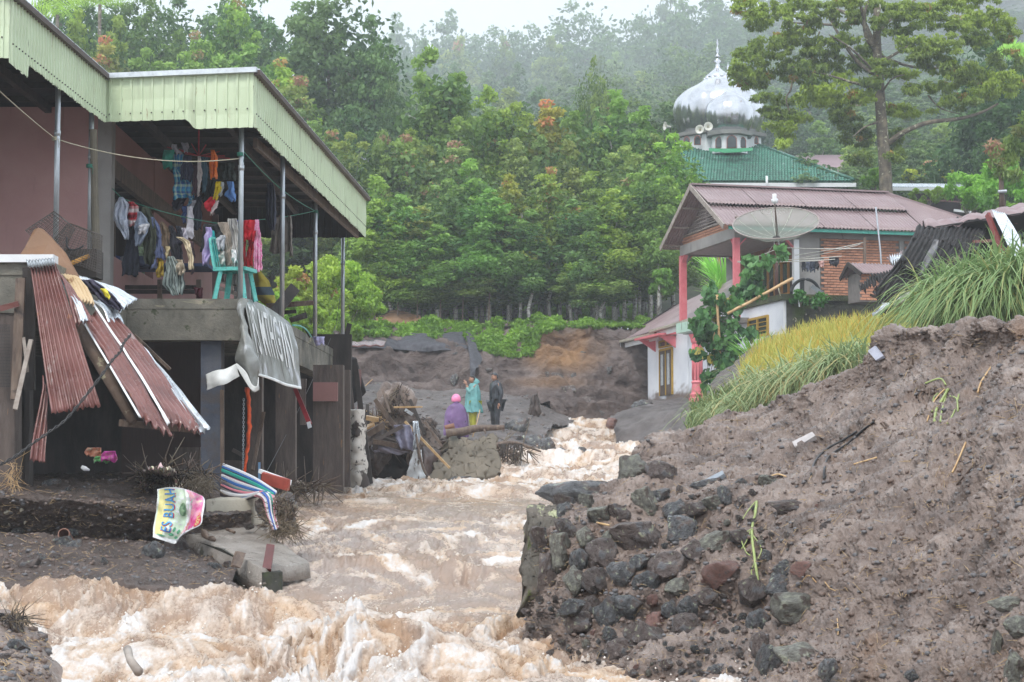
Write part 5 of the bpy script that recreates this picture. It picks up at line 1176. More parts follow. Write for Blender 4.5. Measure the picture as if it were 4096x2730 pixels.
# drip from the gutter, gutter spout
plank(2482,1372,71.6,2484,1640,71.6,.012,.012,plain('rain_water',(.6,.62,.64),.1),'string of rain water falling from the corner of the lean-to roof','water_drip','water')
plank(3192,1176,57.3,3198,1228,57.2,.03,.03,MATS['rain_water'],'thin spout of water running out over the mossy coping','water_spout','water')
plank(2860,1620,55,2835,1690,54.6,.02,.02,MATS['rain_water'],'small jet of water spurting from the bank below the vines','water_spout','water')
# ---- dish
def dish():
 hub=W(3106,950,58.8);ax=Vector((-.10,-.47,.87)).normalized();x=Vector((1,0,0));x=(x-ax*x.dot(ax)).normalized();y=ax.cross(x)
 t=thing('satellite_dish','large mesh satellite dish on a rusty pole in front of the brick house','satellite dish',tuple(W(3106,1180,58.6)))
 Rr,D=1.27,.46;P=lambda r,a:hub+ax*(D*(r/Rr)**2)+(x*math.cos(a)+y*math.sin(a))*r
 dm=bpy.data.materials.new('dish_mesh');dm.use_nodes=True;nt=dm.node_tree;b=nt.nodes['Principled BSDF'];b.inputs['Base Color'].default_value=(.24,.26,.22,1);b.inputs['Roughness'].default_value=.5;b.inputs['Alpha'].default_value=.55
 for s in range(12):
  a0=2*math.pi*s/12;G=np.array([[P(.08+(Rr-.08)*v,a0+(2*math.pi/12)*u) for u in np.linspace(0,1,6)] for v in np.linspace(0,1,9)])
  sheet('mesh_panel',G,dm,t)
  mb=MB();mb.tube([P(.05+(Rr-.05)*v,a0)-ax*.012 for v in np.linspace(0,1,8)],.014,5);mb.build('rib',plain('dish_rib%d' % s,(.38,.40,.33),.5),t,True)
 mb=MB();mb.tube([P(Rr,2*math.pi*k/48) for k in range(49)],.018,6,False);mb.build('rim',lm,t,True)
 mb=MB();mb.lathe([(.0,-.12),(.13,-.1),(.13,0),(.06,.03),(0,.03)],hub,12,Matrix((x,y,ax)).transposed());mb.build('hub',blackm,t,True)
 mb=MB();mb.tube([hub,hub+ax*1.22],.016,6);mb.tube([hub+x*.05,hub+ax*1.22],.012,6);mb.build('feed_arm',wood,t,True)
 mb=MB();mb.lathe([(0,1.10),(.09,1.10),(.10,1.2),(.06,1.22),(.06,1.36),(.0,1.36)],hub,12,Matrix((x,y,ax)).transposed());mb.build('feed_horn',white_paint,t,True)
 mb=MB();mb.tube([W(3106,962,58.8),W(3106,1190,58.7)],.055,10);mb.build('pole',plain('rusty_pole',(.13,.06,.05),.6),t,True)
 mb=MB();mb.box(hub-ax*.2,(.16,.12,.22));mb.build('mount',white_paint,t)
 mb=MB();mb.tube([W(3090,985,58.8),W(3040,1060,58.9)],.012,5);mb.build('stay',wood_pale,t,True)
dish()
# ---- washing lines at the brick house
mb=MB();mb.beam(W(3458,952,57.2),W(3460,1180,57.2),.07,.07);add('line_post','wooden post that holds the washing lines before the brick wall','post',mb,wood)
lw=plain('white_cord',(.62,.60,.55),.7)
for i,(x0,y0,x1,y1,Y0,l) in enumerate([(3110,990,3456,994,58.7,'top white cord from dish pole to line post'),(3180,1022,3456,970,59.2,'white cord rising from the white post to the top of the line post'),(3196,1034,3440,978,59.4,'white cord just below the rising one'),(2950,1046,3366,1026,59.6,'white cord from the pink post past the socks'),(2950,1050,3340,1038,59.2,'lowest white cord from the pink post past the socks'),(2960,1048,3110,995,59.4,'white cord rising from the pink post to the dish pole')]):
 line([(W(x0,y0,Y0),W(x1,y1,57.2),.03)],.012,lw,l)
SG='socks and small washing before the brick wall'
for i,(x,y,w_,h_,c_,l) in enumerate([(3214,1048,14,34,(.03,.03,.04),'leftmost black sock on the lines'),(3232,1048,16,36,(.10,.11,.15),'grey sock next to the leftmost black one'),(3250,1048,22,38,(.045,.055,.08),'navy cloth in the middle of the socks'),(3268,1046,13,32,(.03,.03,.035),'black sock left of the pink cloth'),(3284,1044,22,24,(.55,.33,.30),'small pink cloth on the lines'),(3336,1030,38,34,(.02,.02,.03),'black shorts hanging alone on the lines')]):
 garment([(y,x-w_/2,x+w_/2),(y+h_*.6,x-w_/2-1,x+w_/2+2),(y+h_,x-w_/3,x+w_/3+3)],58.2,c_,l,1,.03,tr=lambda a,b:(a,b))['group']=SG
# clutter at the foot of the wall
mb=MB();mb.tube([W(3222,1175,58.6)+Vector((.42*math.cos(a),.03*math.sin(a*3),.42*math.sin(a))) for a in np.linspace(0,math.pi,18)],.05,8);add('tyre','black tyre half hidden behind the coping of the terrace','tyre',mb,black,True)
plank(3245,1145,58.2,3290,1176,58.2,.1,.12,plain('grey_tin_box',(.22,.24,.26),.4),'grey metal case leaning beside the tyre','metal_case','case')
mb=MB();mb.beam(W(3208,1120,59.6),W(3208,1176,59.6),.12,.12);add('dark_bucket','narrow black can standing right of the white post','can',mb,black)
mb=MB();mb.beam(W(3400,1158,58),W(3445,1154,58),.2,.14);mb.beam(W(3408,1165,58),W(3408,1178,58),.1,.1);add('wash_stand','black stand on the terrace left of the little brick hut','stand',mb,black)
mb=MB();mb.tube([W(3503,830,58.6),W(3512,915,58.2),W(3522,1010,57.9),W(3530,1150,57.5)],.025,6);add('conduit','pale grey pipe running down from the roof over the brick wall','pipe',mb,plain('pipe_grey',(.33,.35,.39),.4),True)
# little hut
hut=thing('brick_hut','little brick hut with purple-brown gable roof below the big brick wall','hut',tuple(W(3480,1180,56)))
hc=W(3478,1180,56.3);K=lambda a,b,z:H(a,b,z,Vector((hc.x,hc.y,0)))
mb=MB();mb.poly([K(-.3,0,hc.z-.2),K(.9,0,hc.z-.2),K(.9,0,hc.z+.62),K(-.3,0,hc.z+.62)],.8,QB);mb.build('wall',mortar,hut)
mb=MB()
for r in range(9):
 for c in range(6):mb.box(K(-.2+c*.2+(.05 if r % 2 else 0),-.012,hc.z-.12+r*.084),(.185,.03,.066),Matrix.Rotation(yawA,3,'Z'))
mb.build('bricks',brick_m,hut,kind='stuff')
rsheet('roof_sheet',K(-.5,.3,hc.z+.92),K(1.1,.3,hc.z+.92),K(1.1,-.25,hc.z+.58),K(-.35,-.25,hc.z+.58),16,roofp,hut)
rsheet('roof_sheet',K(-.5,.3,hc.z+.92),K(1.1,.3,hc.z+.92),K(1.1,.95,hc.z+.55),K(-.45,.95,hc.z+.55),16,roofp,hut)
mb=MB();mb.beam(K(-.52,.3,hc.z+.9),K(-.37,-.27,hc.z+.55),.04,.12);mb.beam(K(-.52,.3,hc.z+.9),K(-.47,.97,hc.z+.52),.04,.12);mb.build('barge_board',blackm,hut,kind='stuff')
# neighbour wall seen through the porch
nbr=thing('neighbour_shed','bluish white shed wall seen through the porch of the brick house','shed',tuple(W(2910,1150,76)))
mb=MB();mb.poly([W(2885,1018,76),W(3120,1010,76),W(3120,1180,76),W(2885,1180,76)],.3,(0,1,0));mb.build('wall',cement,nbr)
rsheet('roof_sheet',W(2878,1012,76.5),W(3120,1004,76.5),W(3130,1024,75),W(2880,1032,75),30,zinc,nbr)
# ================================================================ COLLAPSED SHED, black tin
shed=thing('collapsed_shed','collapsed shed of black corrugated tin behind the lemongrass','shed',tuple(W(3850,1150,44)))
def stin(tl,tr_,br,bl,ribs,mat,nm='tin_sheet',depth=.03,seed=0,ragged=.12,bend=.1,parent=shed):
 G=corr(quadpatch(tl,tr_,br,bl,ribs*7,24),ribs,depth,bend,seed,ragged,.05);return sheet(nm,G,mat,parent,solid=.006)
stin((3672,903,43.5),(3990,850,45),(3900,1010,42.5),(3650,960,42),15,blacktin,seed=1)
stin((3660,930,42.6),(3900,960,43),(3800,1150,41.5),(3590,1055,41),13,blacktin,seed=2)
stin((3610,1030,42),(3830,1040,42.4),(3700,1185,41),(3492,1172,40.6),12,blacktin,seed=3)
stin((3490,1165,41),(3600,1120,41.2),(3560,1235,40.8),(3515,1262,40.5),7,blacktin,seed=4,ragged=.2)
stin((3436,1146,42.5),(3618,1068,43),(3612,1092,42.2),(3440,1158,42),16,blacktin,seed=5)
stin((3560,1200,41.4),(3700,1130,41.6),(3690,1180,41),(3590,1245,41),14,blacktin,seed=6,ragged=.1)
stin((3545,1045,44),(3612,1010,44.4),(3600,1052,43.6),(3565,1062,43.6),6,roofp,seed=7)
stin((3562,1040,43.8),(3608,1025,43.9),(3606,1052,43.3),(3566,1062,43.3),5,zinc,seed=8)
stin((3690,905,43.4),(4200,800,44.5),(4200,835,43.6),(3700,918,43.0),6,roofp,seed=9,depth=.01,ragged=0)
mb=MB();mb.poly([W(3700,918,43.0),W(4200,838,43.6),W(4200,1150,47),W(3740,1080,46)],.03,(0,.3,1));mb.build('roof_underside',blacktin,shed)
stin((3995,850,44.5),(4200,820,44.8),(4200,960,44.5),(4000,940,44.2),14,plain('blue_grey_wall_tin',(.14,.17,.20),.5),'wall_sheet',seed=10,ragged=0)
for (x0,y0,x1,y1,wd,mt,nm) in [(3700,1080,3840,1030,.1,wood,'rafter'),(3560,1170,3700,1110,.08,wood,'rafter'),(3480,1180,3560,1210,.05,blackm,'rafter'),(3890,968,4000,962,.06,rust,'purlin'),(3600,1100,3700,1060,.06,wood,'rafter')]:
 mb=MB();mb.beam(W(x0,y0,42),W(x1,y1,42),.06,wd);mb.build(nm,mt,shed)
G=rows_patch([(960,3738,3755),(1030,3700,3740),(1100,3672,3690)],41.2,8,12,1,.03,6);sheet('plastic_sheet',G,plain('grey_plastic',(.16,.16,.17),.3),solid=.01,smooth=True,label='hanging grey plastic sheet inside the collapsed shed',cat='plastic sheet')
G=rows_patch([(1160,3640,3660),(1195,3590,3640),(1222,3574,3590)],40.6,8,12,1,.03,6);sheet('white_plastic',G,plain('pale_plastic',(.42,.42,.38),.3),solid=.01,smooth=True,label='pale plastic strip hanging from the torn foot of the black shed',cat='plastic sheet')
G=rows_patch([(1212,3530,3558),(1232,3520,3548),(1262,3488,3500)],40.3,8,12,1,.03,6);sheet('white_rag',G,plain('bluish_plastic',(.55,.58,.66),.3),solid=.01,smooth=True,label='whitish rag caught on the lowest tip of the black tin',cat='rag')
mb=MB();mb.beam(W(3950,858,40.5),W(4012,1010,40),.06,.12);add('red_post','dull red timber leaning against the black shed','timber',mb,plain('dull_red_wood',(.24,.05,.045),.6))
G=corr(quadpatch((3966,842,40.3),(4020,856,40.6),(4170,1140,39),(4075,1120,38.8),60,26),7,.02,.05,4,.05);sheet('zinc_sheet',G,zinc,solid=.006,label='bright corrugated sheet leaning beside the dull red timber',cat='tin sheet')
# ================================================================ MOSQUE
mq=thing('mosque','mosque with onion domes of bright steel and green tiled roof behind the houses','mosque',tuple(W(2880,760,100)))
steel=M('polished_dome_steel',[(.42,.43,.45),(.58,.59,.62),(.70,.71,.74)],.8,8,.2,.04,3,metal=.92,patches=[((.30,.17,.13),2.4,.67,.08,(1.6,1.6,.35))],rnoise=.08)
def dome(cx_,Y,prof,n,name,k=0):
 c=W(cx_,512,Y);s=Y/FPX;pr=[(r*s,(512-y)*s) for r,y in prof]
 t=np.linspace(0,len(pr)-1,34);q=cr(np.array(pr),t);V=[];nn=n*4
 for r,z in q:
  for j in range(nn):
   a=2*math.pi*j/nn;rr=max(.001,r)*(1+.022*abs(math.cos(j/4*math.pi)));V.append(c+Vector((rr*math.cos(a),rr*math.sin(a),z)))
 F=[(i*nn+j,i*nn+(j+1) % nn,(i+1)*nn+(j+1) % nn,(i+1)*nn+j) for i in range(33) for j in range(nn)]
 return mk(name,V,F,steel,mq,True)
D1=dome(2876,105,[(150,556),(160,535),(170,508),(178,480),(181,440),(170,400),(140,368),(95,342),(68,325),(58,314)],24,'main_dome')
c=W(2872,512,105);s=105/FPX
mb=MB();mb.lathe([(r*s,(512-y)*s) for r,y in [(46,318),(52,308),(50,302),(30,285),(14,272),(8,262),(10,256),(5,250),(16,240),(6,232),(5,226),(12,222),(5,214),(3,208),(7,196),(3,182),(2,176),(5,168),(1.5,150),(.5,146)]],c,16);mb.build('finial',steel,mq,True)
for k in range(12):
 a=2*math.pi*k/12;mb=MB();mb.lathe([(0,-.1),(.11,-.06),(.12,.02),(.0,.1)],c+Vector((50*s*math.cos(a),50*s*math.sin(a),199*s)),8);mb.build('collar_knob',steel,mq,True)
c=W(2914,512,108);mb=MB();mb.lathe([(r*s,(512-y)*s) for r,y in [(14,310),(12,300),(4,292),(9,280),(3,272),(6,262),(2,250),(1,236)]],c,10);mb.build('small_finial',steel,mq,True)
D2=dome(2917,102.6,[(72,536),(80,524),(88,508),(96,480),(97,450),(88,420),(66,396),(38,378),(14,366),(2,358)],20,'front_dome')
grayc=plain('grey_cornice',(.20,.20,.19),.8,scale=2)
def octo(cx_,Y,r,y0,y1,mat,name,n=8,rot=.39):
 c=W(cx_,y1,Y);s=Y/FPX;mb=MB();mb.lathe([(0,0),(r*s,0),(r*s,(y1-y0)*s),(0,(y1-y0)*s)],c,n,Matrix.Rotation(rot,3,'Z'));return mb.build(name,mat,mq)
octo(2876,105,198,548,562,grayc,'cornice');octo(2876,105,176,562,630,white_paint,'drum',8)
octo(2917,102.6,98,533,550,grayc,'cornice',8);octo(2917,102.6,76,550,620,white_paint,'front_drum',8)
redf=plain('red_brown_frame',(.24,.07,.05),.5)
def mwin(cx_,y0,y1,w_,Y,tilt=0):
 mb=MB();pts=[(-.5,y1),(-.5,y0+14),(-.32,y0+5),(0,y0),(.32,y0+5),(.5,y0+14),(.5,y1)]
 P=[W(cx_+a*w_,y,Y+tilt*a) for a,y in pts];mb.poly(P,.1,(0,1,0));f=mb.build('window',redf,mq)
 P=[W(cx_+a*(w_-6),y+(3 if y<y1 else-3),Y-.03+tilt*a) for a,y in pts];mb=MB();mb.poly(P,.02,(0,1,0));mb.build('pane',glass,f)
mwin(2876,546,594,28,101.83,.0);mwin(2927,540,593,40,101.55);mwin(2972,548,592,26,101.85)
mwin(2747,545,578,25,103.0);mwin(2790,540,580,27,102.7);mwin(3026,545,576,16,103.2);mwin(2703,548,575,14,103.4)
for (x,y,Y,dx) in [(2799,519,101.3,-.3),(2833,507,101.2,.1),(2662,506,104,-1),(3083,498,103.5,.7)]:
 c=W(x,y,Y);ax=Vector((dx,-1+abs(dx)*.6,.05)).normalized();X=ax.cross(Vector((0,0,1))).normalized();Z=X.cross(ax)
 sp=thing('loudspeaker',{2799:'left horn of the pair of loudspeakers below the steel domes',2833:'right horn of the pair of loudspeakers below the steel domes',2662:'horn loudspeaker facing left at the left end of the mosque cornice',3083:'horn loudspeaker at the right end of the mosque cornice'}[x],'loudspeaker',tuple(c),'horn loudspeakers on the mosque')
 mb=MB();Mx=Matrix((X,Z,ax)).transposed();mb.lathe([(.04,-.32),(.06,-.15),(.12,-.04),(.20,.02),(.235,.04),(.225,.045),(.10,-.05),(.03,-.12)],c,20,Mx);mb.build('horn',plain('cream_horn%d' % x,(.62,.61,.55),.4),sp,True)
 mb=MB();mb.lathe([(0,.0),(.035,-.01),(.04,-.12)],c,10,Mx);mb.build('core',plain('horn_core%d' % x,(.4,.36,.24),.5),sp,True)
 mb=MB();mb.beam(c-ax*.3,c-ax*.3-Vector((0,-.2,.35)),.04,.04);mb.build('bracket',blackm,sp)
# tiled roof
tile_m=M('green_glazed_tile',[(.018,.10,.065),(.035,.155,.105),(.06,.21,.15)],3,5,.26,.1,10,coord='obj',rand=.25,patches=[((.22,.30,.28),3.5,.63,.05)])
E0=Vector((7.0,98,15.25));E1=Vector((16.9,98,15.25));T0=Vector((9.3,104,18.1));T1=Vector((12.9,104,18.1));B1=Vector((16.9,112,15.25));T2=Vector((12.9,107,18.1));B0=Vector((7,112,15.25))
mb=MB();mb.poly([E0,E1,T1,T0],.08,(0,.4,-1));mb.build('roof_base',tile_m,mq)
mb=MB();mb.poly([E1,B1,T2,T1],.08,(0,0,-1));mb.build('roof_base',tile_m,mq)
bm=bmesh.new();pts=[(-.5,0,0),(-.2,0,.045),(.15,0,.05),(.5,0,.0)];V=[]
for y,z in ((-.02,.03),(.36,.0)):
 for p in pts:V.append(bm.verts.new((p[0]*.142,y,p[2]+z)))
for y,z in ((-.02,.0),(.36,-.03)):
 for p in pts:V.append(bm.verts.new((p[0]*.142,y,p[2]+z)))
for i in range(3):
 bm.faces.new((V[i],V[i+1],V[i+5],V[i+4]));bm.faces.new((V[i],V[i+8],V[i+9],V[i+1]))
tme=bpy.data.meshes.new('roof_tile');bm.to_mesh(tme);bm.free();tme.materials.append(tile_m);tme.polygons.foreach_set('use_smooth',[True]*len(tme.polygons))
up=(T0-Vector((T0.x,E0.y,E0.z)));sl=Vector((0,6,2.85));Ls=sl.length;sl.normalize();tilt=math.atan2(sl.z,sl.y);nr=20;cnt=0;rest=MB()
tv=[tuple(v.co) for v in tme.vertices];tf=[tuple(p.vertices) for p in tme.polygons];cand=[]
for r in range(nr):
 f=r/nr;xl=E0.x+(T0.x-E0.x)*f;xr=E1.x+(T1.x-E1.x)*f;x=xl+(.07 if r % 2 else 0)
 while x<xr-.1:
  cand.append((abs(x-12)*.5+f,x,f));x += .148
for _,x,f in sorted(cand):
 p=Vector((x,E0.y,E0.z+.03))+sl*(Ls*f);rot=Matrix.Rotation(tilt,3,'X')
 if cnt<298:
  o=bpy.data.objects.new('roof_tile',tme);C.objects.link(o);o.location=p;o.rotation_euler=(tilt,0,random.uniform(-.01,.01));adopt_world(o,mq)
 else:rest.add([p+rot @ Vector(v) for v in tv],tf)
 cnt += 1
rest.build('tiling',tile_m,mq,kind='stuff',smooth=True)
mb=MB();mb.tube([T1+Vector((0,0,.08)),E1+Vector((.05,-.05,.1))],.1,8);mb.build('hip_ridge',tile_m,mq,True)
mb=MB();mb.tube([T0+Vector((0,0,.08)),T1+Vector((0,0,.08))],.1,8);mb.build('hip_ridge',tile_m,mq,True)
G=pgrid([[(2835,594,101.2),(2915,596,101.0),(3010,592,101.3)],[(2838,606,101.0),(2915,612,100.6),(3012,604,101.0)]],8,40);G[-1,:,2] += .1*fbm(G[-1,:,0]*4,0*G[-1,:,0],0*G[-1,:,0],2,3)
sheet('flashing',G,plain('green_flashing',(.02,.22,.09),.5),mq,solid=.02)
mb=MB();mb.box((12,98.05,15.10),(10.2,.06,.2));mb.build('eave_board',white_paint,mq)
mb=MB();mb.box((12.6,99.2,13.2),(8.2,.3,4.0));mb.build('wall',cement,mq)
mb=MB();mb.tube([W(3067,705,97.7),W(3068,765,97.7)],.06,8);mb.build('vent_pipe',white_paint,mq,True)
# far tin roofs right of the mosque
fr1=thing('far_house','house with faded purple-pink tin roof right behind the mosque','house',tuple(W(3320,760,125)))
rsheet('roof_sheet',W(3185,622,126),W(3405,620,126),W(3500,760,118),W(3160,760,118),60,plain('faded_pink_tin',(.33,.23,.25),.45,scale=.6),fr1)
rsheet('roof_sheet',W(3405,620,126),W(3406,620,126),W(3590,770,124),W(3500,760,118),30,MATS['faded_pink_tin'],fr1)
mb=MB();mb.box(W(3370,810,121),(5,4,2));mb.build('wall',cement,fr1)
fr2=thing('tin_roofed_kiosk','low building with shiny white-edged tin roof right of the big tree','building',tuple(W(3730,860,85)))
rsheet('roof_sheet',W(3560,735,89),W(3850,738,89),W(3905,752,85),W(3565,748,85),50,zinc,fr2)
mb=MB();mb.beam(W(3565,757,84.9),W(3895,758,84.9),.08,.14);mb.build('eave_board',white_paint,fr2)
mb=MB();mb.poly([W(3640,775,86),W(3905,775,86),W(3905,860,86),W(3640,860,86)],.3,(0,1,0));mb.build('wall',plain('dark_maroon_wall',(.035,.018,.02),.7),fr2)
mb=MB();mb.beam(W(3815,842,85.3),W(3885,850,85.3),.06,.1);mb.build('board',white_paint,fr2)
mb=MB();mb.beam(W(3700,800,85.3),W(3890,812,85.3),.06,.06);mb.build('rail',rust,fr2)
# house glimpsed between the trees on the left
fr3=thing('hidden_house','pale tin-roofed house glimpsed between the trees above the fascia','house',tuple(W(1540,720,96)))
rsheet('roof_sheet',W(1300,560,104),W(1640,570,104),W(1650,655,97),W(1300,650,97),60,plain('pale_lilac_tin',(.50,.50,.56),.35,scale=.6),fr3)
mb=MB();mb.poly([W(1320,660,98),W(1640,665,98),W(1640,760,98),W(1320,760,98)],.3,(0,1,0));mb.build('wall',cement,fr3)
mb=MB();mb.poly([W(1560,700,97.8),W(1590,700,97.8),W(1590,760,97.8),W(1560,760,97.8)],.05,(0,1,0));mb.build('door',plain('blue_paint',(.05,.2,.45),.5),fr3)
# ================================================================ TREES
def crown_data(seed,Hh=9.5,Rc=2.3,base=2.2,lobes=8,leafn=13000,tipf=.12,conic=.0,L=.23,Wd=.105):
 rs=np.random.RandomState(seed);cen=[];rad=[];lv=[];tip=[]
 for k in range(lobes):
  a=rs.rand()*6.28;d=Rc*.55*rs.rand()**.5*(0 if k == 0 else 1);top=Hh-(0 if k == 0 else rs.uniform(.3,4.2)+d*.5)
  lx,ly=d*math.cos(a),d*math.sin(a);low=base+rs.rand()*1.5;m_=9
  for j in range(m_):
   h=low+(top-low)*(j+rs.rand()*.6)/m_;f=(h-low)/(top-low+1e-6)
   r=(Rc*.62)*(1-f)**.75*(1-.3*(f<.12));a2=rs.rand()*6.28;q=r*rs.uniform(.45,1)
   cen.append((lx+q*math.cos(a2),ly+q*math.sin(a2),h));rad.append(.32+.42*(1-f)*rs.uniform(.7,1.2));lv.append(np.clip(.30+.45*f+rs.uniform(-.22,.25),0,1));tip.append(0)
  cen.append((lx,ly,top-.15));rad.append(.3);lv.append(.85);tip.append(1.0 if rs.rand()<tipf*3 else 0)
  for j in range(3):
   cen.append((lx+rs.uniform(-.5,.5),ly+rs.uniform(-.5,.5),top-rs.uniform(.4,1.6)));rad.append(.32);lv.append(.8);tip.append(.9 if rs.rand()<tipf else 0)
 n=max(8,leafn // len(cen));rad=np.array(rad)
 A=leaves(cen,rad,(n*(rad/rad.mean())**1.6).astype(int),L,Wd,seed+1,lv,tip)
 core=[(rs.uniform(-.6,.6),rs.uniform(-.6,.6),base+1+(Hh*.75-base)*k/12) for k in range(12)]
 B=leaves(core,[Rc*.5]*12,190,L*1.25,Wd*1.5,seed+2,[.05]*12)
 return np.vstack([A[0],B[0]]),np.vstack([A[1],B[1]+len(A[0])]),np.r_[A[2],B[2]],np.r_[A[3],B[3]]
def trunk_mesh(seed,h,r,mat,limbs=4,Rc=.9):
 rs=random.Random(seed);mb=MB();p=[Vector((rs.uniform(-.12,.12)*k,rs.uniform(-.12,.12)*k,h*k/5)) for k in range(6)];p[0]=Vector((0,0,-.6))
 mb.tube(p,[r*(1.3-.2*k) for k in range(6)],7)
 for k in range(limbs):
  a=rs.uniform(0,6.28);z=h*rs.uniform(.35,.9);b=Vector((0,0,z));e=b+Vector((math.cos(a)*Rc,math.sin(a)*Rc,Rc*rs.uniform(.5,1.2)));m_=b.lerp(e,.5)+Vector((0,0,.2))
  mb.tube([b,m_,e],[r*.5,r*.35,r*.12],5)
 return mesh('trunk',mb.V,mb.F,mat,True)
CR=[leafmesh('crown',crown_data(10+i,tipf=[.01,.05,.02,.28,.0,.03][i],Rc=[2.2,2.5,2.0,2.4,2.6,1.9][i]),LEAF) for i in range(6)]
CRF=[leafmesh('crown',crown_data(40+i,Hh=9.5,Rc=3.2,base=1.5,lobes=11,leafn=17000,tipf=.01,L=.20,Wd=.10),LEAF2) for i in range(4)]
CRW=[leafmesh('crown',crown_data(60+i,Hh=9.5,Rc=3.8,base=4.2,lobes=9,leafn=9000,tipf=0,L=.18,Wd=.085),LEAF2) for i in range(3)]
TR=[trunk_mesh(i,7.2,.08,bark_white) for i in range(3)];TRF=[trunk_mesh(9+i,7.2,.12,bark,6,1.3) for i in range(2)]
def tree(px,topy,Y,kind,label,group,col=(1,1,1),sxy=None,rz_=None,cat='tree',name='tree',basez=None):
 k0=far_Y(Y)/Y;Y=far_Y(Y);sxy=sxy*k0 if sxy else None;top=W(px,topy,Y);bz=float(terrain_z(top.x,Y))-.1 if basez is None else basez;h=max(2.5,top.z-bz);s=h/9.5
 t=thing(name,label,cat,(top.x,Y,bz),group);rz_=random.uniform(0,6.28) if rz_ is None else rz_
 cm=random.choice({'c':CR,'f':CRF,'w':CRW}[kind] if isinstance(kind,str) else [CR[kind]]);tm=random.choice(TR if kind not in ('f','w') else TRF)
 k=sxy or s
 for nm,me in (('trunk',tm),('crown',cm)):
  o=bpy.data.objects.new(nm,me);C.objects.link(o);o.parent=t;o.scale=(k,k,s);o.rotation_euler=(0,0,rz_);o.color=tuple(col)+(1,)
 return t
def vcol(a=.12):
 v=random.uniform(.8,1.25);return (v*random.uniform(1-a,1+a),v,v*random.uniform(1-a,1+a))
GC='slender cinnamon trees in the row above the scoured bank'
names_a=[]
rowA=[(1500,705,76,0,(1.0,1.15,.9)),(1600,780,75.5,5,(1,1.1,1)),(1680,830,76,2,(1.1,1.1,.8)),(1790,720,77,4,(.9,1,.9)),(1885,640,77.5,0,(.95,1.25,.8)),(1960,760,75.5,2,(.8,1,.9)),(2035,700,76,1,(1.25,1.2,.8)),(2120,840,75,5,(.8,.95,.85)),(2205,672,76,3,(1.3,1.15,.8)),(2290,800,75.5,2,(.85,1.05,1)),(2370,690,77,0,(.9,1.1,.9)),(2455,760,76,4,(1.2,1.25,.8)),(2530,700,77,1,(.8,1,.9)),(2600,660,76,2,(1.0,1.2,.8)),(1560,880,74.8,2,(1,1.2,.8)),(1745,900,75,5,(.9,1.1,.8)),(2410,900,75,5,(1.2,1.2,.8))]
desc=['rounded','small','yellowish','dark','bright green','narrow','orange-tipped','sparse','pink-tipped','bluish-green','leafy','yellow-green','ragged','fresh green','low','drooping','short']
posn=['next to the end of the fascia','second from the end of the fascia','low down right of the fascia','fourth in the front row from the left','topping the left half of the front row','behind the two standing men','left of the pink-tipped tree','squeezed left of the pink-tipped tree','with the brightest pink shoots in mid row','right of the pink-tipped tree','right of the middle of the front row','above the corner of the lean-to roof, left side','third from the brick house in the front row','nearest the brick house gable in the front row','lowest at the left end of the front row','low beside the black net','shortest near the lean-to roof']
for (px,ty,Y,k,c),d,p in zip(rowA,desc,posn):tree(px,ty,Y,k,'%s cinnamon tree %s' % (d,p),GC,tuple(v*random.uniform(.9,1.15) for v in c),sxy=random.uniform(.78,1.0),name='cinnamon_tree')
GB='taller cinnamon trees behind the front row'
rowB=[(1720,192,88,2,(.9,1.05,.9),'tall cone-shaped cinnamon tree with red shoots, highest in the middle',1.25),(1640,520,86,1,(1,1,.85),'cinnamon tree with scattered red shoots left of the cone-shaped one',1.0),(1830,470,86,0,(.9,1,.8),'cinnamon tree right below the cone-shaped one',1.0),(1950,345,87,5,(1.1,1.2,.75),'narrow yellow-green cinnamon tree right of the cone-shaped one',.95),(2060,415,87,4,(1.15,1.15,.8),'broad yellowish cinnamon tree left of the orange-leaved one',1.05),(2185,405,87,3,(1.6,1.1,.75),'orange-leaved cinnamon tree in the upper middle',1.15),(2300,450,86,0,(.8,.95,.8),'dark cinnamon tree between the orange and the fresh green one',1.0),(2460,365,88,4,(.95,1.2,.95),'fresh green cinnamon tree below the hazy fir-like one',1.25),(2580,430,87,0,(.9,1.15,.9),'green cinnamon tree left of the mosque roof',1.1),(2690,540,84,4,(1.15,1.45,.8),'bright green tree overlapping the left end of the mosque roof',1.0),(2640,720,81,2,(1.15,1.4,.7),'bright green tree standing just behind the brick house gable',.9)]
for px,ty,Y,k,c,l,s in rowB:tree(px,ty,Y,k,l,GB,c,sxy=s,name='cinnamon_tree')
tree(2375,225,108,'w','thin fir-like tree rising over the cinnamon trees into the haze','taller cinnamon trees behind the front row',(1.5,1.3,.8),.55,name='fir_like_tree')
GL='forest trees on the slope behind the pillar house'
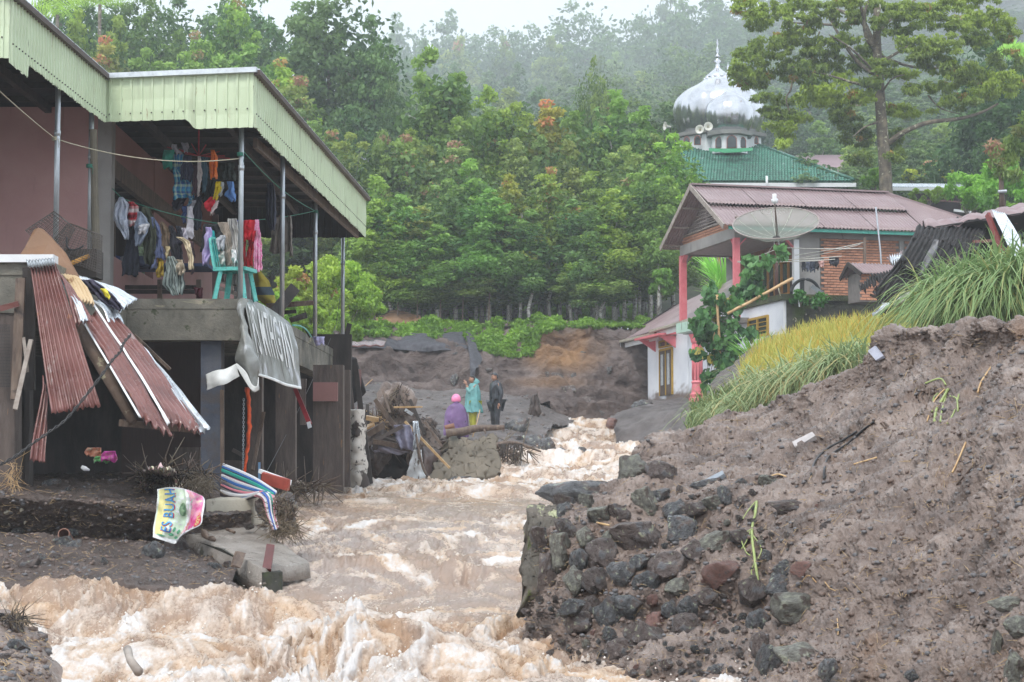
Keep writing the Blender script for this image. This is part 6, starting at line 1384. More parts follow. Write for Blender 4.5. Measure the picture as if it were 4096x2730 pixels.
left=[(1310,-60,104,'f',(1,1,.95),1.7,'huge dark tree with pink tips right of the upper left'),(1480,110,102,'f',(.9,1,.9),1.15,'dark tree on the right flank of the huge one'),(1570,330,99,'f',(.95,.95,.85),.8,'dark tree above the hidden pale house'),(1400,420,97,'f',(.75,.9,.8),.9,'shadowy tree just above the long fascia'),(1120,238,94,'c',(1.3,1.45,.8),1.2,'bright yellow-green tree behind the corner of the fascia'),(1230,420,92,'c',(1.25,1.4,.75),1.0,'bright yellow-green tree above the long fascia'),(1320,570,90,'c',(1.1,1.2,.8),.8,'light green tree low over the long fascia'),(1000,180,100,'c',(.9,1.15,.9),1.3,'round green tree above the capping of the short fascia'),(880,225,96,'c',(1,1.2,1.1),1.2,'bluish green tree over the middle of the short fascia'),(735,215,96,'c',(1,1.15,1),1.2,'green tree over the left part of the short fascia'),(590,200,95,'c',(.9,1.05,.9),1.1,'green tree in the notch between the two fascias'),(420,150,95,3,(1.5,1.1,1),1.0,'pink-flowered tree above the notch of the fascias'),(320,90,98,'c',(1.2,1.2,.8),1.0,'yellowish tree above the left fascia'),(170,20,100,'f',(.9,1,.9),.9,'dark tree at the upper left edge'),(1040,-10,112,'f',(1,1.15,1.1),1.4,'tall round tree left of the huge dark one'),(880,-30,115,'f',(1,1.1,.95),1.4,'large green tree top centre-left'),(930,20,106,'c',(1.1,1.3,.9),1.3,'fresh green rounded tree below the large one'),(700,-20,112,'f',(.9,1,.9),1.3,'dark tree over the notch at the top'),(600,40,106,'f',(1.1,1.1,.8),1.2,'olive tree left of the fresh green rounded one'),(520,-40,110,'f',(1,1,.8),1.2,'yellowish green tree at the top left'),(380,-40,108,'f',(.9,1,.85),1.2,'dark green tree at the top left'),(250,-80,112,'f',(.9,1,.9),1.2,'dark tree beside the palm'),(780,130,102,'c',(.95,1.15,.9),1.1,'green tree in the second rank left of the corner'),(470,110,101,'c',(1.1,1.1,.8),1.0,'green tree in the second rank above the notch'),(1190,60,112,'f',(1,1.05,.9),1.3,'green tree filling the gap left of the huge dark one')]
for px,ty,Y,k,c,s,l in left:tree(px,ty-(45 if ty<120 else 0),Y,k,l,GL,c,s,name='forest_tree')
GF='hazy trees on the far ridge'
far=[(1585,20,210,'f',1.9),(1690,160,190,'f',2.2),(1800,5,215,'f',2.1),(1740,130,230,'f',1.6),(1900,110,235,'f',1.8),(1970,75,205,'w',2.3),(2120,60,205,'w',2.4),(2060,130,240,'f',2),(2290,-30,200,'w',2.6),(2200,120,230,'f',2),(2400,60,215,'w',1.6),(2500,150,225,'f',2),(2560,20,205,'w',2.1),(2650,60,200,'f',2.1),(2740,-60,195,'f',2.4),(1500,190,200,'f',2),(1500,120,235,'f',1.7),(2840,-90,200,'f',2.2)]
fl=['pointed','squat','domed','small','low','spreading','airy','dense','tallest airy','broad','thin','low broad','see-through','full','high','leftmost low','leftmost','rightmost high']
for (px,ty,Y,k,s),d in zip(far,fl):tree(px,ty+35,Y,k,'%s grey-green tree standing against the sky on the far ridge' % d,GF,(1.1,1.15,1),s,name='ridge_tree')
random.seed(11)
GM='hazy trees crowding the valley slope'
ORD='first second third fourth fifth sixth seventh eighth ninth tenth eleventh twelfth'.split();RNK=['highest','upper','lower','lowest']
def fill(x0,x1,nx,y0,y1,ny,Y0,Y1,kinds,sc,lab,group,colf=vcol):
 for j in range(ny):
  for i in range(nx):
   f=j/max(1,ny-1);px=x0+(x1-x0)*(i+.5*(j % 2)+random.uniform(-.25,.25))/nx;ty=y0+(y1-y0)*f+random.uniform(-35,35)
   tree(px,ty,Y0+(Y1-Y0)*f+random.uniform(-4,4),random.choice(kinds),'%s, %s from the left in the %s rank' % (lab,ORD[i],RNK[j] if ny>3 else RNK[j+1]),group,colf(),sc*random.uniform(.85,1.2),name='forest_tree')
fill(1440,2760,9,180,420,4,185,108,['f','f','w','c'],1.55,'hazy tree between ridge and cinnamons',GM)
fill(2680,4300,10,-60,330,4,215,130,['f','f','w'],2.0,'hazy hillside tree behind the mosque','hazy trees on the hillside behind the mosque')
fill(3230,4300,7,400,640,3,120,100,['f','c','f'],1.3,'green tree right of the mosque','trees low on the slope right of the mosque')
fill(1400,2700,12,560,1000,3,84,78.5,['c'],.85,'cinnamon tree deep in the rows',GB)
fill(-100,1350,9,330,700,3,92,84,['c','f'],1.1,'tree behind the pillar house',GL)
for px,ty,Y,c,l in [(3990,90,92,(.6,.75,.7),'very dark leafy tree at the right edge behind the big tree'),(4100,250,88,(.55,.7,.6),'very dark tree at the right edge below the first one'),(3930,430,95,(.6,.75,.65),'dark tree left of the slim plant at the right edge')]:tree(px,ty,Y,'f',l,'dark trees at the right edge',c,1.3,name='dark_tree')
# bare trunks with white bark at the foot of the cinnamon rows
for i,px in enumerate([1640,1700,1768,1905,1950,2040,2060,2080,2155,2235,2300,2368,2410,2460,2490,2550,2590,2625]):
 Y=random.uniform(74.6,79);b=W(px,0,Y);z=float(terrain_z(b.x,Y));mb=MB();h=random.uniform(2.6,4.2)
 mb.tube([Vector((b.x,Y,z-.3)),Vector((b.x+.05,Y,z+h*.5)),Vector((b.x+random.uniform(-.15,.15),Y,z+h))],[.075,.06,.04],7)
 add('tree_stem','slim white-spotted stem, %s from the left along the cinnamon row' % (ORD+'thirteenth fourteenth fifteenth sixteenth seventeenth eighteenth'.split())[i],'stem',mb,bark_white,True,'white-spotted stems under the cinnamon trees')
# bushes
def bush(px,py,Y,w_,h_,mat,label,col=(1,1,1),n=4200,L=.16,Wd=.08,tip=.1,seed=0,name='bush',group=None,lvb=.5,hexa=False,cat='bush'):
 rs=np.random.RandomState(seed+int(px));b=W(px,py,Y);K=26;cen=[];lv=[];tp=[]
 for k in range(K):
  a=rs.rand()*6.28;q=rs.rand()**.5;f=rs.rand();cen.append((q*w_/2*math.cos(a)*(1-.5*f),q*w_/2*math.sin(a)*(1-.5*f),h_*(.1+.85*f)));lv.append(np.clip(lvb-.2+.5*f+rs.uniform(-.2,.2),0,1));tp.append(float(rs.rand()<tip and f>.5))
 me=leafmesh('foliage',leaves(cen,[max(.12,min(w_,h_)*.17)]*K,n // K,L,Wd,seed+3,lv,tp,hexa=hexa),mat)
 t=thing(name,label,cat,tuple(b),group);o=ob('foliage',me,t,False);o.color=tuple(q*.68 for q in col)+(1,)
 mb=MB()
 for k in range(0,K,4):mb.tube([Vector((0,0,-.1)),Vector(cen[k])*.5+Vector((0,0,.05)),Vector(cen[k])],[.02,.014,.005],4)
 o=mk('stems',mb.V,mb.F,bark);o.parent=t;o['kind']='stuff'
 return t
for i,(px,py,Y,w_,h_,c,tip,l) in enumerate([(1290,1290,62,1.9,2.2,(1.6,1.7,.9),.25,'bright green bush with a pink tip between the outer steel posts'),(1180,1250,60,1.5,1.5,(1.7,1.6,.9),.5,'pinkish bush behind the yellow net sack'),(1400,1270,64,2.0,2.0,(1.5,1.8,.9),.1,'bright green bush right of the outermost steel post'),(1240,1340,58,1.6,1.0,(1.4,1.6,.8),0,'low green bush over the sloping beam'),(1475,1250,67,1.2,1.0,(1.5,1.8,.9),.2,'small bright bush where the black net begins'),(1120,1330,57,1.4,1.3,(1.2,1.6,.8),0,'green bush glimpsed below the yellow net'),(1340,1350,60,1.8,.9,(1.3,1.6,.8),0,'low leafy bush below the bright ones')]):
 bush(px,py+20,Y,w_,h_,LEAF,l,c,tip=tip,lvb=.75,group='bushes on the slope behind the veranda')
for i,(px,py,Y,w_,h_,c,l) in enumerate([(3870,860,70,2.2,1.5,(1.2,1.8,1),'bright green bush right of the maroon wall'),(4020,820,66,2.2,1.6,(1.2,1.9,1.1),'bright green bush at the foot of the slim plant'),(3960,850,72,1.8,1.3,(1.3,1.7,.9),'green bush between the two bright ones'),(3720,815,84,2.6,.6,(1.5,1.7,.8),'hanging greenery below the shiny tin roof'),(3500,765,82,1.3,.9,(1.3,1.8,1),'small green plant on the ridge left of the big tree'),(3790,730,95,1.2,.7,(2.4,1.9,.8),'yellow-green bush behind the shiny tin roof'),(3650,730,98,1.2,.6,(2.2,1.9,.8),'small yellowish bush behind the shiny tin roof'),(2650,1180,73,1.0,.9,(.8,1.2,.8),'dark bush left of the far pink post'),(2680,1350,73,1.3,.7,(.8,1.3,1),'low dark bush behind the lean-to roof')]):
 bush(px,py,Y,w_,h_,LEAF,l,c,n=2600,tip=0,lvb=.7)
# slim tree at the right edge
t=thing('slim_plant','slim red-stemmed plant with pointed reddish leaves at the right edge','plant',tuple(W(4010,830,55)))
mb=MB();mb.tube([W(4010,850,55),W(4005,740,55),W(4003,640,55)],[.09,.07,.05],8);mb.build('stem',wood,t,True)
mb=MB();mb.tube([W(3992,768,54.9),W(4026,766,54.9)],.05,8);mb.build('wire_wrap',galv,t)
cen=[tuple(W(x,y,55+random.uniform(-.3,.3))) for x,y in [(4010,690),(4040,640),(3985,650),(4050,570),(4010,600),(4080,520),(4060,700),(3975,590),(4095,600),(4110,470)]]
V,F,lv_,tp_=leaves(cen,.26,90,.26,.06,5,[.5,.8,.3,.4,.6,.3,.5,.5,.4,.4],[0,0,.3,0,0,.2,0,1,0,0],droop=.6)
o=ob('foliage',leafmesh('foliage',(V,F,lv_,tp_),LEAF),t)
# palms
def palm(px,py,Y,n,Lf,label,spread=(0,6.28),col=(1,1,1),tilt=.9,seed=0,lw=.05,stem=0):
 rs=random.Random(seed);b=W(px,py,Y);t=thing('palm',label,'palm',tuple(b));V=[];F=[];l=[]
 for k in range(n):
  a=spread[0]+(spread[1]-spread[0])*(k+rs.random()*.5)/n;el=tilt*rs.uniform(.5,1.2);pts=[]
  for j in range(9):
   s=j/8;d=Vector((math.cos(a)*math.cos(el)*s,math.sin(a)*.5*s,math.sin(el)*s-.45*s*s*rs.uniform(.8,1.1)))*Lf;pts.append(b+d)
  for j in range(1,9):
   dr=(pts[j]-pts[j-1]).normalized();sd=dr.cross(Vector((0,1,.2))).normalized()
   for s in (-1,1):
    for q in (0,.5):
     p0=pts[j-1].lerp(pts[j],q);e=p0+sd*s*Lf*.26*math.sin(math.pi*(j-1+q+.6)/9.4)+dr*.12-Vector((0,0,.1));i0=len(V)
     V += [p0,p0+dr*lw,e];F.append((i0,i0+1,i0+2));l += [.6+.4*rs.random()]*3
 me=leafmesh('fronds',(np.array([tuple(v) for v in V]),np.array(F),np.array(l),np.zeros(len(V))),LEAF);o=ob('fronds',me,t);o.color=tuple(col)+(1,)
 mb=MB();mb.tube([b-Vector((0,0,stem+.3)),b],.09,8);mb.build('trunk',bark,t,True)
palm(230,60,96,11,2.6,'palm with drooping fronds at the upper left',col=(1.5,1.7,1.1),seed=2,stem=6)
palm(400,20,99,9,2.4,'second palm top half hidden in the upper left foliage',col=(1.2,1.4,1),seed=3,stem=6)
palm(4100,230,84,8,1.6,'broad pale frond reaching in at the right edge',col=(1.6,2.0,1.6),seed=5,lw=.12)
def bladeclump(name,label,cat,base,h,lean,wd,mat,lv,tipc,seed,col=(1,1,1),dirb=None,droop=1.0,segs=6,kind=None,group=None):
 V,F,l,tp=blades(base,0,h,lean,wd,seed,lv,tipc,segs,droop,dirb);me=leafmesh(name,(V,F,l,tp),mat);o=ob(name,me);o.color=tuple(col)+(1,);return tag(o,label,cat,group,kind)
rs=np.random.RandomState(5);b=np.array(W(2888,1180,69))
bladeclump('fan_plant','fan-leaved palm behind the porch between the pink posts','plant',b+rs.normal(0,.06,(110,3)),1.7,.75,.05,LEAF,.95,0,3,(1.2,1.9,1.3),dirb=(-.8,0,0),droop=.35)
bladeclump('fan_plant','small leafy fan plant low behind the porch','plant',np.array(W(2860,1200,68))+rs.normal(0,.08,(60,3)),.9,.9,.04,LEAF,.8,0,4,(1.1,1.6,1.0),droop=.6)
bladeclump('leafy_plant','dark green strap-leaved plant before the white wall left of the rice','plant',np.array(W(3030,1500,52))+rs.normal(0,.1,(120,3)),1.15,.7,.05,LEAF,.6,0,6,(.9,1.4,.9),droop=.5)
# red stem behind the porch
mb=MB();mb.tube([W(2872,1010,70),W(2880,1080,70),W(2888,1160,70)],.035,6);add('red_palm','bright red palm stem behind the porch','palm',mb,plain('red_stem_m',(.55,.03,.03),.5),True)
# ---- big tree in front of the mosque
bt=thing('big_tree','big spreading tree with lichened trunk right of the steel domes','tree',tuple(W(3545,800,80)))
z3=lambda x,y:(2596+.6378*x,.6378*y)
def limb(pts,name,r0,r1,mat=barkbig):
 P=[W(*z3(x,y),80+d) for x,y,d in pts];P=[Vector(p) for p in cr(np.array([tuple(p) for p in P]),np.linspace(0,len(P)-1,len(P)*4))]
 mb=MB();n=len(P);mb.tube(P,[r0+(r1-r0)*i/(n-1) for i in range(n)],10);return mb.build(name,mat,bt,True)
limb([(1490,1300,0),(1480,1050,0),(1465,850,0),(1450,650,0),(1440,450,0),(1430,280,0),(1430,100,0),(1435,-60,0)],'trunk',.28,.13)
for pts,r0 in [([(1425,320,0),(1380,220,.2),(1330,130,.5),(1200,70,.8),(1050,30,1)],.15),([(1440,300,0),(1370,250,-.2),(1350,100,-.4),(1390,-20,-.5)],.12),([(1350,120,-.3),(1320,0,-.4),(1310,-80,-.5)],.08),([(1435,480,0),(1300,380,.6),(1180,200,1),(1120,90,1.2)],.10),([(1440,520,0),(1380,420,-.8),(1260,300,-1.5),(1130,220,-2)],.07),([(1200,160,1),(1000,150,1.4),(860,140,1.6)],.06),([(1450,560,0),(1280,520,-1),(1150,480,-1.6),(900,420,-2)],.07),([(900,480,-1),(890,560,-1),(860,620,-1),(880,700,-1)],.05),([(1070,200,1),(1040,280,1),(1010,330,1)],.04),([(1500,900,0),(1600,830,-.6),(1750,770,-1),(1950,745,-1.2),(2100,700,-1.2),(2190,650,-1.2)],.12),([(1750,600,-.5),(1830,680,-.6),(1960,720,-.8)],.04),([(1440,400,0),(1560,330,.6),(1700,250,1)],.08),([(1440,200,0),(1560,80,.5),(1700,-20,1)],.08),([(1450,600,0),(1520,500,-.8),(1600,470,-1.4)],.05),([(1460,760,0),(1350,800,-.6),(1280,860,-1)],.05),([(1445,350,0),(1650,420,.8),(1900,430,1.2),(2150,460,1.4)],.07)]:limb(pts,'limb',r0,r0*.35)
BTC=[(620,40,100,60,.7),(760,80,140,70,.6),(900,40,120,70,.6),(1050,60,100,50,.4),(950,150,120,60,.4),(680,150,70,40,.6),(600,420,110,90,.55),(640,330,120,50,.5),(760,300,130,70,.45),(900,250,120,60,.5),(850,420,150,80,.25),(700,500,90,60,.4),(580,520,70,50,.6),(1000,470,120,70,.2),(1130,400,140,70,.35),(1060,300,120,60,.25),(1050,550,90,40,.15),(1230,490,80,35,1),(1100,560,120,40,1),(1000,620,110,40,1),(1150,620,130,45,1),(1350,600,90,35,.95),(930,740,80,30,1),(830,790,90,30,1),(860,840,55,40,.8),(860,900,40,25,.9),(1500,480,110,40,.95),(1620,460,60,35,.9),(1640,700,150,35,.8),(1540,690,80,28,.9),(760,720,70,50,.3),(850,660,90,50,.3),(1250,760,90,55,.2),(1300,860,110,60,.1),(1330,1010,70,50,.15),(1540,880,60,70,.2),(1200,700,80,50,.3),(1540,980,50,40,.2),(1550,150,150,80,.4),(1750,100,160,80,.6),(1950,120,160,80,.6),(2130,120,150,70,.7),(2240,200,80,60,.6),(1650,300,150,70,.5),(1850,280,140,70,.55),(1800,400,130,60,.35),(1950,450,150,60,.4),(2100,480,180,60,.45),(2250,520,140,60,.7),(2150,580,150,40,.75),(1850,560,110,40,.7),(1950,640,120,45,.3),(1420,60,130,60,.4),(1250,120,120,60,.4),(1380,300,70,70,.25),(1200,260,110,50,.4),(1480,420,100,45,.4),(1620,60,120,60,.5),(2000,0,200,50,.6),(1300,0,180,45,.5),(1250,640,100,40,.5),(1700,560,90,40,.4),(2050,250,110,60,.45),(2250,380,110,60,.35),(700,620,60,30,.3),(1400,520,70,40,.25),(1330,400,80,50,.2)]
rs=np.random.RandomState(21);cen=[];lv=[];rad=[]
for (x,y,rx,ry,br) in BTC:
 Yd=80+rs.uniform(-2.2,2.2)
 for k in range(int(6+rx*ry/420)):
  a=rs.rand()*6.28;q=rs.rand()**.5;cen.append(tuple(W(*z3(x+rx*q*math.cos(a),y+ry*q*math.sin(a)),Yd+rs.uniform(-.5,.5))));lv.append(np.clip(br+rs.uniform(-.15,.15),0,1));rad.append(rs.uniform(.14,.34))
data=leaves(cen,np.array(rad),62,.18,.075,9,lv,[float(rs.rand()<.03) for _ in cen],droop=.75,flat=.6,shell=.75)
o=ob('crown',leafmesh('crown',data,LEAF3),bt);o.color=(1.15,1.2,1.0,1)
# ---- vines on a trellis before the lower house
random.seed(3)
vr=np.random.RandomState(8);cen=[];lv=[]
poly_v=[(2800,1300,40,40),(2830,1240,30,40),(2860,1190,35,40),(2900,1260,50,60),(2850,1350,50,60),(2900,1400,55,70),(2860,1480,50,60),(2900,1550,55,60),(2850,1590,40,40),(2935,1340,30,50),(2930,1460,30,50),(2940,1560,30,45),(2800,1420,20,30),(3000,1340,25,20),(2960,1180,35,20),(3010,1150,30,35),(3020,1100,20,35),(3050,1040,25,25),(3000,1040,22,25),(2995,1090,20,30),(3120,1015,20,25),(3060,1170,30,20),(2930,1220,40,25),(2900,1640,60,30)]
for (x,y,rx,ry) in poly_v:
 for k in range(int(2+rx*ry/330)):
  a=vr.rand()*6.28;q=vr.rand()**.5;cen.append(tuple(W(x+rx*q*math.cos(a),y+ry*q*math.sin(a),56.2+vr.uniform(-.5,.5))));lv.append(vr.rand())
vt=thing('climbing_vine','tall climbing vine with heart-shaped leaves on bamboo poles before the white house','vine',tuple(W(2880,1640,56)))
o=ob('foliage',leafmesh('foliage',leaves(cen,.18,22,.17,.17,4,lv,[float(vr.rand()<.04) for _ in cen],droop=.9,flat=1,hexa=True),VINE),vt)
mb=MB()
for k in range(0,len(cen)-1,3):mb.tube([Vector(cen[k]),(Vector(cen[k])+Vector(cen[k+1]))/2+Vector((0,0,-.05)),Vector(cen[k+1])],.009,4)
mb.build('tendrils',bark,vt,kind='stuff')
for i,(x0,y0,x1,y1,r,l) in enumerate([(2868,1180,2892,1700,.04,'upright bamboo pole in the climbing vine'),(2910,1256,3172,1114,.045,'long slanting bamboo pole leaning up to the mossy terrace'),(2906,1240,3060,1175,.03,'second slanting bamboo pole below the long one'),(2856,1330,2858,1400,.03,'short pale stake in the climbing vine')]):
 mb=MB();mb.tube(wob([W(x0+(x1-x0)*t,y0+(y1-y0)*t,56-.3*(i == 1)) for t in np.linspace(0,1,7)],.012,i),r,8);add('bamboo_pole',l,'pole',mb,bamboo,True)
mb=MB();mb.tube([W(3114,1150,55.9),W(3116,1165,55.9),W(3122,1185,55.9)],.015,5);add('rag_tie','rag tied round the long slanting bamboo pole','rag',mb,cream,True)
for px,py,w_,h_,l in [(3200,1215,.5,.35,'fern clump on the terrace wall at the water spout'),(3280,1232,.5,.4,'small plant growing out of the black terrace wall')]:
 bush(px,py,57.3,w_,h_,VINE,l,(1,1.3,.8),n=260,L=.12,Wd=.09,tip=0,name='wall_plant',cat='plant')
# ---- rice, lemongrass
def field_pts(poly,n,bv,seed):
 rs=np.random.RandomState(seed);P=[];xs_=[p[0] for p in poly];ys_=[p[1] for p in poly];k=0
 def inside(x,y):
  c=False;j=len(poly)-1
  for i in range(len(poly)):
   (xi_,yi),(xj,yj)=poly[i],poly[j]
   if (yi>y) != (yj>y) and x<(xj-xi_)*(y-yi)/(yj-yi)+xi_:c=not c
   j=i
  return c
 while len(P)<n and k<n*30:
  k += 1;x=rs.uniform(min(xs_),max(xs_));y=rs.uniform(min(ys_),max(ys_))
  if not inside(x,y):continue
  p,nn=hit(bv,x,y)
  if p is not None:P.append(tuple(p))
 return np.array(P)
rp=field_pts([(3060,1420),(3300,1345),(3600,1315),(3820,1305),(3780,1400),(3500,1440),(3330,1500),(3100,1560),(2990,1590),(2960,1540)],9000,BV_FIELD,3)
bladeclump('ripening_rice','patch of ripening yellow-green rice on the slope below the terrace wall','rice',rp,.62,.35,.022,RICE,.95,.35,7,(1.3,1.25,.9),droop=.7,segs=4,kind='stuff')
gp=field_pts([(2700,1640),(2960,1560),(3330,1480),(3800,1400),(4200,1330),(4200,1500),(3500,1560),(2760,1760)],6000,BV_FIELD,5)
bladeclump('slope_grass','rank grass on the slope under the rice','grass',gp,.42,.6,.02,GRASS,.35,.3,8,(.9,1.1,.8),segs=4,kind='stuff')
GT='drooping tufts along the foot of the rice'
for i,(px,py,Y,n,h,l) in enumerate([(3240,1585,37,420,1.25,'widest drooping grass tuft in the middle below the rice'),(3130,1600,38,300,1.1,'drooping grass tuft left of the widest one'),(3350,1530,36.5,340,1.15,'drooping grass tuft right of the widest one'),(3440,1490,36,260,1.0,'rightmost drooping grass tuft against the mud mound'),(2990,1660,39,240,.95,'low pale grass tuft at the left end'),(2900,1690,40,160,.75,'smallest pale grass tuft nearest the vine'),(3060,1580,40,240,1.0,'grass tuft in front of the strap-leaved plant')]):
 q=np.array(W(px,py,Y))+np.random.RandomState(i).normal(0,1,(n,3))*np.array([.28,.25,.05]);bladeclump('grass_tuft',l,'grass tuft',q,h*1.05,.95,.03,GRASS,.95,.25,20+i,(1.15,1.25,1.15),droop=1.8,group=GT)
for i,(px,py,Y,n,h,l) in enumerate([(3850,1310,33.5,900,1.4,'huge left clump of arching lemongrass before the black shed'),(3960,1290,33,900,1.45,'huge middle clump of arching lemongrass before the black shed'),(4090,1240,32.5,700,1.4,'arching lemongrass clump at the right edge')]):
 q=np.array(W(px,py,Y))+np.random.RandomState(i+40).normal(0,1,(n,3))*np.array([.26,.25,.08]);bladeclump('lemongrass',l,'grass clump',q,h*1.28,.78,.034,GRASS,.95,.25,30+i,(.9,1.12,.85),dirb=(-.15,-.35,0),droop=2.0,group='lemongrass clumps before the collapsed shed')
for (x0,y0,x1,y1) in [(3700,1250,3680,1330),(3738,1260,3730,1345)]:
 plank(x0,y0,33,x1,y1,33,.015,.02,wood,'dry reddish stalk standing %s in front of the lemongrass' % ('left' if x0<3710 else 'right'),'dry_stalk','stalk')
# ---- green lip of the bank
lower=lambda x:np.interp(x,[1380,1500,1750,1850,1930,2050,2130,2165,2300,2600],[1330,1342,1350,1340,1405,1432,1420,1330,1306,1312])
P=[];rsx=np.random.RandomState(4);lvv=[]
hb_=BVHTree.FromPolygons([tuple(v.co) for v in bpy.data.objects['hillside'].data.vertices],[tuple(p.vertices) for p in bpy.data.objects['hillside'].data.polygons])
for k in range(9000):
 x=rsx.uniform(1380,2620);y=1225+(lower(x)-1225)*rsx.rand()**.7
 if pn(x*.02,y*.03,0,5)<-.32:continue
 p,n=hit(BV_CLIFF,x,y)
 p2,n2=hit(hb_,x,y)
 if p is None or (p2 is not None and p2.length<p.length):p=p2
 if p is not None:P.append(tuple(p));lvv.append(np.clip(.55+.6*pn(x*.012,y*.02,3,6)+rsx.uniform(-.1,.1),0,1))
me=leafmesh('ground_cover',leaves(P,.13,6,.15,.09,7,lvv,None,droop=0,flat=.8),LEAF);o=ob('ground_cover',me);o.color=(.85,1.1,.6,1);tag(o,'lush green creeper and grass along the lip of the scoured bank','ground cover',kind='stuff')
G=[]
def net(rows,Yo,label,seed):
 Gx=np.zeros((len(rows),len(rows[0]),3))
 for j,r in enumerate(rows):
  for i,(x,y) in enumerate(r):
   p,n=hit(BV_CLIFF,x,y);Gx[j,i]=tuple(W(x,y,(p.y if p else 70)-Yo))
 Gx=cr(cr(Gx,np.linspace(0,len(rows)-1,22)).transpose(1,0,2),np.linspace(0,len(rows[0])-1,40)).transpose(1,0,2)
 sheet('black_net',rough(Gx,.06,1.5,3,seed),NETM,solid=.01,smooth=True,label=label,cat='shade net')
NETM=M('black_shade_net',[(.03,.03,.038),(.055,.055,.066),(.085,.085,.10)],4,6,.7,.4,30,stretch=(2,2,.6))
net([[(1400,1335),(1500,1325),(1620,1335),(1740,1335),(1850,1325)],[(1400,1368),(1500,1362),(1620,1370),(1740,1372),(1860,1362)],[(1410,1392),(1500,1390),(1620,1402),(1740,1405),(1875,1398)]],.25,'black shade net lying along the top of the scoured bank',1)
net([[(1862,1330),(1880,1335),(1895,1350)],[(1872,1380),(1890,1385),(1912,1400)],[(1878,1430),(1900,1435),(1928,1440)],[(1880,1480),(1895,1485),(1905,1480)],[(1885,1520),(1892,1525),(1900,1520)]],.45,'strip of black net hanging down behind the man in the blue poncho',2)
t=thing('net_fence','thin net fence on posts at the foot of the cinnamon trees','fence',tuple(W(1700,1290,74.4)))
for x in (1500,1590,1668,1760,1850,1955):
 mb=MB();mb.tube([W(x,1300,74.4),W(x+3,1170,74.4)],.03,6);mb.build('post',wood,t)
for k in range(5):
 mb=MB();mb.tube(sagline(W(1500,1185+20*k,74.4),W(1955,1185+20*k,74.4),.12),.008,4);mb.build('wire',black,t)
G=loft([[(1520,1262,74.6),(1580,1240,74.8),(1680,1262,74.6)],[(1505,1285,74.2),(1590,1275,74.2),(1690,1290,74.2)],[(1510,1310,74),(1590,1310,74),(1690,1310,74)]],40,16);sheet('soil_heap',rough(G,.08,2,4,4),M('orange_soil',[(.16,.09,.05),(.25,.145,.08),(.30,.19,.12)],3,8,.9,.6,12),kind='structure')
# ================================================================ STONES
def rock_mesh(seed,facets=9,sub=3,sharp=.75,noise_=.10):
 bm=bmesh.new();bmesh.ops.create_icosphere(bm,subdivisions=sub,radius=1.0);rs=random.Random(seed)
 pl=[(Vector([rs.gauss(0,1) for _ in range(3)]).normalized(),rs.uniform(.45,.80)) for _ in range(facets)]
 for v in bm.verts:
  for n,d in pl:
   q=v.co.dot(n)
   if q>d:v.co -= n*(q-d)*sharp
 co=np.array([tuple(v.co) for v in bm.verts]);dn=fbm(co[:,0]*1.7+seed,co[:,1]*1.7,co[:,2]*1.7,4,seed)*noise_+1
 for v,k in zip(bm.verts,dn):v.co *= k
 me=bpy.data.meshes.new('stone');bm.to_mesh(me);bm.free();me.polygons.foreach_set('use_smooth',[True]*len(me.polygons));return me
RKS={}
for key,mt in (('g',rockm),('b',rock_brown),('r',rock_red),('p',rock_pale)):
 RKS[key]=[]
 for i in range(5):
  me=rock_mesh(i*7+ord(key),8+i*2,4,.92,.16);me.materials.append(mt);RKS[key].append(me)
def put_stone(p,n,sx,sz,key,parent=None,name='stone',sink=.25,rs=random,flat=1.0,depth=None):
 o=bpy.data.objects.new(name,rs.choice(RKS[key]));C.objects.link(o);d=depth or min(sx,sz)*rs.uniform(.8,1.15)
 o.scale=(sx,d,sz*flat);o.rotation_euler=(rs.uniform(-.3,.3),rs.uniform(-.35,.35),rs.uniform(-.5,.5));o.location=Vector(p)-Vector(n)*(d*sink*2)
 if parent:o.parent=parent;o.matrix_parent_inverse=Matrix.Translation(-Vector(parent.location))
 return o
rw=thing('rubble_wall','tumbled wall of river stones set in mud at the foot of the big mud mound','stone wall',tuple(W(2400,2400,17.5)))
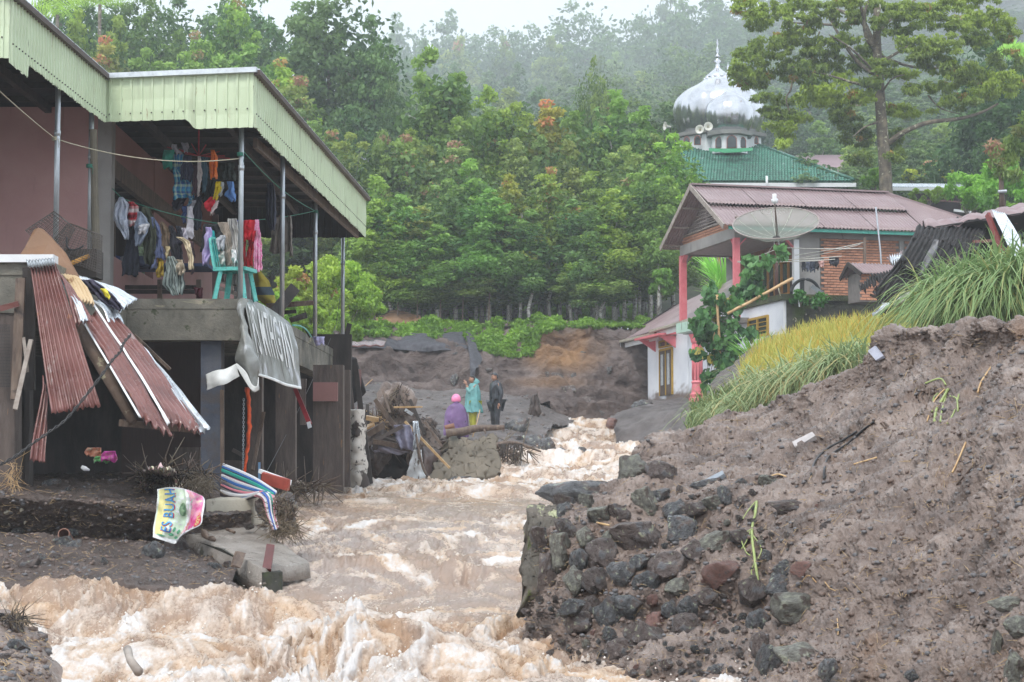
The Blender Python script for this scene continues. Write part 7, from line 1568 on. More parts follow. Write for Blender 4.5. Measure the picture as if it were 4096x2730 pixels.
big=[(2535,1905,62,58,'p'),(2640,1895,52,42,'b'),(2580,2010,48,52,'p'),(2640,1985,40,28,'g'),(2540,2145,92,66,'b'),(2255,2045,36,32,'g'),(2345,2010,36,26,'p'),(2400,2060,52,34,'p'),(2470,2050,40,32,'b'),(2335,2150,30,36,'p'),(2440,2160,24,30,'p'),(2700,2050,52,42,'g'),(2780,2045,36,30,'b'),(2735,2110,60,50,'g'),(2850,2010,38,26,'p'),(2900,1985,30,34,'g'),(2830,1935,52,22,'g'),(3070,1925,42,20,'p'),(3165,2030,78,26,'b'),(2885,2290,54,50,'r'),(2715,2352,40,32,'p'),(2608,2400,22,26,'r'),(2757,2428,34,40,'g'),(2672,2440,32,38,'g'),(2735,2510,50,44,'b'),(3130,2345,56,42,'g'),(3145,2270,46,32,'g'),(3222,2272,46,28,'r'),(3175,2430,105,52,'p'),(3045,2490,40,46,'g'),(3035,2590,30,48,'b'),(3200,2630,95,48,'p'),(3085,2650,50,60,'g'),(2860,2180,60,38,'p'),(2780,2210,52,42,'b'),(2960,2150,46,30,'b'),(3000,2370,50,60,'b'),(4040,2425,62,30,'p'),(4085,2520,50,44,'p'),(3990,2600,28,58,'p'),(4060,2680,46,52,'p'),(2310,2500,46,44,'b'),(2440,2450,50,66,'g'),(2575,2560,64,54,'b'),(2480,2610,52,44,'b'),(2360,2440,34,42,'b'),(2520,2420,48,38,'g'),(2300,2330,42,52,'p'),(2400,2230,56,62,'b'),(2380,2330,44,48,'b'),(2650,2280,70,58,'b'),(2490,2290,50,46,'g'),(2330,2240,34,44,'g'),(2240,2200,46,60,'p'),(2190,2280,42,62,'b'),(2160,2150,36,50,'b'),(2260,2120,40,42,'b'),(2600,2330,46,36,'g'),(2560,2250,40,34,'g'),(2820,2390,34,30,'b'),(2440,2540,30,26,'g'),(2620,2490,38,32,'r')]
placed=[];rsr=random.Random(5)
def on_mound(x,y,a,b,key,sink=.22):
 p,n=hit(BV_M,x,y)
 if p is None:return None
 k=p.y/FPX;placed.append((x,y,max(a,b)));return put_stone(p,n,a*k,b*k,key,rw,sink=sink,rs=rsr)
for x,y,a,b,key in big:on_mound(x,y,a*1.5,b*1.5,key,.0)
cnt=0;tries=0
while cnt<205 and tries<6000:
 tries += 1;x=rsr.uniform(2105,3330);y=rsr.uniform(1930,2700);f=(x-2100)/1230
 if rsr.random()<f*1.25-.25:continue
 if y<2110-.25*(x-2100) :continue
 a=rsr.choice([16,22,30,40,52,60])*(1-.45*f);b=a*rsr.uniform(.6,1.0)
 if any(math.hypot(x-q[0],y-q[1])<(a+q[2])*.8 for q in placed):continue
 if on_mound(x,y,a,b,rsr.choice('bbbbbggpbbgp' if a>20 else 'bbbggpr'),rsr.uniform(.0,.12)):cnt += 1
BG='boulders lying in the torrent'
def boulder(x,y,Y,a,b,key,label,rot=None,group=BG,sink=0,cat='boulder',dep=None):
 k=Y/FPX*1.3;p=W(x,y,Y);o=put_stone(p,(0,0,1),a*k,b*k,key,None,'boulder',sink,rsr,depth=dep)
 if rot is not None:o.rotation_euler=rot
 return tag(o,label,cat,group)
boulder(2300,1972,20.4,140,62,'g','big flat-topped dark boulder at the edge of the torrent above the stone wall',(0,.03,.2),dep=.35)
boulder(2262,2020,19.6,60,40,'b','dark stone under the left end of the flat-topped boulder',(.1,.2,.3))
for x,y,Y,a,b,l in [(2072,1702,56,48,34,'rounded grey boulder just right of the man in black'),(2135,1765,54,56,34,'wide grey boulder below the rounded one, foam over its right side'),(2060,1762,54.5,40,26,'grey boulder behind the hanging roots'),(2195,1790,52,30,36,'pointed grey rock right of the wide boulder'),(2065,1828,49,16,16,'small dark stone under the branch with hanging roots'),(2250,1805,51,22,12,'low dark stone in the rapids, left one'),(2330,1800,51,22,12,'low dark stone in the rapids, right one'),(2445,1690,57.5,22,20,'reddish boulder at the point of the house bank'),(2580,1625,62,40,22,'bluish boulder at the corner of the white house'),(1995,1765,53,30,12,'flat wet slab under the feet of the man in black'),(1740,1958,41,14,8,'small dark stone in the brown water'),(1960,1975,38,13,9,'small brown stone in the brown water near the middle'),(1835,1925,41,60,22,'dark rock with water breaking over it left of centre')]:
 boulder(x,y,Y,a,b,'g' if 'reddish' not in l and 'brown' not in l else 'r',l)
boulder(2290,2430,16.4,50,42,'g','dark rock with foam pouring over it below the wall corner',(.2,.3,.1));boulder(3320,2680,13.6,34,46,'g','blue-black pointed rock at the bottom edge right of the foam',(0,.4,0));boulder(3640,2700,12.6,30,22,'g','low dark stone at the bottom edge')
# outcrops in the scoured cliff
for i,(x,y,a,b) in enumerate([(2230,1500,30,16),(2290,1505,26,18),(2190,1497,22,14),(2440,1480,20,22),(2350,1600,34,24),(2100,1590,30,18),(1950,1480,24,12),(2330,1410,18,8),(1890,1420,22,8),(1825,1412,26,7),(1505,1545,40,24),(1820,1520,20,30),(2270,1560,40,26),(2400,1650,34,18)]):
 p,n=hit(BV_CLIFF,x,y)
 if p:k=p.y/FPX;tag(put_stone(p,n,a*k,b*k,'bg'[i % 2],None,'rock',.15,rsr),'dark rock jutting from the scoured bank, %s' % ['upper one in the ochre scar','right of the upper ochre one','left of the upper ochre one','near the lean-to roof','at the foot of the ochre scar','behind the man in black','above the man in aqua','high in the ochre scar','just below the green lip','left of the hanging net strip','right of the pillar house','pale upright one above the helmet','big one under the ochre scar','lowest one near the rapids'][i],'rock','rocks jutting from the scoured bank')
# stones on the left bank
for i,(x,y,a,b,l) in enumerate([(625,2215,34,36,'bluish-grey rock below the printed banner'),(695,2190,36,28,'round grey rock under the tip of the printed banner'),(255,2170,30,24,'greyish rock high on the left rubble'),(300,2185,24,26,'second greyish rock on the left rubble'),(100,2260,46,24,'flat rock at the left edge of the rubble'),(150,2235,24,14,'small blue-grey rock on the left rubble'),(420,2255,13,20,'narrow blue-grey stone in the rubble'),(218,2228,16,12,'pebble-like rock in the left rubble'),(210,1935,26,18,'dark rock on the terrace left'),(275,1965,10,10,'small bluish stone on the terrace edge'),(925,2270,22,26,'rock at the foot of the tilted slab'),(960,2285,18,16,'purple-grey stone at the foot of the tilted slab'),(870,2270,24,14,'mauve stone left of the slab foot'),(500,2150,20,16,'rock against the terrace face'),(70,2120,18,12,'stone in the terrace face at far left'),(300,2130,26,14,'dark stone below the clay pipe'),(760,1880,40,30,'brown boulder in the cellar mouth')]):
 p,n=hit(BV_L,x,y)
 if p:k=p.y/FPX;tag(put_stone(p,n,a*k*1.7,b*k*1.7,'gb'[(i*2) % 3>1],None,'rock',0,rsr),l,'rock','loose rocks on the left bank')
for i,(x,y,a,b,l) in enumerate([(60,2520,60,34,'pale muddy rock at the bottom left'),(80,2590,52,40,'dark rock below the pale one at the bottom left'),(20,2640,40,30,'rock in the bottom left corner'),(-10,2470,50,24,'rock at the left edge above the pale one')]):
 p,n=hit(BV_NB,max(-80,x),y)
 if p:k=p.y/FPX;tag(put_stone(p,n,a*k,b*k,'bg'[i % 2],None,'rock',0,rsr),l,'rock','rocks in the bottom left corner')
# pale lime splashes on the terrace face are flat marks; pebbles and straw are litter
def litter(bv,x0,x1,y0,y1,n,seed,s0,s1,mats,name,lab,straw=0):
 rs=np.random.RandomState(seed);t=(1+5**.5)/2
 ico=np.array([(-1,t,0),(1,t,0),(-1,-t,0),(1,-t,0),(0,-1,t),(0,1,t),(0,-1,-t),(0,1,-t),(t,0,-1),(t,0,1),(-t,0,-1),(-t,0,1)])/1.9
 fi=np.array([(0,11,5),(0,5,1),(0,1,7),(0,7,10),(0,10,11),(1,5,9),(5,11,4),(11,10,2),(10,7,6),(7,1,8),(3,9,4),(3,4,2),(3,2,6),(3,6,8),(3,8,9),(4,9,5),(2,4,11),(6,2,10),(8,6,7),(9,8,1)])
 V=[[] for _ in mats];F=[[] for _ in mats];SV=[];SF=[]
 for k in range(n):
  x=rs.uniform(x0,x1);y=rs.uniform(y0,y1);p,nn=hit(bv,x,y)
  if p is None or abs(nn.z)<.3:continue
  s=s0+(s1-s0)*rs.rand()**4;m_=rs.randint(len(mats));base=len(V[m_])*12
  V[m_].append(ico*s*(.6+.6*rs.rand(12,1))*np.array([1,1,.7])+np.array(p));F[m_].append(fi+base)
 for k in range(straw):
  x=rs.uniform(x0,x1);y=rs.uniform(y0,y1);p,nn=hit(bv,x,y)
  if p is None:continue
  if pn(x*.012,y*.02,seed,5)<.04 and rs.rand()<.8:continue
  a=rs.rand()*6.28;L=(.012+.05*rs.rand()**3)*(1+2.5*(rs.rand()<.03));d=Vector((math.cos(a),math.sin(a),rs.uniform(-.2,.2)));d=(d-nn*d.dot(nn)).normalized()*L;s=nn.cross(d).normalized()*.0018;q=p+nn*.008;i0=len(SV)
  SV += [q-d-s,q-d+s,q+d+s+nn*.006,q+d-s+nn*.006,q+nn*.008];SF += [(i0,i0+1,i0+4),(i0+1,i0+2,i0+4),(i0+2,i0+3,i0+4),(i0+3,i0,i0+4)]
 for m_,mt in enumerate(mats):
  if V[m_]:mk(name,np.vstack(V[m_]),np.vstack(F[m_]),mt,None,True,label='%s, %s' % (lab,['grey','brown','reddish','pale'][m_]),cat='gravel',kind='stuff')
 if SV:mk('straw_litter',[tuple(v) for v in SV],SF,STRAW,label='bits of straw and splinters strewn over '+lab.split(' over ')[-1],cat='litter',kind='stuff')
STRAW=plain('straw',(.42,.30,.17),.7)
pm=[plain('pebble_grey',(.12,.115,.12),.4),plain('pebble_brown',(.13,.10,.088),.4),plain('pebble_red',(.15,.105,.085),.5)]
litter(BV_M,2100,4096,1320,2730,8500,3,.004,.034,pm,'pebbles','pebbles strewn over the mud mound',2600)
litter(BV_L,0,960,1900,2340,2200,4,.004,.04,pm,'pebbles','pebbles strewn over the left bank',1400)
litter(BV_FLAT,1420,2250,1560,1860,900,5,.02,.10,pm[:2],'pebbles','pebbles strewn over the gravel flat',200)
litter(BV_NB,0,200,2450,2730,300,6,.005,.04,pm,'pebbles','pebbles strewn over the bottom left corner',200)
# larger things lying on the mound
def onm(pts,r,name,label,cat,mat,bv=None,lift=.012,n=6,group=None):
 P=[]
 for x,y in pts:
  p,nn=hit(bv or BV_M,x,y)
  if p is not None:P.append(tuple(p+nn*lift))
 if len(P)<2:return
 Q=cr(np.array(P),np.linspace(0,len(P)-1,len(P)*5));mb=MB();mb.tube([Vector(q) for q in Q],r,n);return add(name,label,cat,mb,mat,True,group)
onm([(3245,1905),(3262,1850),(3310,1800),(3380,1760),(3430,1730)],.011,'black_hose','left one of two thin black hoses lying down the mud mound','hose',black)
onm([(3300,1922),(3298,1880),(3320,1830),(3390,1780),(3450,1730),(3500,1690)],.011,'black_hose','right one of two thin black hoses lying down the mud mound','hose',black)
STK='sticks lying on the mud mound'
stems=[([(3965,1475),(3930,1530),(3910,1575)],.014,'yellowish stalk high at the right of the mound'),([(3865,1775),(3835,1850),(3812,1895)],.012,'pale stalk on the upper right of the mound'),([(3905,1855),(3860,1910),(3825,1945)],.012,'dark stick below the pale stalk'),([(3655,1385),(3650,1440),(3645,1475)],.02,'reddish stake standing out of the top of the mound'),([(3420,1860),(3460,1850),(3510,1835)],.012,'pale twig right of the black hoses'),([(3080,1912),(3110,1900),(3145,1910)],.012,'light twig above the wall stones'),([(3480,1675),(3530,1700),(3545,1715)],.016,'broken orange root near the black hoses'),([(3350,2480),(3352,2520),(3350,2545)],.006,'thin pale splinter low on the mound'),([(3300,2330),(3325,2350),(3345,2368)],.006,'pale straw beside the rocks'),([(3210,2330),(3240,2305),(3270,2330)],.007,'bent dry stem on the big pale slab'),([(3690,1480),(3720,1560),(3700,1640)],.012,'long straw-coloured stalk below the stake'),([(3780,1560),(3740,1610),(3712,1690)],.01,'curving green-yellow stalk left of the leek-like plant'),([(2390,2093),(2440,2106)],.016,'short peeled stick caught on the wall stones')]
for pts,r,l in stems:onm(pts,r*.65,'stick',l,'stick',bamboo if 'dark' not in l and 'root' not in l and 'red' not in l else wood,group=STK)
gp1=onm([(3030,2010),(3020,2060),(3010,2100),(3012,2150),(3022,2250),(3035,2345)],.012,'green_stalk','long pale green uprooted stalk hanging down the middle of the stone wall','stalk',plain('pale_green_stalk',(.30,.36,.13),.5))
for pts in ([(3010,2120),(2965,2150),(2985,2210),(3005,2228)],[(3012,2140),(3050,2190),(3035,2240)],[(3000,2130),(2990,2170),(2970,2200)],[(3022,2250),(3010,2290),(3020,2320)],[(3020,2010),(2990,2050),(2975,2080)],[(3018,2050),(3032,2030),(3028,2005)]):
 o=onm(pts,.005,'leaf',None,None,MATS['pale_green_stalk']);
 if o:del_=[o.pop(k,None) for k in ('label','category')];adopt(o,gp1)
gp2=onm([(3795,1560),(3775,1600),(3750,1640),(3740,1690)],.013,'green_plant','uprooted leek-like green plant on the upper mound','plant',MATS['pale_green_stalk'])
for pts in ([(3795,1560),(3740,1590),(3730,1650)],[(3790,1580),(3770,1650),(3765,1690)],[(3840,1580),(3820,1650),(3790,1700)],[(3800,1590),(3830,1600),(3835,1650)],[(3700,1540),(3760,1520),(3785,1545)]):
 o=onm(pts,.008,'leaf',None,None,MATS['pale_green_stalk'])
 if o:del_=[o.pop(k,None) for k in ('label','category')];adopt(o,gp2)
for (x,y,a,b,c_,l) in [(3230,1770,46,16,(.45,.42,.42),'pale flat stone chip high on the mound'),(3520,1420,18,34,(.32,.33,.40),'bluish torn plastic at the top of the mound'),(2835,1935,62,14,(.26,.29,.33),'grey slate leaning on the upper mound')]:
 p,n=hit(BV_M,x,y);k=p.y/FPX;mb=MB();mb.box((0,0,0),(a*2*k,.03,b*2*k),Matrix.Rotation(-.5,3,'Y') @ Matrix.Rotation(-.7,3,'X'),.01);o=mb.build('slate',plain('slate%d' % x,c_,.35));o.location=p+n*.04;tag(o,l,'slate')
# ================================================================ LEFT BANK: concrete, banner, debris
mb=MB();mb.poly([W(822,1998,23.2),W(1012,1992,23.4),W(1018,2106,23.3),W(824,2108,23.1)],.9,(0,1,.02));bo=mb.build('concrete_block',conc_pale,label='pale cracked concrete block beside the printed banner',cat='concrete block')
md=bo.modifiers.new('b','BEVEL');md.width=.02;md.segments=2
P4=[W(722,2140,22.8),W(1016,2104,23.1),W(1235,2262,21.4),W(1050,2284,20.6),W(905,2215,21.5)]
n_up=Vector((0,0,1));th=.24
G=np.array([[np.array(P4[0].lerp(P4[1],u).lerp(P4[3].lerp(P4[2],u),v))+np.array((0,0,1))*(.04*math.sin(math.pi*v)*(1-u)) for u in np.linspace(0,1,60)] for v in np.linspace(0,1,70)])
G=rough(G,.012,3.5,5,71);G=np.concatenate([G[:,:1]-np.array((0,0,th)),G[:,:1]-np.array((.02,0,th*.5)),G],1)
# front rim drops
G[-1,:,2] -= .14;G[-1,:,1] += .03
sheet('tilted_slab',G,conc_wet,solid=.05,label='broken concrete slab tilting down into the brown water',cat='concrete slab')
mb=MB();mb.poly([P4[0]-Vector((0,0,.02)),P4[4]-Vector((.05,0,-.05)),P4[3]-Vector((0,0,.02)),P4[3]-Vector((0,0,.26)),P4[4]-Vector((.05,0,.22)),P4[0]-Vector((0,0,.30))],.3,(.6,.8,0));mb.build('slab_edge',mosswall,bpy.data.objects['tilted_slab'])
bpy.data.objects['slab_edge'].matrix_parent_inverse=Matrix.Identity(4)
plank(1082,2185,20.9,1066,2282,20.7,.06,.09,plain('wet_maroon_wood',(.10,.025,.025),.3),'wet maroon post standing at the foot of the tilted slab','stake','post')
plank(962,2210,20.9,942,2268,20.7,.02,.09,wood,'broken brown board standing left of the maroon post',jit=.02)
mb=MB();mb.tube([Vector(p) for p in cr(np.array([W(815,2128,22.5),W(828,2150,22.2),W(845,2158,22.1),W(858,2160,22.0)]),np.linspace(0,3,12))],[.03+.012*math.sin(i) for i in range(12)],9);add('wood_piece','reddish brown piece of wood on the tilted slab','wood piece',mb,wood,True)
mb=MB();mb.tube([W(907,2118,22.6),W(938,2130,22.5)],.018,7);add('wood_piece','thin brown stick on the tilted slab','wood piece',mb,wood,True)
boulder(992,2104,22.6,24,13,'b','flat brown stone at the foot of the concrete block',group='loose rocks on the left bank')
mb=MB();mb.lathe([(.05,-.3),(.055,0),(.065,0),(.065,-.3)],W(255,2136,21.5),14,Matrix.Rotation(1.2,3,'X'));mb.build('clay_pipe',plain('clay_pipe_m',(.20,.09,.06),.6),label='broken clay pipe end poking out below the terrace face',cat='pipe')
for i,(x,y,a,b) in enumerate([(25,2048,20,14),(82,2035,14,16),(38,2095,12,13),(100,2085,8,20),(135,2035,5,6),(55,2005,6,8)]):
 p,n=hit(BV_L,x,y)
 if p:k=p.y/FPX;o=put_stone(p,n,a*k,b*k,'p',None,'lime_patch',.3,rsr,depth=.02);tag(o,'old lime plaster patch on the terrace face, %s' % ['largest, at the edge','upper right one','lower left one','tall narrow one','tiny one on the right','tiny one at the top'][i],'plaster patch','patches of plaster on the terrace face');o.rotation_euler=(0,0,0);o.data=o.data.copy();o.data.materials.clear();o.data.materials.append(conc_pale)
# printed banner
bn=thing('printed_banner','colourful printed drinks banner reading ES BUAH slumped over the terrace edge','banner',tuple(W(700,2050,22)))
wht=plain('banner_white',(.70,.71,.72),.35,bump=.2,scale=3)
def bhit(x,y,off=.05):
 p,n=hit(BV_L,x,y);return p+Vector((0,-off,.01)) if p is not None else W(x,y,22)
rowsb=[[(628,1958),(680,1950),(735,1955),(790,1975),(815,1990)],[(632,2000),(690,1998),(740,2000),(790,2005),(820,2010)],[(622,2060),(680,2060),(735,2065),(780,2062),(812,2060)],[(615,2110),(668,2118),(720,2122),(765,2112),(802,2100)],[(612,2150),(655,2165),(700,2176),(716,2150),(740,2125)]]
Yb=21.78
G=np.array([[tuple(W(x,y,Yb-.05*j+.12*abs(i-2)*.3+.06*math.sin(i*2+j))) for i,(x,y) in enumerate(r)] for j,r in enumerate(rowsb)])
G=cr(cr(G,np.linspace(0,4,44)).transpose(1,0,2),np.linspace(0,4,44)).transpose(1,0,2);nn_=fbm(G[...,0]*5,G[...,1],G[...,2]*5,4,88);G[...,1] += .05*nn_-.08*np.exp(-((np.linspace(0,1,44)[None]-.55-.1*np.linspace(0,1,44)[:,None])/.05)**2)
sheet('banner_cloth',G,wht,bn,solid=.006)
def patchon(G,u0,u1,v0,v1,mat,name,off=.006,shape=None,parent=bn):
 """a printed field: a piece of the same sheet just proud of it; shape(a, b) keeps a cell"""
 nv,nu=G.shape[:2];N=normals(G);N *= np.sign(-N[...,1:2]+1e-9);k=26;P=np.zeros((k,k,3))
 for j in range(k):
  for i in range(k):
   fu=min(.9999,u0+(u1-u0)*i/(k-1))*(nu-1);fv=min(.9999,v0+(v1-v0)*j/(k-1))*(nv-1);a,b=int(fu),int(fv);x,y=fu-a,fv-b
   s=lambda A:(A[b,a]*(1-x)+A[b,a+1]*x)*(1-y)+(A[b+1,a]*(1-x)+A[b+1,a+1]*x)*y
   P[j,i]=s(G)+s(N)*off
 F=gridF(k,k)
 if shape is not None:
  c=np.array([shape((f[0] % k+.5)/(k-1),(f[0] // k+.5)/(k-1)) for f in F]);F=F[c]
 return mk(name,P.reshape(-1,3),F,mat,parent,True)
yel=plain('print_yellow',(.72,.66,.28),.4);grn=plain('print_green',(.10,.36,.20),.4);mag=M('print_fruit',[(.55,.03,.16),(.72,.14,.38),(.80,.45,.55),(.75,.25,.10)],9,6,.4,.1,20,patches=[((.78,.72,.42),5,.6,.05),((.30,.55,.40),4,.64,.04)])
blu=M('print_blue',[(.02,.10,.45),(.03,.28,.62),(.10,.50,.66)],3,3,.4,.0);redo=plain('print_red',(.62,.05,.10),.4);lim=plain('print_pale_green',(.62,.74,.58),.4)
patchon(G,.02,.60,.05,.90,lim,'pale_ground',.004);patchon(G,.05,.30,.04,.88,yel,'yellow_band',.007,lambda a,b:a<.75+.2*math.sin(b*5))
patchon(G,.55,.92,.02,.90,mag,'fruit_picture',.006,lambda a,b:a>.25*math.sin(b*3) and b<1-.3*a)
ell=lambda a,b:((a-.5)/.5)**2+((b-.5)/.5)**2<1
draped_text('ES BUAH',G,.145,.335,.06,.80,redo,bn,.010,rot=True,name='lettering_outline')
bpy.data.objects['lettering_outline'].data.update()
draped_text('ES BUAH',G,.150,.322,.07,.79,blu,bn,.016,rot=True)
patchon(G,.80,.97,.50,.80,redo,'round_badge',.010,ell);draped_text('100%',G,.83,.93,.52,.77,yel,bn,.016,rot=True)
for u,v,w_,h_ in [(.30,.80,.10,.05),(.42,.84,.08,.05),(.36,.70,.05,.08),(.10,.86,.14,.03),(.45,.74,.06,.07)]:patchon(G,u,u+w_,v,v+h_,grn,'leaf_print',.009,ell)
patchon(G,.40,.56,.30,.50,M('print_pineapple',[(.06,.16,.10),(.30,.45,.25)],30,3,.4),'pineapple_print',.009,ell)
# crumpled upper end lying on the mud
P=[]
rag=M('crumpled_print',[(.62,.64,.60),(.66,.66,.40),(.68,.40,.45),(.5,.6,.55)],6,4,.4,.3,20,patches=[((.10,.075,.06),3.2,.50,.05),((.10,.30,.2),5,.68,.03),((.6,.05,.1),5,.70,.03)])
rowsb=[[(540,1912),(600,1885),(680,1890),(760,1920),(800,1960)],[(560,1940),(620,1930),(690,1935),(750,1955),(808,1985)],[(612,1965),(650,1965),(700,1965),(760,1978),(816,1995)]]
G=np.array([[tuple(bhit(x,y,.12)+Vector((0,0,.03))) for x,y in r] for r in rowsb]);G=cr(cr(G,np.linspace(0,2,40)).transpose(1,0,2),np.linspace(0,4,60)).transpose(1,0,2)
G[...,2] += .06*fbm(G[...,0]*6,G[...,1]*6,0,4,3);sheet('crumpled_end',G,rag,bn,solid=.006)
# sacking bundle with stripes
bs_=stripes('striped_blanket',[(.62,.62,.64),(.08,.06,.07),(.03,.12,.36),(.62,.6,.6),(.02,.32,.25),(.04,.05,.12),(.60,.20,.25),(.6,.58,.6)],2.4,'v')
t=thing('striped_blanket','striped blue, green and pink blanket caught round the cellar pillar and trailing to the slab','blanket',tuple(W(1000,1990,23)))
G=pgrid([[(890,1862,26),(960,1890,25),(1030,1925,24),(1105,1975,23.2)],[(888,1895,25.8),(950,1922,24.8),(1020,1950,23.8),(1090,1985,23.0)],[(886,1930,25.6),(940,1955,24.6),(1005,1972,23.6),(1060,1975,22.9)],[(882,1990,25.4),(925,2000,24.4),(975,1995,23.5),(1025,1978,22.9)]],50,50)
G[...,2] += .03*np.sin(np.linspace(0,60,50))[:,None];G[...,1] += .06*np.sin(np.linspace(0,40,50)+1)[:,None];sheet('blanket',G,bs_,t,solid=.01)
G=pgrid([[(1015,1985,22.9),(1045,1970,22.7),(1075,1975,22.7),(1100,1985,22.8)],[(1050,2000,22.6),(1068,1995,22.4),(1085,2000,22.4),(1108,2010,22.6)],[(1068,2060,22.4),(1080,2055,22.3),(1092,2060,22.3),(1106,2065,22.4)],[(1092,2120,22.2),(1102,2120,22.1),(1108,2118,22.1),(1116,2110,22.2)]],40,24)
G[...,1] += .04*np.sin(np.linspace(0,30,24))[None];sheet('trailing_end',G,stripes('pink_blue_stripe',[(.66,.30,.34),(.66,.64,.66),(.05,.12,.4),(.66,.64,.66),(.04,.3,.24)],1.3,'u'),t,solid=.01)
plank(1040,1885,24.5,1160,1932,24.2,.05,.05,white_paint,'white-edged red board slanting into the water beside the blanket');plank(1050,1912,24.4,1155,1940,24.1,.14,.04,plain('faded_red_board',(.36,.07,.05),.5),'faded red board lying in the water beside the blanket')
for i,(x,y,a,b) in enumerate([(1115,2040,70,60),(1060,2035,40,50),(1140,2085,50,40)]):
 boulder(x,y,22.9,a,b,'b','muddy clod of roots and straw right of the concrete block, %s lump' % ['largest','left','lowest'][i],group='root clods beside the concrete block',cat='root clod')
def tangle(cx_,cy,Y,rx,ry,n,seed,mats,name,label,r=.008,L=.25):
 rs=random.Random(seed);M_=[MB() for _ in mats];k=Y/FPX
 for i in range(n):
  a=rs.uniform(0,6.28);q=rs.random()**.5;p=W(cx_+rx*q*math.cos(a),cy+ry*q*math.sin(a),Y+rs.uniform(-.3,.15));d=Vector([rs.gauss(0,1) for _ in range(3)]);d.z -= .5;d.normalize();c_=Vector([rs.gauss(0,.25) for _ in range(3)]);l=L*rs.uniform(.4,1.6)
  rs.choice(M_).tube([p,p+d*l*.5+c_*l*.5,p+d*l+c_*l],[r,r*.8,r*.3],4)
 for m_,mt in zip(M_,mats):m_.build(name,mt,None,True,label=label,cat='debris',kind='stuff')
strawd=plain('wet_straw',(.17,.13,.085),.6)
tangle(1120,2050,22.6,62,62,520,2,[strawd,blackm,wood],'root_tangle','tangle of wet straw and roots beside the concrete block',.005,.11)
tangle(1140,2110,22.4,60,25,200,3,[strawd],'root_tangle','wet straw hanging over the edge of the slab',.004,.2)
tangle(800,1935,23.4,60,30,200,4,[strawd],'root_tangle','straw heaped behind the printed banner',.004,.15)
tangle(700,1900,25,160,30,220,14,[wood,strawd,blackm],'root_tangle','broken laths and straw strewn in the mouth of the dark cellar',.010,.3)
tangle(1180,1945,30,130,16,160,15,[wood,strawd],'root_tangle','drift caught at the foot of the cellar pillars',.010,.3)
tangle(55,1900,22.7,25,60,60,5,[bamboo],'dry_grass','dry grass at the foot of the left pillar',.003,.2)
tangle(60,2480,12.9,60,25,160,6,[blackm,strawd],'root_tangle','dark roots hanging off the bottom left bank',.003,.12)
# little coloured packets in the cellar
for i,(x,y,a,b,c_,l) in enumerate([(370,1810,40,18,(.40,.16,.10),'reddish snack wrapper sheet in the dark cellar'),(400,1838,40,12,(.10,.35,.12),'green edge of the snack wrappers in the cellar'),(432,1826,36,20,(.45,.05,.28),'magenta snack wrapper sheet in the dark cellar')]):
 G=rows_patch([(y-b,x-a*.5,x+a*.9),(y,x-a*.8,x+a*.9),(y+b,x-a*.6,x+a)],24.0-.05*i,12,10,2,.03,i);sheet('snack_wrapper',G,M('wrapper%d' % i,[c_,tuple(min(1,v*1.6) for v in c_),(.5,.4,.3)],20,4,.3),solid=.008,smooth=True,label=l,cat='wrapper')
mb=MB();mb.tube([W(326,1868,23.6),W(340,1876,23.6),W(358,1882,23.6)],[.02,.03,.012],8);add('white_bottle','small white bottle lying on the terrace mud','bottle',mb,white_paint,True)
mb=MB();mb.tube([W(510,2598,12.4),W(520,2640,12.2),W(556,2690,12.1)],[.028,.024,.03],8);add('driftwood','bent piece of driftwood standing in the near foam','driftwood',mb,wood_pale,True)
plank(0,2508,12.9,40,2490,12.9,.008,.01,blackm,'thin dark twig at the left edge over the foam','twig','twig')
G=rough(quadpatch((2112,2072,18.45),(2232,2056,18.5),(2222,2420,17.85),(2088,2420,17.75),50,70),.035,3,5,31)
wc=sheet('wall_corner',G,M('lichened_wall_corner',[(.05,.045,.035),(.11,.095,.075),(.18,.155,.125)],3,10,.6,1,9,patches=[((.42,.43,.26),5,.60,.03),((.13,.10,.085),2,.52,.1),((.09,.11,.03),4,.64,.05)],bdist=.05),rw,solid=.35)
# ---- debris heap beyond the house corner
def clod(x,y,Y,a,b,mat,name,label,seed,d=1.0,parent=None,cat='debris heap'):
 me=rock_mesh(seed,5,4,.4,.45);me.materials.append(mat);o=bpy.data.objects.new(name,me);C.objects.link(o);k=Y/FPX;o.location=W(x,y,Y);o.scale=(a*k,d,b*k);o.rotation_euler=(0,random.uniform(-.2,.2),random.uniform(-.3,.3));return tag(o,label,cat)
clod(1590,1660,43.0,85,120,mud,'root_mound','uprooted stump of earth and roots crowning the debris heap',3,.6)
clod(1690,1790,42.8,62,140,mud,'mud_stump','tall clod of mud left of the people at the end of the heap',8,.5)
clod(1560,1870,43.5,120,110,blackm,'debris_core','black hollow under the broken boards of the debris heap',5,.5)  # solid black lump paints the shade of the hollow
clod(1610,1740,43.2,130,70,mud_dark,'mud_clod','dark soil packed between the stump and the mud stump',21,.5)
clod(1500,1800,42,60,110,mud_dark,'mud_clod','muddy lump between the white pillar and the debris heap',6,.5)
tangle(1590,1610,42.7,50,60,170,7,[blackm,wood,strawd],'root_tangle','roots bristling from the uprooted stump',.011,.17)
tangle(1500,1720,42.5,50,80,150,8,[wood,strawd,bamboo],'root_tangle','broken sticks piled beside the white pillar',.014,.35)
tangle(1690,1740,42.5,50,90,110,9,[blackm,wood],'root_tangle','roots hanging over the mud stump',.010,.28)
DG='broken timbers in the debris heap'
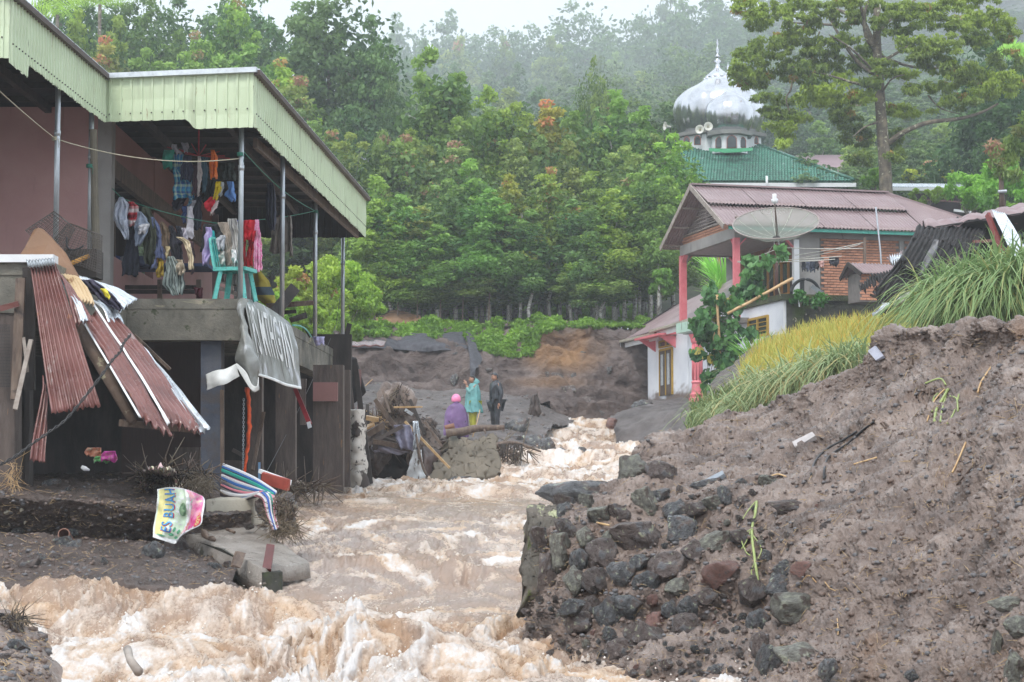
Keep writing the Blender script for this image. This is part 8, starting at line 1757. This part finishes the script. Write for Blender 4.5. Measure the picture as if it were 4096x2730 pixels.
for a in [(1465,1672,41.5,1515,1680,41.5,.09,.09,bamboo,'short bamboo end at the left of the heap'),(1470,1740,41.5,1535,1700,41.5,.1,.12,wood,'brown branch in the upper left of the heap'),(1620,1688,42,1798,1872,41.2,.03,.05,bamboo,'long split bamboo slanting down from the heap towards the water'),(1478,1700,41.5,1480,1710,41.4,.05,.2,bamboo,'torn yellow wood end'),(1460,1640,42.2,1458,1745,42.2,.04,.04,blackm,'thin dark upright in the heap'),(1485,1745,41.6,1640,1800,42,.10,.16,wood_mud,'broad muddy beam across the heap'),(1490,1765,41.4,1650,1795,41.8,.06,.10,wood,'brown beam below the broad one'),(1620,1640,42.2,1650,1660,42.2,.03,.06,zinc,'small bright metal strip near the stump'),(1575,1630,42.2,1690,1628,42.2,.02,.03,bamboo,'pale twig sticking out right of the stump'),(1480,1910,41.6,1470,1620,42.4,.05,.07,blackm,'dark pole leaning at the left of the heap'),(1462,1545,43,1490,1518,43,.02,.02,bamboo,'pale twig above the dark tin sheet'),(1590,1700,42,1640,1720,42,.05,.12,wood_mud,'short muddy board in mid heap'),(1500,1600,42,1620,1760,41.7,.05,.09,wood,'brown pole slanting across the stump'),(1470,1780,41.4,1620,1700,41.6,.05,.08,wood_mud,'muddy pole rising to the right in mid heap'),(1640,1600,42.3,1700,1740,42,.04,.07,blackm,'black splintered stake right of the stump'),(1700,1690,42,1770,1790,41.7,.03,.05,wood,'thin pole leaning on the mud stump'),(1530,1560,42.5,1560,1650,42.2,.04,.05,wood,'short root-like stick on top of the stump')]:
 plank(*a,name='timber',cat='timber',group=DG)
for (r,mt,l) in [([(1700,1575,1640),(1750,1580,1655),(1800,1605,1672)],plain('violet_tin',(.26,.25,.34),.3),'violet-grey tin sheet bent over the heap'),([(1685,1652,1672),(1750,1655,1682),(1800,1650,1670)],zinc,'bright tin strip beside the violet-grey one'),([(1730,1480,1500),(1760,1478,1520),(1790,1490,1500)],zinc,'crumpled bright tin at the left of the heap'),([(1770,1470,1490),(1790,1480,1560),(1815,1500,1635)],plain('violet_grey_board',(.20,.18,.22),.4),'violet-grey board edge across the lower heap'),([(1665,1795,1830),(1655,1830,1850)],zinc,'x')][:4]:
 G=rows_patch(r,41.6,14,14,2,.05,3);sheet('tin_scrap',G,mt,solid=.01,smooth=True,label=l,cat='tin scrap')
G=rows_patch([(1800,1655,1685),(1850,1640,1690),(1890,1628,1705),(1930,1622,1712)],41.4,14,18,1,.05,4);sheet('white_tarp',G,M('mud_splashed_white',[(.55,.58,.6),(.68,.70,.72)],3,6,.5,.3,patches=[((.12,.09,.07),6,.53,.05,(2,1,.6))]),solid=.01,smooth=True,label='white mud-splashed sheet hanging to the water under the heap',cat='tarpaulin')
mb=MB();mb.tube([Vector(p) for p in cr(np.array([W(1665,1740,41.5),W(1675,1800,41.3),W(1695,1880,41.2),W(1730,1930,41.1)]),np.linspace(0,3,16))],.025,6);add('hanging_root','long brown root curving down from the heap to the water','root',mb,wood,True)
G=rough(quadpatch((1765,1790,42.3),(1952,1788,42.8),(1978,1950,42.2),(1705,1962,41.9),50,40),.05,1.6,5,15);bo=sheet('concrete_footing',G,M('brown_stained_footing',[(.09,.075,.055),(.16,.135,.10),(.24,.20,.15)],1.5,10,.6,.5,18,patches=[((.035,.035,.025),1.4,.56,.1)]),solid=1.0,smooth=True,label='brown-stained concrete footing below the three people',cat='concrete footing')
G=rough(quadpatch((1690,1790,41.9),(1780,1800,42.2),(1830,1945,41.8),(1680,1960,41.5),30,30),.15,.9,5,5);sheet('mud_apron',G,M('reddish_wet_mud',[(.05,.032,.028),(.085,.055,.048),(.12,.08,.07)],2,8,.4,.6,10),solid=.1,smooth=True,label='reddish mud slumped against the concrete footing',cat='mud slump')
mb=MB();mb.tube([Vector(p) for p in cr(np.array([W(1785,1738,50),W(1850,1728,50),W(1900,1715,50),W(1960,1712,50),W(2018,1710,50)]),np.linspace(0,4,24))],[.13-.003*i for i in range(24)],9);mb.tube([W(1935,1715,50),W(1942,1735,49.8)],[.05,.01],6);add('fallen_trunk','thick bare trunk lying in front of the people','trunk',mb,wood,True)
mb=MB();mb.tube([W(1780,1714,51),W(1818,1704,51)],.075,9);add('cut_log','short reddish log left above the thick bare trunk','log',mb,plain('reddish_bark',(.22,.10,.06),.6),True)
mb=MB();mb.tube([Vector(p) for p in cr(np.array([W(1945,1795,48),W(1985,1782,48),W(2040,1772,48),W(2085,1778,48),W(2165,1808,48)]),np.linspace(0,4,24))],[.09-.003*i for i in range(24)],8);add('drift_branch','branch reaching right over the water with roots hanging from it','branch',mb,wood,True)
mb=MB()
rs=random.Random(4)
for k in range(34):
 x=rs.uniform(1990,2090);y0=1776;L_=rs.choice([12,20,30,50,80]);mb.tube([W(x,y0,47.9),W(x+rs.uniform(-5,5),y0+L_*.6,47.9),W(x+rs.uniform(-8,8),y0+L_,47.9)],[.018,.012,.004],4)
add('hanging_roots','wet roots dangling from the branch over the water','roots',mb,blackm,True,kind='stuff')
tangle(2010,1810,48.5,110,22,160,12,[wood,strawd],'root_tangle','driftwood litter under the branch',.014,.5)
plank(1890,1732,52,1905,1725,52,.05,.03,bamboo,'small peeled stick beside the thick trunk','stick','stick')
clod(1790,1775,50.5,60,28,mud_dark,'mud_bank','dark broken mud in front of the purple poncho',12,.8);clod(1850,1788,49.5,70,22,mud_dark,'mud_bank','dark wet shelf under the thick trunk',13,.8)
clod(1930,1780,51.5,90,26,gravel,'gravel_shelf','wet gravel shelf the two men stand on',14,1.2)
clod(2140,1640,60,20,60,mud_dark,'mud_chunk','dark sod slipping down the gravel right of the man in black',15,.4)
# ================================================================ PEOPLE
skin=plain('skin',(.36,.19,.125),.45,bump=.05);hairm=plain('black_hair',(.012,.011,.012),.4)
def skinned(name,verts,edges,radii,mat,parent,root=0,sub=2):
 me=bpy.data.meshes.new(name);me.from_pydata([tuple(v) for v in verts],edges,[]);me.update();me.materials.append(mat)
 o=bpy.data.objects.new(name,me);C.objects.link(o);adopt(o,parent)
 sk=o.modifiers.new('skin','SKIN');
 for i,r in enumerate(radii):
  v=me.skin_vertices[0].data[i];v.radius=(r,r) if not isinstance(r,tuple) else r;v.use_root=(i == root)
 sk.use_smooth_shade=True;s=o.modifiers.new('sub','SUBSURF');s.levels=sub;s.render_levels=sub
 return o
def person(base,Hh,face,label,elbows,wrists,kneef=.02,suit=None,trousers=None,boots=None,handmat=None):
 """face: yaw of the facing direction; joints given as (forward, side, up) fractions of the height"""
 t=thing('person',label,'person',tuple(base));f=Vector((math.cos(face),math.sin(face),0));s=Vector((-f.y,f.x,0));P=lambda a,b,c:base+(f*a+s*b+Vector((0,0,c)))*Hh
 V=[P(0,0,.53),P(0,0,.64),P(.005,0,.75),P(.01,0,.83),P(.02,0,.875)];r=[.085,.075,.085,.05,.033];E=[(0,1),(1,2),(2,3),(3,4)]
 for k,sd in enumerate((-1,1)):
  i=len(V);V += [P(.0,sd*.10,.80),P(*elbows[k]),P(*wrists[k])];r += [.043,.029,.019];E += [(2,i),(i,i+1),(i+1,i+2)]
  i=len(V);V += [P(0,sd*.052,.50),P(kneef,sd*.058,.28),P(0,sd*.06,.055),P(.0,sd*.06,.03),P(.085,sd*.068,.02)];r += [.062,.040,.027,.028,.022];E += [(0,i),(i,i+1),(i+1,i+2),(i+2,i+3),(i+3,i+4)]
 skinned('body',V,E,[q*Hh for q in r],skin,t)
 i0=5
 def limb_cloth(name,idx,mat,ex,ed=None):
  m_={j:n for n,j in enumerate(idx)};skinned(name,[V[j] for j in idx],[(m_[a],m_[b]) for a,b in E if a in m_ and b in m_],[r[j]*Hh*ex for j in idx],mat,t)
 if trousers:limb_cloth('trousers',[0,8,9,10,16,17,18],trousers,1.28)
 if suit:limb_cloth('jacket',[0,1,2,3,5,6,7,13,14,15],suit,1.5)
 if boots:
  for q in (10,18):skinned('boot',[V[q]+(V[q-1]-V[q])*.55,V[q],V[q+1],V[q+2]],[(0,1),(1,2),(2,3)],[.036*Hh,.032*Hh,.035*Hh,.027*Hh],boots,t)
 # hands: palm, four unequal fingers, thumb, as one mesh
 for k,w_ in enumerate((7,15)):
  wr=V[w_];el=V[w_-1];d=(wr-el).normalized();x=d.cross(Vector((0,0,1)) if abs(d.z)<.9 else f).normalized();y=d.cross(x);mb=MB();c=wr+d*.045
  mb.beam(wr,wr+d*.09,.075,.028,up=y)
  for q,L_ in enumerate((.065,.075,.07,.055)):
   o_=x*(-.03+.02*q);mb.tube([wr+d*.085+o_,wr+d*(.085+L_*.5)+o_+y*.006,wr+d*(.085+L_)+o_+y*.022],[.009,.0085,.006],6)
  mb.tube([wr+d*.03-x*.036,wr+d*.055-x*.062+y*.01,wr+d*.085-x*.066+y*.02],[.011,.010,.007],6);mb.build('hand',skin,t,True)
 # head
 hc=P(.028,0,.925);hw=.5*.105*Hh*.86;hh_=.068*Hh;bm=bmesh.new();bmesh.ops.create_uvsphere(bm,u_segments=20,v_segments=16,radius=1)
 for v in bm.verts:
  a,b,c=v.co;z=c*hh_;k=1-.28*max(0,-c)**1.5;X=a*hw*1.18*k;Yv=b*hw*k
  if a>.75 and abs(b)<.25 and-.35<c<.15:X += .016*Hh*.6*(1-abs(b)*4)*(1-abs(c+.15)*2.5)
  if a>.6 and abs(abs(b)-.38)<.16 and 0<c<.3:X -= .006
  v.co=hc+f*X+s*Yv+Vector((0,0,z))
 me=bpy.data.meshes.new('head');bm.to_mesh(me);bm.free();me.materials.append(skin);me.polygons.foreach_set('use_smooth',[True]*len(me.polygons));hd=ob('head',me,t)
 for sd in (-1,1):
  mb=MB();mb.lathe([(0,-.006),(.008,0),(0,.004)],hc+f*hw*1.03+s*sd*hw*.40+Vector((0,0,.012)),8);mb.build('eye',hairm,hd,True)
  mb=MB();mb.tube([hc+s*sd*hw*.98+Vector((0,0,.03*math.sin(a)))+f*.015*math.cos(a) for a in np.linspace(0,6.28,9)],.007,5);mb.build('ear',skin,hd,True)
  mb=MB();mb.tube([hc+f*hw*1.10+s*sd*hw*.2+Vector((0,0,.034)),hc+f*hw*1.0+s*sd*hw*.62+Vector((0,0,.034))],.005,4);mb.build('eyebrow',hairm,hd,True)
 mb=MB();mb.tube([hc+f*hw*.98-s*hw*.3-Vector((0,0,.055)),hc+f*hw*1.06-Vector((0,0,.054)),hc+f*hw*.98+s*hw*.3-Vector((0,0,.055))],.006,5);mb.build('mouth',plain('lips'+label[:6],(.22,.08,.06),.5),hd,True)
 return t,P,f,s,hc,hw,hh_,hd
def cap_hair(hd,hc,f,s,hw,hh_,mat,name='hair',back=.9,k=1.08,full=False):
 bm=bmesh.new();bmesh.ops.create_uvsphere(bm,u_segments=20,v_segments=14,radius=1);dele=[v for v in bm.verts if (v.co.z<.25 and v.co.x>-.15) or v.co.z<-.35 or (v.co.x>.72 and v.co.z<.6)]
 if not full:bmesh.ops.delete(bm,geom=dele,context='VERTS')
 for v in bm.verts:a,b,c=v.co;v.co=hc+f*(a*hw*1.18*k)+s*(b*hw*k*1.02)+Vector((0,0,c*hh_*k))
 me=bpy.data.meshes.new(name);bm.to_mesh(me);bm.free();me.materials.append(mat);me.polygons.foreach_set('use_smooth',[True]*len(me.polygons));o=ob(name,me,hd)
 md=o.modifiers.new('t','SOLIDIFY');md.thickness=.012;return o
def poncho(t,P,rings,mat,seed,name='poncho',fold=.07,nf=9):
 G=[];n=56
 q=cr(np.array(rings,float),np.linspace(0,len(rings)-1,34))
 for j,(z,ra,rb,of) in enumerate(q):
  row=[]
  for i in range(n+1):
   a=2*math.pi*i/n;k=1+fold*(j/34)**.7*(math.sin(a*nf+seed+2*math.sin(j*.12))+.5*math.sin(a*5+seed*2));zz=z+(.008*math.sin(a*7+seed) if j>30 else 0)
   row.append(tuple(P(of+ra*k*math.cos(a),rb*k*math.sin(a),zz)))
  G.append(row)
 G=np.array(G);nn=fbm(G[...,0]*8,G[...,1]*8,G[...,2]*5,3,seed)*.018;G[...,1] += nn;G[...,0] += nn*.6
 return sheet(name,G,mat,t,solid=.006)
def film(name,c,a,trans=.35):
 m=M(name,[tuple(v*.8 for v in c),c,tuple(min(1,v*1.2) for v in c)],6,6,.25,.6,9,trans=trans,alpha=a,bdist=.03);return m
bluef=film('aqua_plastic_film',(.25,.56,.56),.82);yelf=film('yellow_plastic_film',(.62,.62,.08),.85);purf=film('purple_plastic_film',(.20,.115,.27),.97,.2)
blk=M('wet_black_rainwear',[(.012,.014,.02),(.022,.026,.034),(.04,.045,.055)],8,6,.24,.8,12,bdist=.03,coat=.3)
# man in aqua poncho, hand at his mouth, facing left
b1=W(1895,1742,55.6)
t,P,f,s,hc,hw,hh_,hd=person(b1,1.68,math.pi*1.08,'person in an aqua plastic poncho over yellow rain trousers, hand raised to the mouth',[(.06,-.125,.68),(.10,.10,.70)],[(.10,-.10,.56),(.135,.035,.84)],trousers=yelf,boots=plain('grey_boots',(.05,.055,.055),.3))
cap_hair(hd,hc,f,s,hw,hh_,hairm)
poncho(t,P,[(.865,.035,.045,.01),(.84,.07,.10,.0),(.80,.085,.135,.0),(.70,.115,.155,.01),(.55,.13,.165,.01),(.45,.14,.18,.01),(.375,.15,.19,.01)],bluef,3)
hp=MB();hp.lathe([(.09,-.06),(.105,-.02),(.085,.05),(.05,.10),(.0,.12)],P(-.035,0,.885),14,Matrix.Rotation(-.5,3,'Y'));hp.build('hood',bluef,t,True)
skinned('sleeve',[P(.0,.10,.79),P(.10,.10,.70),P(.128,.04,.80)],[(0,1),(1,2)],[.085,.08,.05],bluef,t)
mb=MB();mb.tube([W(1920,1640,55.2),W(1908,1690,55.0),W(1888,1758,54.8)],.013,6);add('walking_stick','thin wooden stick held by the person in the aqua poncho','stick',mb,bamboo,True)
# man in black
b2=W(1984,1740,55.7)
t,P,f,s,hc,hw,hh_,hd=person(b2,1.73,math.pi*1.16,'person in a black hooded rain suit standing with arms hanging',[(-.01,-.135,.66),(-.02,.14,.65)],[(.03,-.12,.52),(.02,.135,.50)],suit=blk,trousers=blk,boots=plain('dark_boots',(.03,.035,.04),.3))
poncho(t,P,[(.87,.035,.045,.01),(.84,.06,.09,.0),(.79,.08,.125,.0),(.68,.09,.115,.0),(.58,.095,.115,.0),(.48,.10,.125,.0)],blk,5,'coat',.04)
o=cap_hair(hd,hc,f,s,hw,hh_,blk,'hood',k=1.22)
mb=MB();mb.lathe([(.075,-.02),(.085,.03),(.07,.07)],P(.0,0,.845),14);mb.build('collar',blk,t,True)
# person in purple poncho and pink helmet, seen from behind
b3=W(1825,1822,53.6)
t,P,f,s,hc,hw,hh_,hd=person(b3,1.62,math.pi*.55,'person seen from behind in a purple poncho and pink helmet',[(.03,-.14,.66),(.03,.14,.66)],[(.10,-.08,.58),(.10,.08,.58)],trousers=blk,boots=plain('boots_3',(.03,.03,.035),.3))
poncho(t,P,[(.875,.04,.05,.01),(.845,.075,.09,.0),(.80,.10,.135,.0),(.68,.13,.18,.0),(.55,.145,.19,.0),(.42,.15,.20,.0),(.30,.155,.20,.0)],purf,7,fold=.06)
mb=MB();mb.lathe([(.045,-.03),(.075,.0),(.05,.05)],P(-.02,0,.865),12);mb.build('hood',purf,t,True)
pinkh=plain('pink_helmet',(.80,.22,.42),.2,bump=0,coat=.5);hl=bmesh.new();bmesh.ops.create_uvsphere(hl,u_segments=24,v_segments=18,radius=1)
bmesh.ops.delete(hl,geom=[v for v in hl.verts if v.co.z<-.62 or (v.co.x>.45 and v.co.z<.15)],context='VERTS')
for v in hl.verts:a,b,c=v.co;v.co=hc+f*(a*.145)+s*(b*.132)+Vector((0,0,c*.148+.01))
me=bpy.data.meshes.new('helmet');hl.to_mesh(me);hl.free();me.materials.append(pinkh);me.polygons.foreach_set('use_smooth',[True]*len(me.polygons));o=ob('helmet',me,hd);md=o.modifiers.new('t','SOLIDIFY');md.thickness=.02
# ================================================================ HAZE: the rain-filled air of the valley
V,F=box_vf((0,420,240),(1260,1690,490))
hz=mk('haze',V,F,None,kind='stuff',label='grey rain haze filling the valley',cat='haze')
m=bpy.data.materials.new('rain_haze');m.use_nodes=True;nt=m.node_tree;nt.nodes.clear()
out=_n(nt,'OutputMaterial');pv=_n(nt,'VolumePrincipled')
pv.inputs['Color'].default_value=(.90,.95,1.0,1);pv.inputs['Density'].default_value=HAZE
pv.inputs['Anisotropy'].default_value=.2
nt.links.new(pv.outputs[0],out.inputs['Volume']);hz.data.materials.append(m)
